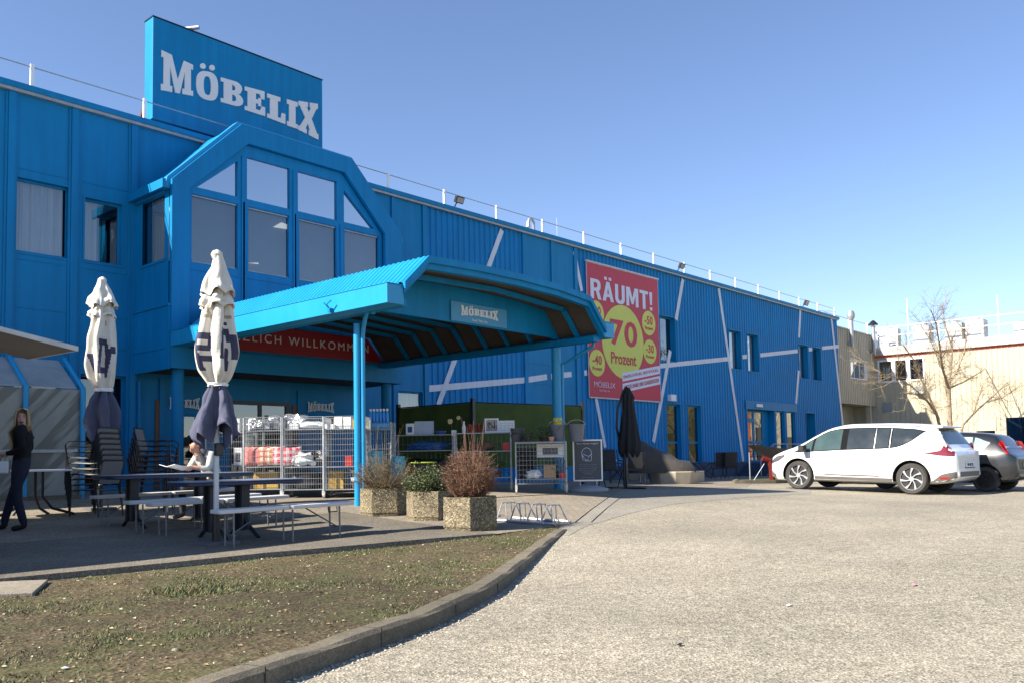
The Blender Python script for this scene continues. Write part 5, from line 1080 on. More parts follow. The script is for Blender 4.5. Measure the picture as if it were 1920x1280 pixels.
bench(5.38,12.72,7.6,12.58,"rear folding bench the reading man sits on")
def ftable(cx,cy,a,L,Wd,zt,label):
    z=gz(cx,cy);t=thing("folding_table",label,"table",(cx,cy,z),a,"dark blue folding tables");zt-=z
    mb=MB();mb.prism([(x,y,zt-.012) for x,y in rrect(L,Wd,.2,8)],(0,0,.012));mb.build("tabletop",TOPB,t,local=True,bev=.004)
    mb=MB();mb.prism([(x,y,zt-.06) for x,y in rrect(L-.01,Wd-.01,.2,8)],(0,0,.047));mb.build("rim",TOPE,t,local=True,bev=.01)
    for x in(-L/2+.45,L/2-.75):
        for y in(-.07,.07):
            mb=MB();mb.box((x-.055,y-.025,.1),(x+.055,y+.025,zt-.06));mb.build("leg",LEGD,t,local=True)
        for s in(-1,1):
            mb=MB();mb.tube([(x,s*.05,.35),(x+.02,s*.16,.14),(x+.03,s*.36,.02)],[.03,.028,.024],8);mb.build("foot",LEGD,t,local=True)
    return t
ftable(6.03,9.98,-.06,1.62,.78,.775,"front dark blue folding table with rounded corners behind the sunlit bench");ftable(6.3,12.05,-.04,2.2,.78,.855,"rear dark blue folding table the reading man leans over")
def rtable(cx,cy,a,L,Wd,h,label):
    z=gz(cx,cy);t=thing("garden_table",label,"table",(cx,cy,z),a)
    mb=MB();mb.prism([(x,y,h-.03) for x,y in rrect(L,Wd,.3,8)],(0,0,.03));mb.build("tabletop",WHITE,t,local=True,bev=.008)
    for x,y,dx in((-.15,-.12,-.38),(.15,-.12,.45),(-.08,.12,-.1),(.12,.12,.22)):
        mb=MB();mb.tube([(x,y,h-.03),(x,y,.3),(x+dx*.3,y*1.1,.12),(x+dx,y*1.5,.015)],.022,8);mb.build("leg",LEGD,t,local=True,smooth=True)
    return t
rtable(5.2,14.55,-.05,1.7,.9,.72,"white topped garden table on curved dark legs behind the standing woman")
# ================================================================== STACKED CHAIRS
MESHG=mat("textilene_grey",(.13,.13,.13),.7,var=.15,scale=30)
def schair():
    t=thing("stacking_chair","x","chair",(0,0,0));F=BLACKM
    mb=MB();mb.box((-.22,-.2,.42),(.22,.22,.435));mb.build("seat",MESHG,t,local=True,bev=.004)
    mb=MB();T=Matrix.Translation((0,.23,.45))@Matrix.Rotation(math.radians(-14),4,'X');mb.box((-.21,-.008,.06),(.21,.008,.42),T);mb.build("backrest",MESHG,t,local=True,bev=.004)
    mb=MB();mb.tube([T@Vector((-.22,0,0)),T@Vector((-.22,0,.4)),T@Vector((-.19,0,.44)),T@Vector((.19,0,.44)),T@Vector((.22,0,.4)),T@Vector((.22,0,0))],.012,6);mb.build("back_frame",F,t,local=True,smooth=True)
    for s in(-1,1):
        mb=MB();mb.tube([(s*.25,.30,0),(s*.25,.24,.43),T@Vector((s*.25,0,.22)),(s*.265,.16,.655),(s*.27,-.18,.665),(s*.265,-.25,.62),(s*.25,-.25,.42),(s*.25,-.27,0)],.012,6);mb.build("arm_frame",F,t,local=True,smooth=True)
    mb=MB();mb.tube([(-.25,-.25,.41),(.25,-.25,.41)],.01,6);mb.build("seat_frame",F,t,local=True)
    return t
ch0=schair();first=True
for sx,sy,ang,n,nm in((5.98,14.0,3.55,7,"left"),(6.95,14.15,.85,7,"right")):
    for k in range(n):
        c=ch0 if first else copy_tree(ch0);first=False
        a=ang+.02*((k*7)%3-1);c.location=(sx+math.sin(a)*.018*k,sy-math.cos(a)*.018*k,gz(sx,sy)+.085*k);c.rotation_euler=(0,0,a)
        c["group"]="stacked black garden chairs";pos="top" if k==n-1 else "bottom" if k==0 else ["","second","third","fourth","fifth","sixth"][k]
        c["label"]="%s black stacking chair of the %s stack %s"%(pos if pos in("top","bottom") else pos+" lowest",nm,"beside the white topped table" if nm=="left" else "beside the round porch column");c["category"]="chair"
# ================================================================== PLANTERS AND SHRUBS
PEB=groundmat("washed_concrete",(.10,.08,.05),(.26,.21,.13),(.60,.53,.38),62,1.0,big=.3,mid=3,grain=.9)
SOILD=mat("dark_soil",(.04,.03,.02),.95,var=.3,bump=.5)
def planter(x,y,w,h,a,label):
    z=gz(x,y)-.01;t=thing("planter_tub",label,"planter",(x,y,z),a,"hexagonal washed concrete planters")
    def hexa(r,z): return [(r*math.cos(i*math.pi/3),r*math.sin(i*math.pi/3),z) for i in range(6)]
    r=w/2;mb=MB();R_s=[(r*.93,0),(r*.97,.05),(r,.06),(r*.99,h),(r*.86,h),(r*.84,h-.09)]
    for rr,zz_ in R_s: mb.v+=hexa(rr,zz_)
    mb.f=[(i*6+j,i*6+(j+1)%6,(i+1)*6+(j+1)%6,(i+1)*6+j) for i in range(5) for j in range(6)]+[tuple(range(6))];mb.mi=[0]*len(mb.f);mb.build("tub",PEB,t,local=True,bev=.006)
    mb=MB();mb.prism(hexa(r*.855,h-.10),(0,0,.03));mb.build("soil",SOILD,t,local=True);return t,z+h-.07
p3,s3=planter(8.25,8.03,.80,.44,math.radians(224),"front hexagonal pebble concrete planter holding the round reddish shrub")
p2,s2=planter(8.98,9.55,.76,.43,math.radians(243),"middle hexagonal pebble concrete planter holding the green box shrub")
p1,s1=planter(9.02,10.65,.78,.43,math.radians(199),"rear hexagonal pebble concrete planter beside the canopy post")
def domebush(name,label,x,y,z,n,h,rad,cols,seed,longs=0,dense=5,top=.5):
    r=random.Random(seed);t=thing(name,label,"shrub",(x,y,z),0,"shrubs in the concrete planters");mb=MB()
    for i in range(n):
        v=Vector((r.gauss(0,1),r.gauss(0,1),r.gauss(0,1))).normalized()*r.uniform(.55,1)**.6;tip=Vector((x+v.x*rad,y+v.y*rad,z+h*top+v.z*h*(1-top)*r.uniform(.85,1.08)))
        if tip.z<z+.04: tip.z=z+r.uniform(.05,.2)
        b=Vector((x+v.x*.10+r.gauss(0,.03),y+v.y*.10+r.gauss(0,.03),z));m=b.lerp(tip,.5)+Vector((v.x*rad*.12,v.y*rad*.12,.05*h))+Vector((r.gauss(0,.02),r.gauss(0,.02),r.gauss(0,.02)))
        q=m.lerp(tip,.55)+Vector((r.gauss(0,.02),r.gauss(0,.02),r.gauss(0,.02)));mb.cm=r.choice(range(len(cols)));mb.tube([b,m,q,tip],[.0045,.0035,.0026,.0012],3,cap=False)
        for k in range(dense):
            f=r.uniform(.25,1);s=(b.lerp(m,f*2) if f<.5 else m.lerp(tip,(f-.5)*2));dd=Vector((v.x+r.gauss(0,.7),v.y+r.gauss(0,.7),.35+r.gauss(0,.5))).normalized();L=r.uniform(.04,.13);e=s+dd*L
            mb.cm=r.choice(range(len(cols)));mb.tube([s,s.lerp(e,.5)+Vector((r.gauss(0,.01),r.gauss(0,.01),r.gauss(0,.01))),e],[.002,.0016,.0009],3,cap=False)
            if r.random()<.5: e2=s.lerp(e,.5)+Vector((r.gauss(0,.04),r.gauss(0,.04),r.uniform(0,.06)));mb.tube([s.lerp(e,.5),e2],[.0015,.0009],3,cap=False)
    for i in range(longs):
        a=r.uniform(0,6.28);k=r.uniform(.1,.6);tip=Vector((x+math.cos(a)*k*rad*1.3,y+math.sin(a)*k*rad*1.3,z+h*r.uniform(1.1,1.5)));b=Vector((x,y,z));mb.tube([b,b.lerp(tip,.5)+Vector((r.gauss(0,.04),r.gauss(0,.04),0)),tip],[.005,.004,.0015],4,cap=False)
    mb.build("twigs",cols,t);return t
def twigbush(name,label,x,y,z,n,h,spread,cols,seed,longs=0,fan=1):
    r=random.Random(seed);t=thing(name,label,"shrub",(x,y,z),0,"shrubs in the concrete planters");mb=MB()
    def br(p,d,L,rad,dep):
        q=p+d*L*.5+Vector((r.gauss(0,.05),r.gauss(0,.05),r.gauss(0,.03)))*L*2;e=q+(d+Vector((r.gauss(0,.2),r.gauss(0,.2),r.gauss(.05,.15)))).normalized()*L*.5
        mb.cm=r.choice(range(len(cols)));mb.tube([p,q,e],[rad,rad*.75,rad*.4],3,cap=False)
        if dep:
            for k in range(r.choice((2,3,4))):
                s=p.lerp(q,r.uniform(.5,1)) if r.random()<.5 else q.lerp(e,r.random());br(s,(d+Vector((r.gauss(0,.5),r.gauss(0,.5),r.gauss(.15,.4)))).normalized(),L*r.uniform(.25,.5),rad*.6,dep-1)
    for i in range(n):
        a=r.uniform(0,6.28);ph=abs(r.gauss(0,.62))*spread;ph=min(ph,1.25);d=Vector((math.cos(a)*math.sin(ph),math.sin(a)*math.sin(ph),math.cos(ph)))
        L=h*r.uniform(.7,1.0)*(1-.12*ph);b=Vector((x+r.gauss(0,.07),y+r.gauss(0,.07),z));br(b,d,L,.0055*fan,2)
    for i in range(longs):
        a=r.uniform(0,6.28);ph=r.uniform(.05,.5);d=Vector((math.cos(a)*math.sin(ph),math.sin(a)*math.sin(ph),math.cos(ph)));br(Vector((x,y,z)),d,h*r.uniform(1.25,1.65),.006,0)
    mb.build("twigs",cols,t);return t
RB=[mat("twig_red",(.155,.08,.05),.8,var=.2,scale=9),mat("twig_brown",(.27,.155,.085),.8,var=.2,scale=9),mat("twig_dark",(.12,.06,.035),.8,var=.2,scale=9)]
BB=[mat("twig_tan",(.17,.11,.06),.8,var=.2,scale=9),mat("twig_grey",(.11,.075,.045),.8,var=.2,scale=9),mat("twig_olive",(.15,.115,.045),.8,var=.2,scale=9)]
domebush("round_shrub","dense round reddish brown twig shrub in the front planter",8.25,8.03,s3,620,.74,.37,RB,2,longs=16,dense=6)
domebush("bare_shrub","loose bare brown twig shrub in the rear planter beside the canopy post",8.98,10.6,s1,230,.72,.55,BB,8,longs=12,dense=7,top=.42)
t=thing("box_shrub","low leafy green shrub in the middle planter between the bare ones","shrub",(8.98,9.55,s2),0,"shrubs in the concrete planters");mb=MB();r=random.Random(12);st_=MB()
cl=[(r.uniform(-.28,.28),r.uniform(-.28,.28),r.uniform(.06,.34),r.uniform(.08,.17)) for i in range(42)]
for cx,cy,cz,cr in cl:
    st_.tube([(8.98+cx*.3,9.55+cy*.3,s2),(8.98+cx,9.55+cy,s2+cz)],.006,4)
    for k in range(230):
        v=Vector((r.gauss(0,1),r.gauss(0,1),r.gauss(0,1))).normalized()*cr*r.uniform(.6,1.1);p=Vector((8.98+cx,9.55+cy,s2+cz))+v
        if p.z<s2: continue
        s=r.uniform(.008,.016);T=Matrix.Translation(p)@Matrix.Rotation(r.uniform(0,6.28),4,'Z')@Matrix.Rotation(r.uniform(-1.2,1.2),4,'X');mb.cm=r.choice((0,0,1,2));mb.add([T@Vector(q) for q in((-s,0,0),(0,-s*.6,0),(s,0,0),(0,s*.6,0))],[(0,1,2,3)])
mb.build("leaves",[mat("leaf_green",(.065,.085,.028),.5,var=.3,scale=30),mat("leaf_light",(.15,.155,.05),.5,var=.3,scale=30),mat("leaf_deep",(.03,.06,.018),.5,var=.3,scale=30)],t);st_.build("stems",BB[1],t)
# ================================================================== BIKE RACK
bk=thing("bicycle_rack","low galvanised bicycle rack with three double hoops right of the front planter","bicycle rack",(9.6,8.6,.1))
a=G(936,984);b=G(1040,984);a2=G(942,972);b2=G(1030,990)
def zg(p,h=0): return Vector((p.x,p.y,gz(p.x,p.y)+h))
A=G(930,978);B=G(1042,986);d=(B-A).normalized();nn=Vector((-d.y,d.x,0))
for s in(0,.42):
    mb=MB();P=A+nn*s;Q=B+nn*s;mb.tube([zg(P,.03),zg(Q,.03)],.022,6);mb.build("ground_rail",GREYM,bk)
for f in(.10,.34,.62,.86):
    P=A.lerp(B,f);mb=MB()
    for o_ in(0,):
        q0=P;q1=P+nn*.42;w_=d*.09
        mb.tube([zg(q0-w_,.03),zg(q0-w_*.35+nn*.06,.27),zg(q0-w_*.35+nn*.30,.27),zg(q1-w_,.03)],.0105,6);mb.tube([zg(q0+w_,.03),zg(q0+w_*.35+nn*.06,.27),zg(q0+w_*.35+nn*.30,.27),zg(q1+w_,.03)],.0105,6)
    mb.build("hoop",STEEL,bk,smooth=True)
# ================================================================== ROLL CONTAINERS AND DISPLAY TROLLEYS
WIRE=mat("zinc_wire",(.36,.38,.39),.4,metal=.5,var=.15)
def trolley(name,px,d,w,dep,h,shelves,label,group,wire=(.045,.11),open_top=0,rot=-.85,low=.16,front=True):
    u=(px-960)/_f;X=d*(.75+.66*u);Y=d*(.661-.7505*u);z=gz(X,Y);t=thing(name,label,"trolley",(X,Y,z),rot,group)
    for sx in(-1,1):
        for sy in(-1,1):
            mb=MB();mb.tube([(sx*w/2,sy*dep/2,low-.03),(sx*w/2,sy*dep/2,h)],.016,8);mb.build("post",STEEL,t,local=True,smooth=True)
            mb=MB();mb.tube([(sx*w/2-.015,sy*dep/2+.03,.055),(sx*w/2+.015,sy*dep/2+.03,.055)],.055,14);mb.box((sx*w/2-.022,sy*dep/2-.012,.06),(sx*w/2+.022,sy*dep/2+.05,low-.02));mb.build("castor",mat("castor_grey",(.45,.44,.41),.6,var=.2),t,local=True)
    def panel(p0,p1,z0,z1):
        mb=MB();p0=Vector(p0);p1=Vector(p1);L=(p1-p0).length;n=int(L/wire[0])
        for i in range(1,n): p=p0.lerp(p1,i/n);mb.tube([(p.x,p.y,z0),(p.x,p.y,z1)],.0023,3,cap=False)
        m=int((z1-z0)/wire[1])
        for j in range(m+1): zz=z0+(z1-z0)*j/m;mb.tube([(p0.x,p0.y,zz),(p1.x,p1.y,zz)],.0036 if j not in(0,m) else .007,4,cap=False)
        mb.build("wire_panel",WIRE,t,local=True)
    if front: panel((-w/2,-dep/2,0),(w/2,-dep/2,0),low,h-open_top)
    panel((-w/2,-dep/2,0),(-w/2,dep/2,0),low,h);panel((w/2,-dep/2,0),(w/2,dep/2,0),low,h);panel((-w/2,dep/2,0),(w/2,dep/2,0),low,h)
    for zz in shelves:
        mb=MB();mb.box((-w/2+.005,-dep/2+.006,zz-.018),(w/2-.005,dep/2-.006,zz));mb.build("shelf",GREYM,t,local=True)
    def loc(x,y,zz): return Matrix.Translation((X,Y,z))@Matrix.Rotation(rot,4,'Z')@Matrix.Translation((x,y,zz))
    return loc
GR1="wire roll containers by the entrance"
c0=trolley("roll_container",431,17.95,.76,.7,1.58,(.17,.62,1.30),"leftmost wire roll container by the entrance, half hidden behind the reading man",GR1)
c1=trolley("roll_container",501,17.75,.74,.7,1.60,(.17,.62,1.34),"wire roll container filled with pink, orange and red checked cushions",GR1)
c2=trolley("roll_container",575,17.6,.80,.7,1.60,(.17,.62,1.36),"wire roll container with foil wrapped goods and white folded cloth on top",GR1)
c3=trolley("roll_container",651,17.5,.80,.7,1.60,(.17,.62,1.36),"wire roll container directly left of the front canopy post",GR1)
c4=trolley("roll_container",712,18.6,.55,.6,1.50,(.17,1.36),"narrow wire roll container right of the canopy post under blue bottles",GR1)
def item(name,label,cat,M,build,group=None):
    t=thing(name,label,cat,M.translation,0,group);t.matrix_world=M;build(t);return t
CARD=mat("carton_brown",(.42,.27,.14),.8,var=.1);CARDW=mat("carton_white",(.75,.75,.73),.6,var=.04);FOIL=mat("foil",(.70,.71,.73),.22,metal=.8,var=.3,scale=15,bump=1,bscale=25);PLAS=mat("clear_plastic",(.68,.70,.70),.2,var=.25,scale=12,bump=.8,bscale=20)
def carton(w,d,h,m,pic=None):
    def f(t):
        mb=MB();mb.box((-w/2,-d/2,0),(w/2,d/2,h));mb.build("carton",m,t,local=True,bev=.003)
        if pic:
            mb=MB();mb.box((-w*.28,-d/2-.003,h*.2),(w*.28,-d/2-.0005,h*.72));mb.build("printed_picture",pic,t,local=True)
        mb=MB();mb.box((-w/2+.01,-.02,h+.0005),(w/2-.01,.02,h+.002));mb.build("tape",mat("tape",(.5,.42,.3),.4),t,local=True)
    return f
def blob(w,d,h,m,seed,lump=.25,nm="wrapping",mats2=None):
    def f(t):
        mb=MB();n=22;k=16
        for i in range(k+1):
            th=math.pi*i/k
            for j in range(n):
                a=2*math.pi*j/n;s=abs(math.sin(th))**.55;r_=1+lump*mn.noise(Vector((math.cos(a)*s*2+seed,math.sin(a)*s*2,math.cos(th)*2.2)))
                cx=math.copysign(abs(math.cos(a))**.6,math.cos(a));cy=math.copysign(abs(math.sin(a))**.6,math.sin(a))
                mb.v.append((cx*s*w/2*r_,cy*s*d/2*r_,max(0,h/2+math.cos(th)*h/2*r_)))
        mb.f=[(i*n+j,i*n+(j+1)%n,(i+1)*n+(j+1)%n,(i+1)*n+j) for i in range(k) for j in range(n)];mb.mi=[0]*len(mb.f);mb.build(nm,m,t,local=True,smooth=True)
    return f
def checkmat(name,c1,c2,sc):
    m=bpy.data.materials.new(name);m.use_nodes=True;n=m.node_tree.nodes;l=m.node_tree.links;b=n["Principled BSDF"];b.inputs["Roughness"].default_value=.9
    tc=n.new("ShaderNodeTexCoord");out=None
    cs=[]
    for ax in(0,2):
        sp=n.new("ShaderNodeSeparateXYZ");l.new(tc.outputs["Object"],sp.inputs[0]);mu=n.new("ShaderNodeMath");mu.operation='MULTIPLY';mu.inputs[1].default_value=sc;l.new(sp.outputs[ax],mu.inputs[0])
        fr=n.new("ShaderNodeMath");fr.operation='FRACT';l.new(mu.outputs[0],fr.inputs[0]);gt=n.new("ShaderNodeMath");gt.operation='GREATER_THAN';gt.inputs[1].default_value=.5;l.new(fr.outputs[0],gt.inputs[0]);cs.append(gt)
    ad=n.new("ShaderNodeMath");ad.operation='ADD';l.new(cs[0].outputs[0],ad.inputs[0]);l.new(cs[1].outputs[0],ad.inputs[1]);hf=n.new("ShaderNodeMath");hf.operation='MULTIPLY';hf.inputs[1].default_value=.5;l.new(ad.outputs[0],hf.inputs[0])
    mx=n.new("ShaderNodeMixRGB");mx.inputs[1].default_value=(*c1,1);mx.inputs[2].default_value=(*c2,1);l.new(hf.outputs[0],mx.inputs[0]);l.new(mx.outputs[0],b.inputs["Base Color"]);return m
def cushion(m):
    def f(t):
        mb=MB();n=14
        for sgn in(-1,1):
            for i in range(n+1):
                for j in range(n+1):
                    u,v=-1+2*i/n,-1+2*j/n;b=(1-u**4)*(1-v**4);k=1-.10*(u*u*(1-v*v)+v*v*(1-u*u));mb.v.append((u*.2*k,sgn*.075*b**.5,.2+v*.2*k))
        N=(n+1)**2;mb.f=[(s*N+i*(n+1)+j,s*N+i*(n+1)+j+1,s*N+(i+1)*(n+1)+j+1,s*N+(i+1)*(n+1)+j) for s in(0,1) for i in range(n) for j in range(n)];mb.mi=[0]*len(mb.f);mb.build("cover",m,t,local=True,smooth=True)
    return f
RX=lambda a,ax='Z':Matrix.Rotation(a,4,ax)
PICD=mat("picture_dark",(.10,.10,.11),.5,var=.6,scale=20)
item("lamp_box","white carton with dark picture, leftmost on top of the left roll container","box",c0(-.0,-.2,1.302),carton(.16,.16,.27,CARDW,PICD),"white picture cartons on the roll containers")
item("lamp_box","white carton with dark picture beside the folded parasol valance on the roll container","box",c0(.2,-.2,1.302),carton(.16,.16,.28,CARDW,PICD),"white picture cartons on the roll containers")
item("lamp_box","white picture carton at the left corner above the cushion container","box",c1(-.28,-.05,1.342),carton(.15,.16,.25,CARDW,PICD),"white picture cartons on the roll containers")
item("lamp_box","white picture carton standing on the middle shelf of the leftmost roll container","box",c0(.26,-.25,.63),carton(.17,.14,.36,CARDW,PICD),"white picture cartons on the roll containers")
item("foil_pack","bright crumpled silver foil pack on top of the cushion container","package",c1(-.1,-.12,1.342),blob(.44,.4,.22,FOIL,1,.5))
item("grey_bag","dark grey glossy bag on top of the cushion container, right of the foil pack","bag",c1(.24,-.1,1.342),blob(.38,.4,.30,mat("grey_foil",(.22,.24,.27),.3,metal=.4,var=.3,scale=10,bump=1,bscale=20),2,.35))
item("foil_roll","dark crinkled foil bundle on top between the cushion and foil containers","package",c2(-.28,.1,1.362),blob(.5,.35,.30,FOIL,3,.6))
item("white_cloth","white folded cloth pile on top of the foil goods container","cloth",c2(.14,-.1,1.362),blob(.52,.42,.15,WHITE,4,.15,"cloth"))
item("tray_box","low translucent tray on top of the foil goods container, left of the cloth","tray",c2(-.2,-.2,1.362),carton(.2,.2,.11,PLAS))
item("white_carton","tall white carton nearest the canopy post on the roll container top","box",c3(.04,-.15,1.362),carton(.15,.15,.23,CARDW),"plain white cartons left of the canopy post")
item("white_carton","tall white carton left of its twin on the roll container top","box",c3(-.14,-.15,1.362),carton(.15,.15,.24,CARDW),"plain white cartons left of the canopy post")
item("white_carton","flat white carton lying on the roll container left of the canopy post","box",c3(-.3,-.2,1.362),carton(.2,.2,.09,CARDW),"plain white cartons left of the canopy post")
PK=mat("cushion_pink",(.62,.20,.18),.9,var=.1,bump=.2)
for (x,m,lab,an) in((-.22,PK,"plain salmon pink cushion at the left of the wire container",.25),(-.1,PK,"second salmon pink cushion behind the orange checked one",-.1),(.05,checkmat("check_orange",(.75,.70,.58),(.72,.25,.06),9),"orange and white checked cushion in the wire container",.1),(.22,checkmat("check_red",(.75,.70,.68),(.62,.03,.06),8),"red and white checked cushion in the wire container",-.2)):
    item("cushion",lab,"cushion",c1(x,-.20+.1*abs(an),.625)@RX(an),cushion(m),"cushions in the wire roll container")
item("cushion","red checked cushion lying at the left of the foil goods container shelf","cushion",c2(-.28,-.1,.625)@RX(.4),cushion(MATS.get("x") or bpy.data.materials["check_red"]),"cushions in the wire roll container")
item("plastic_pack","clear wrapped silver goods on the middle shelf of the second right container","package",c2(.0,-.12,.625),blob(.42,.4,.26,PLAS,6,.5));item("plastic_pack","black and silver wrapped goods on the middle shelf beside the clear pack","package",c2(.24,-.05,.625),blob(.3,.4,.30,mat("black_foil",(.08,.08,.09),.25,metal=.4,bump=1,bscale=20),7,.5))
item("plastic_pack","black bin goods at the bottom of the foil goods container","package",c2(.0,.0,.175),blob(.6,.5,.36,BLACK,17,.3));item("orange_crate","orange brown crate at the bottom of the cushion container","crate",c1(.0,.05,.175),carton(.5,.4,.34,mat("ochre",(.42,.25,.04),.6)))
item("orange_crate","ochre crate at the bottom left of the container by the post","crate",c3(-.22,.1,.175),carton(.3,.4,.36,mat("ochre",(.42,.25,.04),.6)))
def tubs(n,r,h,step,m,m2=None):
    def f(t):
        for i in range(n):
            mb=MB();mb.lathe([(r*.75,i*step),(r,i*step+h),(r*1.05,i*step+h),(r*1.05,i*step+h+.012),(r*.93,i*step+h+.012),(r*.7,i*step+.02)],(0,0,0),20);mb.build("tub",(m2 if m2 and i%2 else m),t,local=True,smooth=True)
    return f
CY=mat("bucket_cyan",(.02,.42,.62),.35);DKP=mat("pot_dark",(.07,.035,.03),.5)
item("pot_stack","stack of dark plant pots with pale rims in the container by the canopy post","pots",c3(.22,-.12,.175),tubs(5,.14,.13,.075,DKP,CARDW))
item("red_can","red and white tin on the middle shelf left of the canopy post","tin",c3(.05,-.1,.625),carton(.14,.14,.2,mat("tin_red",(.5,.04,.03),.4)))
item("bucket_stack","tall stack of cyan buckets right of the canopy post behind the bare shrub","buckets",c4(.0,-.62,.06),tubs(13,.16,.16,.055,CY))
item("bucket_stack","second stack of cyan buckets farther right behind the bare shrub","buckets",c4(.42,-.3,.06),tubs(12,.15,.16,.05,CY))
BOTB=mat("bottle_blue",(.03,.28,.70),.25);item("bottle_tray","light blue tray under the row of blue bottles right of the canopy post","tray",c4(0,-.05,1.365),carton(.46,.36,.12,mat("tray_blue",(.08,.42,.75),.4)))
for i in range(6):
    def bt(t):
        mb=MB();mb.lathe([(.03,0),(.033,.02),(.033,.20),(.014,.25),(.014,.26)],(0,0,0),10);mb.build("bottle_body",BOTB,t,local=True,smooth=True);mb=MB();mb.lathe([(.022,.255),(.03,.30),(.012,.31)],(0,0,0),8);mb.build("cap",WHITE,t,local=True)
    item("spray_bottle","blue bottle with white cap standing in the light blue tray","bottle",c4(-.18+.07*i,-.08,1.49),bt,"blue bottles on the roll container")
def yb(t):
    mb=MB();mb.box((-.45,0,0),(.28,.03,.27));mb.build("panel",mat("sign_ochre",(.50,.28,.03),.5),t,local=True)
item("ochre_display","ochre yellow display board behind the white cartons by the entrance","board",c3(.05,.6,1.35),yb)
# right hand trolleys
GR2="low display trolleys in front of the green fence"
t1=trolley("display_trolley",1012,17.7,1.0,.7,1.03,(.30,1.02),"display trolley nearest the dark notice board, with carton and plants below",GR2,wire=(.07,.09),low=.2)
t2=trolley("display_trolley",905,18.9,1.2,.7,1.26,(.30,.86,1.25),"middle display trolley with picture frames and red vases on top",GR2,wire=(.1,.2),low=.2,front=False)
t3=trolley("display_trolley",796,19.8,1.3,.7,1.26,(.30,.9,1.25),"left display trolley with pale cartons behind the bare and green shrubs",GR2,wire=(.1,.2),low=.2,front=False)
item("cardboard_box","brown cardboard box on the low shelf of the nearest display trolley","box",t1(.17,-.18,.305),carton(.24,.24,.27,CARD))
def bushy(w,h,n,m,seed,pot=None):
    def f(t):
        r=random.Random(seed);mb=MB()
        for i in range(n):
            v=Vector((r.gauss(0,.38)*w,r.gauss(0,.38)*w,r.uniform(.0,1)*h));s=r.uniform(.015,.03);T=Matrix.Translation(v+Vector((0,0,.08)))@RX(r.uniform(0,6.28))@RX(r.uniform(-1.4,1.4),'X');mb.add([T@Vector(q) for q in((-s,0,0),(0,-s*.4,0),(s,0,0),(0,s*.4,0))],[(0,1,2,3)])
        mb.build("foliage",m,t,local=True)
        mb=MB();mb.lathe([(w*.3,0),(w*.38,.11),(w*.34,.11)],(0,0,0),14);mb.build("pot",pot or DKP,t,local=True)
    return f
LG=bpy.data.materials["leaf_green"];LD_=bpy.data.materials["leaf_deep"]
item("potted_plant","green potted plant beside the brown cardboard box on the low shelf","plant",t1(.36,-.1,.305),bushy(.3,.3,420,LG,3),"potted plants on the display trolleys")
item("potted_plant","dark green potted plant on top of the trolley left of the grey buckets","plant",t1(.10,-.05,1.025),bushy(.34,.26,420,LD_,4),"potted plants on the display trolleys")
item("potted_plant","small plant at the left of the nearest trolley top","plant",t1(-.25,-.15,1.025),bushy(.22,.12,200,LG,5),"potted plants on the display trolleys")
item("potted_plant","trailing green plant on the lowest shelf behind the reddish shrub","plant",t2(.3,-.1,.305),bushy(.3,.25,300,LD_,6),"potted plants on the display trolleys")
GRB=mat("bucket_grey",(.13,.14,.16),.5,var=.1)
def bin_(t):
    mb=MB();mb.lathe([(.12,0),(.17,.33),(.185,.33),(.185,.35),(.15,.35),(.11,.02)],(0,0,0),22);mb.build("bin",GRB,t,local=True,smooth=True);mb=MB();mb.tube([(.18*math.cos(a),.0,.34+.10*math.sin(a)) for a in [math.pi*i/10 for i in range(11)]],.006,5);mb.build("handle",STEEL,t,local=True)
item("grey_bucket","left grey bucket on top of the display trolley beside the canopy column","bucket",t1(.36,-.05,1.025),bin_,"grey buckets beside the canopy column");item("grey_bucket","right grey bucket on the trolley top in front of the canopy column","bucket",t1(.36,-.05,1.025)@Matrix.Translation((.38,0,0)),bin_,"grey buckets beside the canopy column")
item("terracotta_pot","small pink terracotta pot left of the grey buckets","pot",t1(.22,-.25,1.025),tubs(1,.06,.09,.1,mat("terracotta",(.55,.28,.20),.8)))
item("red_bowl","small red bowl at the right end of the low trolley shelf","bowl",t1(.42,-.27,.305),tubs(1,.07,.09,.1,mat("bowl_red",(.62,.04,.07),.4)))
item("white_picture_box","wide white carton on the middle level of the nearest trolley","box",t1(.2,.1,.72),carton(.55,.25,.27,CARDW,PICD));item("black_crate_stack","stack of black plastic crates on the nearest trolley","crates",t1(-.28,0,.305),tubs(6,.2,.09,.1,BLACK))
item("grey_pack","crumpled grey plastic pack on the low shelf of the nearest trolley","package",t1(-.14,-.25,.305),blob(.3,.2,.16,PLAS,9,.5));item("grey_pack","grey wrapped stone lamp on the low shelf of the middle trolley","package",t2(.1,-.2,.305),blob(.28,.25,.2,mat("grey_stone",(.25,.25,.26),.8),10,.2))
def pic(t):
    mb=MB();mb.box((-.15,0,0),(.15,.02,.3));mb.build("frame",WHITE,t,local=True);mb=MB();mb.box((-.12,-.004,.03),(.12,-.001,.27));mb.build("print",mat("print_mixed",(.30,.26,.24),.6,var=.8,scale=14),t,local=True)
    vs,fs=fit_text("N",-.07,.07,.08,.22,lambda u,v,w:(u,-.005-w,v));mb=MB();mb.add(vs,fs);mb.build("letter",BLACK,t,local=True)
def cal(t):
    mb=MB();mb.box((-.17,0,0),(.17,.02,.25));mb.build("frame",CARDW,t,local=True);mb=MB()
    for i in range(4): mb.box((-.15,-.003,.04+.05*i),(.15,-.001,.045+.05*i))
    for i in range(4): mb.box((-.12+.08*i,-.0035,.03),(-.117+.08*i,-.0012,.22))
    mb.build("lines",GREYM,t,local=True)
item("picture_frame","square white framed picture with the letter N on the middle trolley","picture",t2(.2,-.2,1.255),pic);item("picture_frame","pale framed picture with a ruled grid on the middle trolley","picture",t2(.52,-.16,1.255),cal)
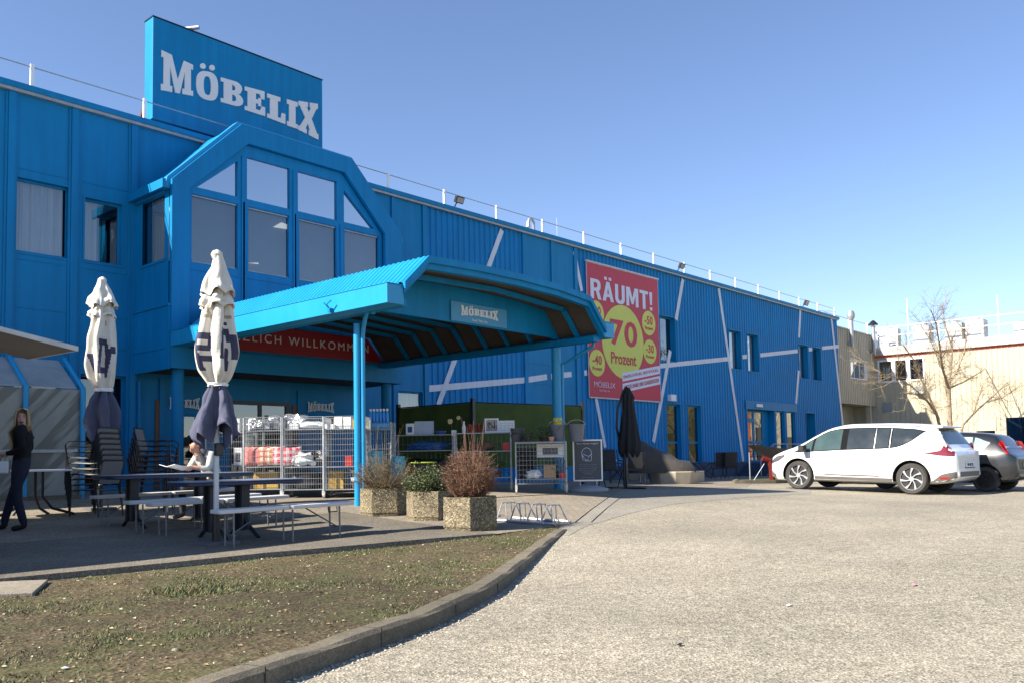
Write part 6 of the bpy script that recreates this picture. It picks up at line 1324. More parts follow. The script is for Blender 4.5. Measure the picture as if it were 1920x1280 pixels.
VR=mat("vase_red",(.20,.01,.015),.25)
for i in range(4): item("red_vase","dark red glass vase standing between the white bottle and the letter picture","vase",t2(-.28+.1*i,-.1,1.255),tubs(1,.045,.17,.1,VR),"dark red vases on the middle trolley")
item("white_vase","tall white bottle vase left of the red vases","vase",t2(-.40,-.15,1.255),lambda t:(lambda mb:(mb.lathe([(.04,0),(.045,.12),(.02,.19),(.018,.25)],(0,0,0),14),mb.build("vase_body",WHITE,t,local=True,smooth=True)))(MB()))
def flow(t):
    mb=MB();r=random.Random(4);hd=[]
    for i in range(6): a=r.uniform(-.12,.12);b=r.uniform(-.08,.08);h=r.uniform(.25,.42);mb.tube([(0,0,.02),(a,b,h)],.004,4);hd.append((a,b,h))
    mb.build("stems",LD_,t,local=True)
    for a,b,h in hd:
        m=MB();m.lathe([(.005,-.01),(.04,0),(.045,.012),(.01,.02)],(0,0,0),9);T=Matrix.Translation((a,b,h))@RX(1.2,'X');m.v=[tuple(T@Vector(v)) for v in m.v];m.build("flower_head",mat("dry_flower",(.50,.38,.20),.8,var=.3,scale=30),t,local=True)
    m=MB();m.lathe([(.05,0),(.06,.12),(.05,.12)],(0,0,0),12);m.build("vase",WHITE,t,local=True)
item("dried_flowers","bunch of dried yellow flowers on the left part of the trolleys","flowers",t2(-.62,-.1,1.2),flow)
item("pale_carton","large pale blue carton at the left end of the left trolley top","box",t3(-.0,-.1,1.255),carton(.42,.2,.30,mat("carton_pale",(.42,.46,.55),.6)));item("pale_carton","small dark blue printed carton beside the large pale carton","box",t3(-.3,-.2,1.255),carton(.18,.2,.25,CARDW,mat("pic_blue",(.02,.05,.2),.5)));item("blue_bowl","flat blue dish right of the pale carton on the left trolley","bowl",t3(.38,-.2,1.255),tubs(1,.12,.06,.1,mat("dish_blue",(.05,.1,.35),.3)))
item("red_tin","bright red tin on the middle shelf of the middle trolley right end","tin",t2(.5,-.15,.865),carton(.14,.12,.16,mat("tin_bright",(.6,.02,.02),.4)))
item("grey_vase_group","grey wire basket on the right part of the middle trolley top","basket",t1(-.45,.05,1.025),tubs(2,.15,.16,.12,mat("basket_dark",(.06,.06,.07),.5)))
item("dark_goods","heap of dark wrapped goods on the low shelf of the left trolley","package",t3(0,0,.305),blob(1.0,.5,.4,BLACK,21,.4));item("dark_goods","heap of dark wrapped goods on the low shelf of the middle trolley","package",t2(-.3,.1,.305),blob(.7,.5,.4,BLACK,22,.4))
item("blue_goods","row of blue packets on the middle shelf of the left trolley","package",t3(.1,-.1,.905),blob(.9,.4,.2,mat("packet_blue",(.03,.10,.28),.4,var=.5,scale=20),23,.4));item("brown_basket","brown wicker basket on the middle shelf of the middle trolley","basket",t2(.0,-.05,.865),blob(.5,.4,.2,mat("wicker",(.16,.09,.05),.8,bump=1),24,.2))
def lt(t):
    mb=MB();mb.lathe([(.28,.0),(.29,.012),(.28,.025)],(0,0,.62),24);mb.build("tabletop",mat("lime_metal",(.30,.40,.05),.45),t,local=True)
    for a in(.3,2.4,4.5): mb=MB();mb.tube([(.2*math.cos(a),.2*math.sin(a),.62),(.05*math.cos(a),.05*math.sin(a),.3),(.24*math.cos(a),.24*math.sin(a),0)],.01,6);mb.build("leg",bpy.data.materials["lime_metal"],t,local=True)
u=(792-960)/_f;item("lime_side_table","round lime green metal side table behind the green shrub","table",Matrix.Translation((18.0*(.75+.66*u),18.0*(.661-.7505*u),.3)),lt)
# green printed fence
gf=thing("green_fence","green printed mesh fence panels on dark posts behind the display trolleys","fence",(15.7,15.1,.3))
GF=mat("fence_green",(.05,.08,.012),.85,var=.28,scale=1.6,bump=.2)
pts=[(15.66,17.9),(15.66,15.1),(19.4,14.5)]
for a,b in zip(pts[:-1],pts[1:]):
    mb=MB();n=Vector((b[1]-a[1],a[0]-b[0],0)).normalized()*.02;mb.prism([(a[0],a[1],.75),(b[0],b[1],.75),(b[0],b[1],2.38),(a[0],a[1],2.38)],n);mb.build("panel",GF,gf)
    mb=MB();mb.tube([(a[0],a[1],2.4),(b[0],b[1],2.4)],.018,6);mb.build("top_rail",BLACKM,gf)
for a in pts: mb=MB();mb.box((a[0]-.045,a[1]-.045,.25),(a[0]+.045,a[1]+.045,2.5));mb.build("post",BLACKM,gf)
# yellow and blue flower print tape on the canopy column
tb_=MB();tb_.tube([(15.2,12.05,1.48),(15.2,12.05,1.86)],.104,18);o=tb_.build("column_poster",mat("poster_yellow",(.55,.48,.05),.6,var=.7,scale=9));tag(setorg(o,(15.2,12.05,1.48)),"yellow and blue printed paper wrapped round the right canopy column","poster")
# ================================================================== NOTICE BOARD
X_,Y_=14.62,10.81;nb=thing("notice_board","dark notice board with a mask pictogram in a silver frame on a grey foot","sign",(X_,Y_,gz(X_,Y_)),-.95)
mb=MB();mb.lathe([(.40,0),(.42,.03),(.40,.07),(.2,.12),(.12,.13)],(0,0,0),24);mb.v=[(x*1.0,y*.62,z) for x,y,z in mb.v];mb.build("foot",mat("foot_grey",(.30,.31,.33),.7),nb,local=True,smooth=True)
for s in(-.17,.17): mb=MB();mb.tube([(s,0,.1),(s,0,.25)],.014,8);mb.build("spring_post",STEEL,nb,local=True)
mb=MB();w=.305;z0,z1=.22,1.08
for a,b in(((-w,-.02,z0),(-w+.03,.02,z1)),((w-.03,-.02,z0),(w,.02,z1)),((-w+.03,-.02,z0),(w-.03,.02,z0+.03)),((-w+.03,-.02,z1-.03),(w-.03,.02,z1))): mb.box(a,b)
mb.build("frame",mat("silver_frame",(.60,.61,.62),.35,metal=.5),nb,local=True)
mb=MB();mb.box((-w+.03,-.008,z0+.03),(w-.03,.012,z1-.03));mb.build("poster",mat("poster_slate",(.075,.08,.09),.5,var=.04),nb,local=True)
PT_=lambda u,v,w_:(u,-.009-w_,v)
vs,fs=fit_text("Bitte Maske tragen!",-.22,.22,.975,1.015,PT_,offset=.012);mb=MB();mb.add(vs,fs);mb.build("heading",LTXT,nb,local=True)
mb=MB()
def line(pts,r=.007): mb.tube([(x,-.012,z) for x,z in pts],r,5)
line([(-.07,.70)]+[(-.02+.10*math.cos(a),.80+.11*math.sin(a)) for a in [math.radians(200-i*12) for i in range(20)]]+[(.08,.70),(.07,.64),(-.05,.64),(-.05,.69)])
line([(-.12,.76),(-.10,.66),(.0,.66),(.03,.73),(-.09,.78)]);line([(.03,.74),(.09,.78)]);line([(-.06,.83),(-.055,.83)],.01);mb.build("pictogram",LTXT,nb,local=True)
tx=["Liebe Kundinnen und Kunden,","das Tragen einer Maske ist","in allen Bereichen Pflicht.","Bitte halten Sie Abstand","und danke für Ihr","Verständnis."]
for i,s in enumerate(tx): 
    hw=.19*len(s)/27;vs,fs=fit_text(s,-hw,hw,.555-.038*i,.575-.038*i,PT_);m2=MB();m2.add(vs,fs);m2.build("small_print",mat("print_grey",(.32,.33,.35),.5),nb,local=True)
vs,fs=fit_text("Ihr Team vor Ort",-.13,.13,.29,.31,PT_);m2=MB();m2.add(vs,fs);m2.build("small_print",mat("print_grey",(.32,.33,.35),.5),nb,local=True)
# ================================================================== BLACK CANTILEVER PARASOL AND GARDEN FURNITURE
BC=mat("black_cloth",(.012,.012,.014),.8,var=.3,bump=.3)
def vpt(px,d): u=(px-960)/_f;return Vector((d*(.75+.66*u),d*(.661-.7505*u),0))
b=vpt(1172,20.2);b.z=gz(b.x,b.y);RV=Vector((.66,-.75,0));k=20.2/_f
cp=thing("black_parasol","tall folded black cantilever parasol beside the red sale banner","parasol",b)
def V2(px,py): p=b+RV*((px-1172)*k);p.z=at(1172,py,X=b.x).z;return p
mb=MB();mb.tube([V2(1172,913),V2(1171,860),V2(1162,835),V2(1156,800),V2(1159,765),V2(1170,733),V2(1177,724)],.028,8);mb.build("arm",BLACKM,cp,smooth=True)
mb=MB();mb.tube([V2(1168,914),V2(1168,740)],.024,8);mb.build("mast",BLACKM,cp)
mb=MB();n=40;rows=[(726,3),(745,11),(752,9),(800,15),(830,19),(848,18),(853,15)]
for y,r_ in rows:
    c=V2(1179,y)
    for j in range(n): a=2*math.pi*j/n;rr=r_*k*(1+.16*math.sin(8*a+y*.02));mb.v.append((c.x+rr*math.cos(a),c.y+rr*math.sin(a),c.z-(.06*math.sin(8*a) if y>840 else 0)))
mb.f=[(i*n+j,i*n+(j+1)%n,(i+1)*n+(j+1)%n,(i+1)*n+j) for i in range(len(rows)-1) for j in range(n)];mb.mi=[0]*len(mb.f);mb.build("folded_cloth",BC,cp,smooth=True)
for s in(0,1): mb=MB();T=RT(b.x,b.y,b.z+.002,math.pi/4+s*math.pi/2-.85);mb.box((-.55,-.03,.0+.0),(.55,.03,.04 if s else .038),T);mb.build("cross_foot",BLACKM,cp)
def put(px,py): p=G(px,py);return p
def gchair(name,label,px,py,ang,m_seat,m_fr,h=.95,w=.5,solid=False,group=None,hb=.5):
    p=put(px,py);t=thing(name,label,"chair",(p.x,p.y,p.z),ang,group)
    if solid:
        for q,nm in(((-w/2,-.3,.08,w/2,.3,.42),"seat"),((-w/2,.2,.42,w/2,.32,h),"backrest")): mb=MB();mb.box(q[:3],q[3:]);mb.build(nm,m_seat,t,local=True,bev=.03)
        for s in(-1,1): mb=MB();mb.box((s*w/2-.05,-.3,.05),(s*w/2+.05,.3,.62));mb.build("armrest",m_seat,t,local=True,bev=.03)
        return t
    mb=MB();mb.box((-w/2+.03,-.22,.42),(w/2-.03,.2,.45));mb.build("seat",m_seat,t,local=True,bev=.01)
    T=Matrix.Translation((0,.22,.45))@RX(-.18,'X');mb=MB();mb.box((-w/2+.04,-.012,.02),(w/2-.04,.012,h-.47),T);mb.build("backrest",m_seat,t,local=True,bev=.01)
    for s in(-1,1):
        mb=MB();mb.tube([(s*w/2,.3,0),(s*w/2,-.15,.5),(s*w/2,-.2,.64)],.012,6);mb.build("leg",m_fr,t,local=True)
        mb=MB();mb.tube([(s*w/2,-.28,0),(s*w/2,.18,.5),T@Vector((s*w/2,0,h-.47))],.012,6);mb.build("leg",m_fr,t,local=True)
        mb=MB();mb.tube([(s*w/2,-.22,.64),(s*w/2,.26,.66)],.016,6);mb.build("armrest",m_fr,t,local=True)
    return t
NV=mat("navy_cloth",(.02,.03,.06),.8);RAT=mat("rattan_beige",(.34,.25,.17),.8,var=.2,scale=30,bump=.6)
gchair("garden_chair","black folding garden chair directly right of the notice board",1148,914,-.6,BLACK,BLACKM,group="black garden chairs near the black parasol")
gchair("garden_chair","black garden chair beside the foot of the black parasol",1192,908,2.2,BLACK,BLACKM,group="black garden chairs near the black parasol")
gchair("garden_chair","dark garden chair behind the notice board with its back to the wall",1158,900,.5,NV,BLACKM,group="black garden chairs near the black parasol")
gchair("garden_chair","navy and white folding chair with steel frame beside the covered lounger",1214,903,-.9,NV,STEEL)
gchair("rattan_armchair","beige rattan armchair right of the black parasol",1192,902,-2.4,RAT,RAT,h=.95,w=.62,solid=True,group="beige rattan armchairs")
gchair("rattan_armchair","sunlit beige armchair half hidden behind the other rattan armchair",1176,897,-1.9,RAT,RAT,h=.8,w=.6,solid=True,group="beige rattan armchairs")
p=put(1145,905);gt=thing("garden_table","small dark garden table with a pale edge beside the notice board","table",(p.x,p.y,p.z))
mb=MB();mb.box((-.5,-.35,.70),(.5,.35,.73));mb.build("tabletop",CARDW,gt,local=True)
for x in(-.42,.42):
    for y in(-.28,.28): mb=MB();mb.tube([(x,y,0),(x,y,.70)],.018,6);mb.build("leg",BLACKM,gt,local=True)
# round rattan daybed with grey cover
p=put(1262,906);k=(p.x*.751+p.y*.661)/_f;db=thing("round_daybed","round beige rattan daybed base with rows of panels in front of the ribbed wall","daybed",(p.x+.45,p.y+.25,p.z))
mb=MB();mb.lathe([(.74,0),(.84,.34),(.84,.38),(.3,.38)],(0,0,0),10);mb.build("base",mat("daybed_beige",(.42,.36,.27),.8,var=.1,bump=.3),db,local=True,bev=.01)
mb=MB();mb.box((.55,-.4,.02),(1.25,.3,.36));mb.build("footstool",bpy.data.materials["daybed_beige"],db,local=True,bev=.02)
q=p+Vector((.1,.45,0));dc=thing("daybed_cover","dark grey brown cover draped over the raised back of the round daybed","cover",(q.x,q.y,p.z+.38),-.85)
mb=MB();n=28;prof=[(-1.0,.38,.25),(-.93,.72,.38),(-.78,.93,.48),(-.58,.95,.52),(-.35,.84,.56),(0,.64,.60),(.3,.52,.62),(.5,.36,.62),(.85,.30,.5),(.98,.12,.42)]
for x,h,wd_ in prof:
    for j in range(n+1): a=math.pi*j/n;r_=1+.05*mn.noise(Vector((x*4,a*3,1)));mb.v.append((x,-math.cos(a)*wd_*r_,max(0,math.sin(a)**.7*h*r_)+ (0 if 0<j<n else -.04)))
mb.f=[(i*(n+1)+j,i*(n+1)+j+1,(i+1)*(n+1)+j+1,(i+1)*(n+1)+j) for i in range(len(prof)-1) for j in range(n)]+[tuple(range(n+1)),tuple(range((len(prof)-1)*(n+1),len(prof)*(n+1)))];mb.mi=[0]*len(mb.f);mb.build("cover_sheet",mat("cover_grey",(.055,.047,.041),.75,var=.15,bump=.6,bscale=8),dc,local=True,smooth=True)
gchair("high_back_chair","left one of the two black high back chairs near the store side steps",1350,897,2.35,BLACK,BLACKM,h=1.12,w=.56,group="black high back chairs near the side steps")
gchair("high_back_chair","right one of the two black high back chairs near the store side steps",1368,897,2.35,BLACK,BLACKM,h=1.12,w=.56,group="black high back chairs near the side steps")
gchair("high_back_chair","black high back chair right behind the covered daybed",1291,893,-.5,BLACK,BLACKM,h=1.3,w=.6)
p=put(1322,896);gt=thing("folding_side_table","low black folding table with crossed legs between the daybed and the high back chairs","table",(p.x,p.y,p.z),-.6)
mb=MB();mb.box((-.7,-.3,.66),(.7,.3,.69));mb.build("tabletop",BLACK,gt,local=True)
for y in(-.25,.25):
    for s in(-1,1): mb=MB();mb.tube([(-.4*s,y,0),(.4*s,y,.66)],.015,6);mb.build("leg",BLACKM,gt,local=True)
# side steps with railing
x0=OG[2][0]-.3;stp=thing("side_steps","grey concrete steps with galvanised handrail up to the store side door","steps",(x0,D-1,-.03))
mb=MB();mb.box((x0,D-1.5,-.1),(x0+8,D-.035,.55));mb.build("landing",BLUED,stp)
for i in range(3): mb=MB();mb.box((x0-.3*(i+1),D-1.5,-.1),(x0-.3*i-.002,D-.04,.55-.16*(i+1)));mb.build("step",BLUED,stp)
for z in(1.45,1.12,.85): mb=MB();mb.tube([(x0-.0,D-1.45,z),(x0+7.8,D-1.45,z)],.022,6);mb.build("rail",STEEL,stp)
mb=MB();mb.tube([(x0-1.4,D-1.45,.0),(x0-1.4,D-1.45,.75),(x0,D-1.45,1.45),(x0,D-1.45,.5)],.028,6);mb.build("handrail",STEEL,stp)
for i in range(1,6): mb=MB();mb.tube([(x0+1.55*i,D-1.45,.55),(x0+1.55*i,D-1.45,1.45)],.022,6);mb.build("rail_post",STEEL,stp)
# black wheelbarrow upended, red stand
p=put(1452,903);wbw=thing("wheelbarrow","black wheelbarrow tray standing high in front of the side steps behind the minivan nose","wheelbarrow",(p.x,p.y,p.z),-.85)
mb=MB();mb.v=[(-.75,-.4,1.25),(1.0,-.4,1.0),(1.0,.4,1.0),(-.75,.4,1.25),(-.2,-.2,.72),(.6,-.2,.62),(.6,.2,.62),(-.2,.2,.72)];mb.f=[(0,1,5,4),(1,2,6,5),(2,3,7,6),(3,0,4,7),(4,5,6,7)];mb.mi=[0]*5;mb.build("tray",BLACK,wbw,local=True)
for s in(-.25,.25): mb=MB();mb.tube([(-.1,s,.7),(.1,s,0)],.02,6);mb.tube([(.5,s,.62),(.3,s,0)],.02,6);mb.build("leg",GREYM,wbw,local=True)
p=put(1440,904);rs=thing("red_post","bent red steel post in front of the minivan nose beside the steps","post",(p.x,p.y,p.z),-.85)
mb=MB();mb.tube([(.15,0,0),(.14,0,.45),(.08,0,.72),(-.15,0,.80)],.10,8);mb.build("red_arm",mat("post_red",(.11,.012,.008),.65,spec=.2),rs,local=True)
mb=MB();mb.tube([(-.5,0,.02),(-.1,0,.62)],.014,6);mb.build("strut",GREYM,rs,local=True)
mb=MB();mb.tube([(-.55,.1,0),(-.55,.1,1.0)],.02,6);mb.build("stand_post",GREYM,rs,local=True)
# ================================================================== PEOPLE
SKIN=mat("skin",(.50,.29,.20),.55,var=.06,scale=10);JACK=mat("black_jacket",(.010,.010,.011),.85,spec=.2,var=.3,scale=12,bump=.4,bscale=22);JEAN=mat("navy_jeans",(.007,.010,.028),.85,var=.2,scale=14,bump=.3)
BOOT=mat("black_boots",(.01,.01,.011),.45);HAIRB=mat("blond_hair",(.36,.24,.12),.5,var=.35,scale=22,stretch=(14,14,1.5));KNIT=mat("pale_sweater",(.46,.46,.42),.9,var=.12,scale=18,bump=.5,bscale=35);SCARF=mat("grey_scarf",(.07,.07,.08),.9,var=.2,bump=.5);TROU=mat("dark_trousers",(.03,.03,.035),.85)
def figure(t,nodes,chains,mats,root="pelvis",extra_r=1):
    names=list(nodes);idx={n:i for i,n in enumerate(names)};es=[]
    for c in chains:
        for a,b in zip(c[:-1],c[1:]):
            if (idx[a],idx[b]) not in es: es.append((idx[a],idx[b]))
    me=bpy.data.meshes.new("sk");me.from_pydata([nodes[n][:3] for n in names],es,[]);o=bpy.data.objects.new("sk",me);S.collection.objects.link(o)
    o.modifiers.new("s","SKIN");ss=o.modifiers.new("u","SUBSURF");ss.levels=2;ss.render_levels=2
    sv=me.skin_vertices[0].data
    for i,n in enumerate(names): r=nodes[n][3];sv[i].radius=(r if not isinstance(r,tuple) else r[0],r if not isinstance(r,tuple) else r[1]);sv[i].use_root=(n==root)
    bpy.context.view_layer.update();m2=bpy.data.meshes.new_from_object(o.evaluated_get(bpy.context.evaluated_depsgraph_get()));bpy.data.objects.remove(o)
    m2.name="body"
    m2.materials.clear()
    for m in mats: m2.materials.append(m)
    P=[Vector(nodes[n][:3]) for n in names]
    for f in m2.polygons:
        c=f.center;best=9;bi=0
        for a,b in es:
            ab=P[b]-P[a];tt=max(0,min(1,(c-P[a]).dot(ab)/max(ab.length_squared,1e-9)));d=(c-P[a]-ab*tt).length
            if d<best: best=d;bi=nodes[names[a if tt<.5 else b]][4]
        f.material_index=bi;f.use_smooth=True
    b=bpy.data.objects.new("body",m2);S.collection.objects.link(b);b.parent=t;ORG[b.name]=Vector();return b
def hand(N,C,pre,w,fd,pd,up,m,curl=.4,r=.008):
    w=Vector(w);fd=Vector(fd).normalized();pd=Vector(pd).normalized();N[pre+"palm"]=(*(w+fd*.05),.021,m);C.append([pre+"wrist",pre+"palm"])
    for i,(off,L) in enumerate(((-.028,.062),(-.010,.072),(.009,.068),(.026,.052))):
        a=w+fd*.085+pd*off;b=a+(fd+Vector(up)*-.25*curl).normalized()*L*.55;c=b+(fd*.6+Vector(up)*-.8*curl).normalized()*L*.5
        for k,p in enumerate((a,b,c)): N[pre+"f%d%d"%(i,k)]=(*p,r if k<2 else r*.8,m)
        C.append([pre+"palm"]+[pre+"f%d%d"%(i,k) for k in range(3)])
    a=w+fd*.035-pd*.032;b=a+(fd*.6-pd*.6).normalized()*.035;N[pre+"t0"]=(*a,.010,m);N[pre+"t1"]=(*b,.008,m);C.append([pre+"palm",pre+"t0",pre+"t1"])
def facebits(t,H,F,R,skin,eye=(.03,.02,.015)):   # H head centre, F facing, R its right
    H=Vector(H);F=Vector(F).normalized();R=Vector(R).normalized();U=F.cross(R)*-1
    if U.z<0: U=-U
    for s in(-1,1):
        mb=MB();c=H+F*.078+R*s*.032+U*.012;mb.tube([c-R*.014,c,c+R*.014],[.003,.0065,.003],6);mb.build("eye",mat("eye_dark",eye,.3),t,local=True)
        mb=MB();c=H+F*.082+R*s*.034+U*.032;mb.tube([c-R*.018,c+U*.004,c+R*.018],[.002,.004,.002],5);mb.build("eyebrow",mat("brow",(.10,.06,.03),.8),t,local=True)
        mb=MB();c=H+R*s*.080+F*-.005;mb.tube([c+U*.028,c+R*s*.008+U*.012,c+R*s*.006-U*.012,c-U*.026],[.008,.012,.010,.006],8);mb.build("ear",skin,t,local=True,smooth=True)
    mb=MB();mb.tube([H+F*.080+U*.010,H+F*.094-U*.018,H+F*.100-U*.028,H+F*.082-U*.033],[.006,.010,.012,.008],8);mb.build("nose",skin,t,local=True,smooth=True)
    mb=MB();c=H+F*.080-U*.056;mb.tube([c-R*.022,c+F*.006,c+R*.022],[.003,.006,.003],6);mb.build("mouth",mat("lips",(.38,.10,.09),.5),t,local=True,smooth=True)
def head_nodes(N,H,F,m,s=1.0):
    H=Vector(H);F=Vector(F).normalized();N["skull_back"]=(*(H-F*.022+Vector((0,0,.022))),.092*s,m);N["skull_top"]=(*(H+Vector((0,0,.055))-F*.006),.078*s,m);N["jaw"]=(*(H+F*.026-Vector((0,0,.06))),.054*s,m);N["face"]=(*(H+F*.018),.078*s,m)
# woman, body facing image left, head turned to the camera
g1=G(10,998);g2=G(52,994);wx,wy_=(g1.x+g2.x)/2,(g1.y+g2.y)/2
wp=G(38,994);Fv=Vector((-.72,.60,0));ang=math.atan2(Fv.y,Fv.x)
wo=thing("person","long blond haired woman in black jacket and dark jeans holding papers","person",(wp.x,wp.y,gz(wp.x,wp.y)),ang)
N={};C=[]
N["pelvis"]=(0,0,.93,(.135,.115),2);N["waist"]=(-.01,0,1.06,(.125,.105),1);N["chest"]=(-.02,0,1.24,(.15,.12),1);N["upper"]=(-.02,0,1.35,(.11,.085),1);N["neck"]=(-.015,0,1.445,.048,0)
Hc=(.0,.0,1.545);HF=(-.25,.95,-.12)   # looks toward the camera (her left)
head_nodes(N,Hc,HF,0,.92)
C+=[["pelvis","waist","chest","upper","neck","face","skull_top"],["face","jaw"],["face","skull_back"]]
for s,nm in((1,"l"),(-1,"r")):
    N[nm+"sh"]=(-.02,s*.155,1.36,.062,1);N[nm+"el"]=(-.10 if s>0 else -.03,s*.215,1.11,.052,1);N[nm+"fa"]=(.05,s*.19,1.06,.042,1);N[nm+"wrist"]=(.19,s*.12,1.045,.026,0)
    C.append(["upper",nm+"sh",nm+"el",nm+"fa",nm+"wrist"]);hand(N,C,nm,(.19,s*.12,1.045),(1,-.25*s,.0),(0,.25*s,1),(0,0,1) if 1 else 0,0)
    N[nm+"hip"]=(0,s*.085,.86,.098,2)
N["lkn"]=(.03,.09,.49,.066,2);N["lan"]=(-.07,.09,.13,.054,2);N["lhl"]=(-.09,.09,.06,.045,3);N["lto"]=(.08,.10,.035,.036,3)
N["rkn"]=(.13,-.08,.50,.066,2);N["ran"]=(.24,-.09,.13,.054,2);N["rhl"]=(.23,-.09,.06,.045,3);N["rto"]=(.40,-.08,.035,.036,3)
for nm in"lr": C.append(["pelvis",nm+"hip",nm+"kn",nm+"an",nm+"hl",nm+"to"])
figure(wo,N,C,[SKIN,JACK,JEAN,BOOT])
facebits(wo,Hc,HF,Vector(HF).cross(Vector((0,0,1))),SKIN)
mb=MB();H=Vector(Hc);F=Vector(HF).normalized();r=random.Random(2);Rr=F.cross(Vector((0,0,1))).normalized()
for i in range(230):
    a=r.uniform(-2.15,2.15);d=(-F*math.cos(a)+Rr*math.sin(a));top=H+Vector((0,0,.118))-F*.01+d*r.uniform(0,.02);sd=H+d*.088+Vector((0,0,.03));k=abs(a)/2.55
    lw=H+d*.094+Vector((0,0,-.10));L=r.uniform(.34,.46) if d.x>.15 else r.uniform(.10,.2);e=H+d*(.115)+Vector((0,0,-L))+F*(.05*k);q=H+d*.118+Vector((.06*k,0,-.20))+F*.02
    mb.cm=0;mb.tube([top,H+d*.075+Vector((0,0,.095)),sd,lw,q,e],[.005,.009,.010,.010,.009,.004],5,cap=False)
mb.build("hair",HAIRB,wo,local=True,smooth=True)
pp=thing("paper_sheet","dark folded papers held at the waist by the standing woman","paper",(0,0,0));pp.matrix_world=Matrix.Translation(wo.location)@Matrix.Rotation(ang,4,'Z')@Matrix.Translation((.26,0,1.05))
mb=MB();T=RX(-.25,'Y');mb.box((-.09,-.13,.0),(.16,.13,.008),T);mb.build("sheet",mat("paper_dark",(.10,.09,.09),.7),pp,local=True);mb=MB();mb.box((-.085,-.12,.009),(.15,.12,.011),T);mb.build("top_sheet",mat("paper_grey",(.20,.20,.20),.7),pp,local=True)
mb=MB();T=Matrix.Translation(wo.location)@Matrix.Rotation(ang,4,'Z');mb.v=[];P0=Vector((.17,.1,.78))
bgp=thing("shopping_bag","small white bag hanging at the woman's front","bag",T@P0,ang);mb.box((-.06,-.05,0),(.06,.05,.17));mb.build("bag_body",WHITE,bgp,local=True,bev=.02);mb=MB();mb.tube([(-.04,0,.17),(0,0,.25),(.04,0,.17)],.006,5);mb.build("handle",WHITE,bgp,local=True)
# man seated on the rear bench, bent over his reading
mx_,my_=7.22,12.62;ang=math.atan2(-.12,-.99)
mo=thing("person","bald man in pale sweater and grey scarf reading at the rear table","person",(mx_,my_,gz(mx_,my_)),ang)
N={};C=[];N["pelvis"]=(0,0,.56,(.16,.14),1);N["waist"]=(.05,0,.70,(.16,.13),1);N["chest"]=(.15,0,.88,(.175,.14),1);N["upper"]=(.22,0,.99,(.12,.10),3);N["neck"]=(.30,0,1.045,.055,0)
Hc=(.375,.0,1.115);HF=(.86,.12,-.50);head_nodes(N,Hc,HF,0,1.0)
C+=[["pelvis","waist","chest","upper","neck","face","skull_top"],["face","jaw"],["face","skull_back"]]
for s,nm in((1,"l"),(-1,"r")):
    N[nm+"sh"]=(.18,s*.17,.97,.07,1);N[nm+"el"]=(.30,s*.24,.76,.052,1);N[nm+"wrist"]=(.50,s*.12,.79,.030,0);C.append(["upper",nm+"sh",nm+"el",nm+"wrist"]);hand(N,C,nm,(.50,s*.12,.79),(1,-.2*s,.05),(0,1*s,.2),(0,0,1),0)
    N[nm+"hip"]=(.05,s*.10,.52,.10,2);N[nm+"kn"]=(.44,s*.20,.50,.07,2);N[nm+"an"]=(.42,s*.22,.11,.05,2);N[nm+"hl"]=(.41,s*.22,.055,.045,4);N[nm+"to"]=(.58,s*.24,.035,.038,4);C.append(["pelvis",nm+"hip",nm+"kn",nm+"an",nm+"hl",nm+"to"])
figure(mo,N,C,[mat("skin_ruddy",(.55,.27,.18),.5,var=.08),KNIT,TROU,SCARF,BOOT])
facebits(mo,Hc,HF,Vector(HF).cross(Vector((0,0,1))),bpy.data.materials["skin_ruddy"])
mb=MB();H=Vector(Hc)
for k in range(60):
    a=-1.25+2.5*k/59;d=Vector((-math.cos(a)*.8,math.sin(a),0));mb.tube([H+d*.092+Vector((-.01,0,.035)),H+d*.096+Vector((-.01,0,-.01)),H+d*.088+Vector((-.01,0,-.045))],[.005,.007,.003],4,cap=False)
mb.build("hair",mat("hair_stubble",(.16,.10,.07),.8),mo,local=True)
mb=MB();P=[(.28+.02*math.cos(a),.115*math.sin(a),1.02+.05*math.cos(a)) for a in [2*math.pi*i/16 for i in range(17)]];mb.tube(P,.042,8);mb.tube([(.33,.07,1.0),(.30,.12,.88),(.27,.13,.72)],[.04,.05,.045],8);mb.build("scarf",SCARF,mo,local=True,smooth=True)
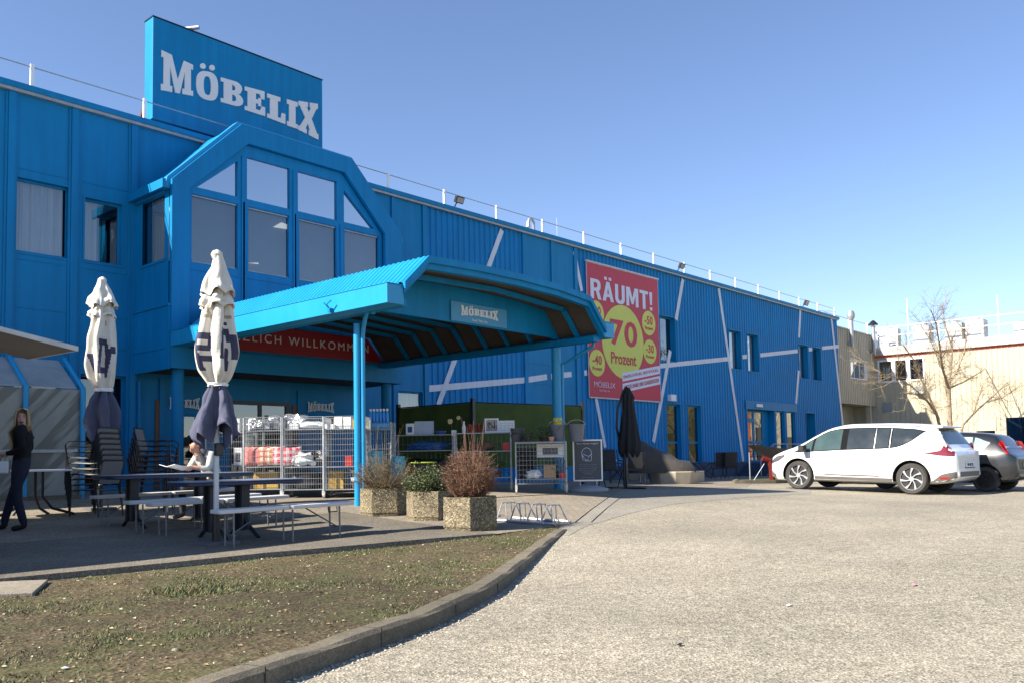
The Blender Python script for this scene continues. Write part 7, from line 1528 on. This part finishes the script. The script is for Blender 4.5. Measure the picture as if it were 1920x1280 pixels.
bk_=thing("open_magazine","open magazine with printed pages tilted up in front of the reading man","magazine",(0,0,0));bk_.matrix_world=Matrix.Translation(mo.location)@Matrix.Rotation(ang,4,'Z')@Matrix.Translation((.60,.0,.745))
for s in(-1,1):
    mb=MB();T=RX(-.22,'Y')@RX(s*.18,'X');mb.box((-.02,0 if s>0 else -.2,0),(.26,.2 if s>0 else 0,.006),T);p_=mb.build("page",CARDW,bk_,local=True);mb=MB();mb.box((.04,.03*s if s>0 else -.17,.0065),(.22,.17 if s>0 else -.03,.0075),T);mb.build("printed_picture",PICD,p_,local=True)
# hedge and trees across the yard are only mirrored in the far windows
hg=MB();r=random.Random(9)
for i in range(26):
    y=-16+i*.85;hg.tube([(64+r.uniform(-1,1),y,-.1),(63,y,3+r.uniform(0,2)),(63,y,6.2+r.uniform(-1,1.5))],[1.3,1.1,.15],7)
o=hg.build("far_hedge",mat("hedge_brown",(.06,.06,.025),.9,var=.6,scale=1.5,bump=1,bscale=3));tag(setorg(o,(63,-6,0)),"dark brown green hedge row beyond the right edge, mirrored in the store windows","hedge")
# sweep up tiny litter on the road
rg2=random.Random(5)
for px,py,m,s,lab in((1715,1096,mat("litter_pink",(.7,.22,.28),.6),.035,"small flat pink scrap lying on the asphalt"),(1480,1134,CARDW,.03,"thin white paper scrap lying on the asphalt"),(1275,1208,BLACK,.03,"pair of small dark scraps on the asphalt in the foreground"),(868,1131,CARDW,.035,"crumpled white paper scrap at the kerb foot"),(122,1252,CARDW,.03,"crumpled white tissue in the dirt bed at the lower left")):
    v=at(px,py,Z=0);z0=rz(v.x,v.y)
    for _ in range(8): v=at(px,py,Z=z0);z0=(rz(v.x,v.y) if px>200 else gz(v.x,v.y)-.045)+.006
    mb=MB();n=9;pts=[Vector((math.cos(i*.7)*s*rg2.uniform(.5,1.4),math.sin(i*.7)*s*rg2.uniform(.3,.6),rg2.uniform(0,.3)*s)) for i in range(n)];mb.v=[tuple(v+p) for p in pts]+[tuple(v+Vector((0,0,s*.4)))];mb.f=[(i,(i+1)%n,n) for i in range(n)];mb.mi=[0]*n
    o=mb.build("litter_scrap",m);tag(setorg(o,v),lab,"litter")
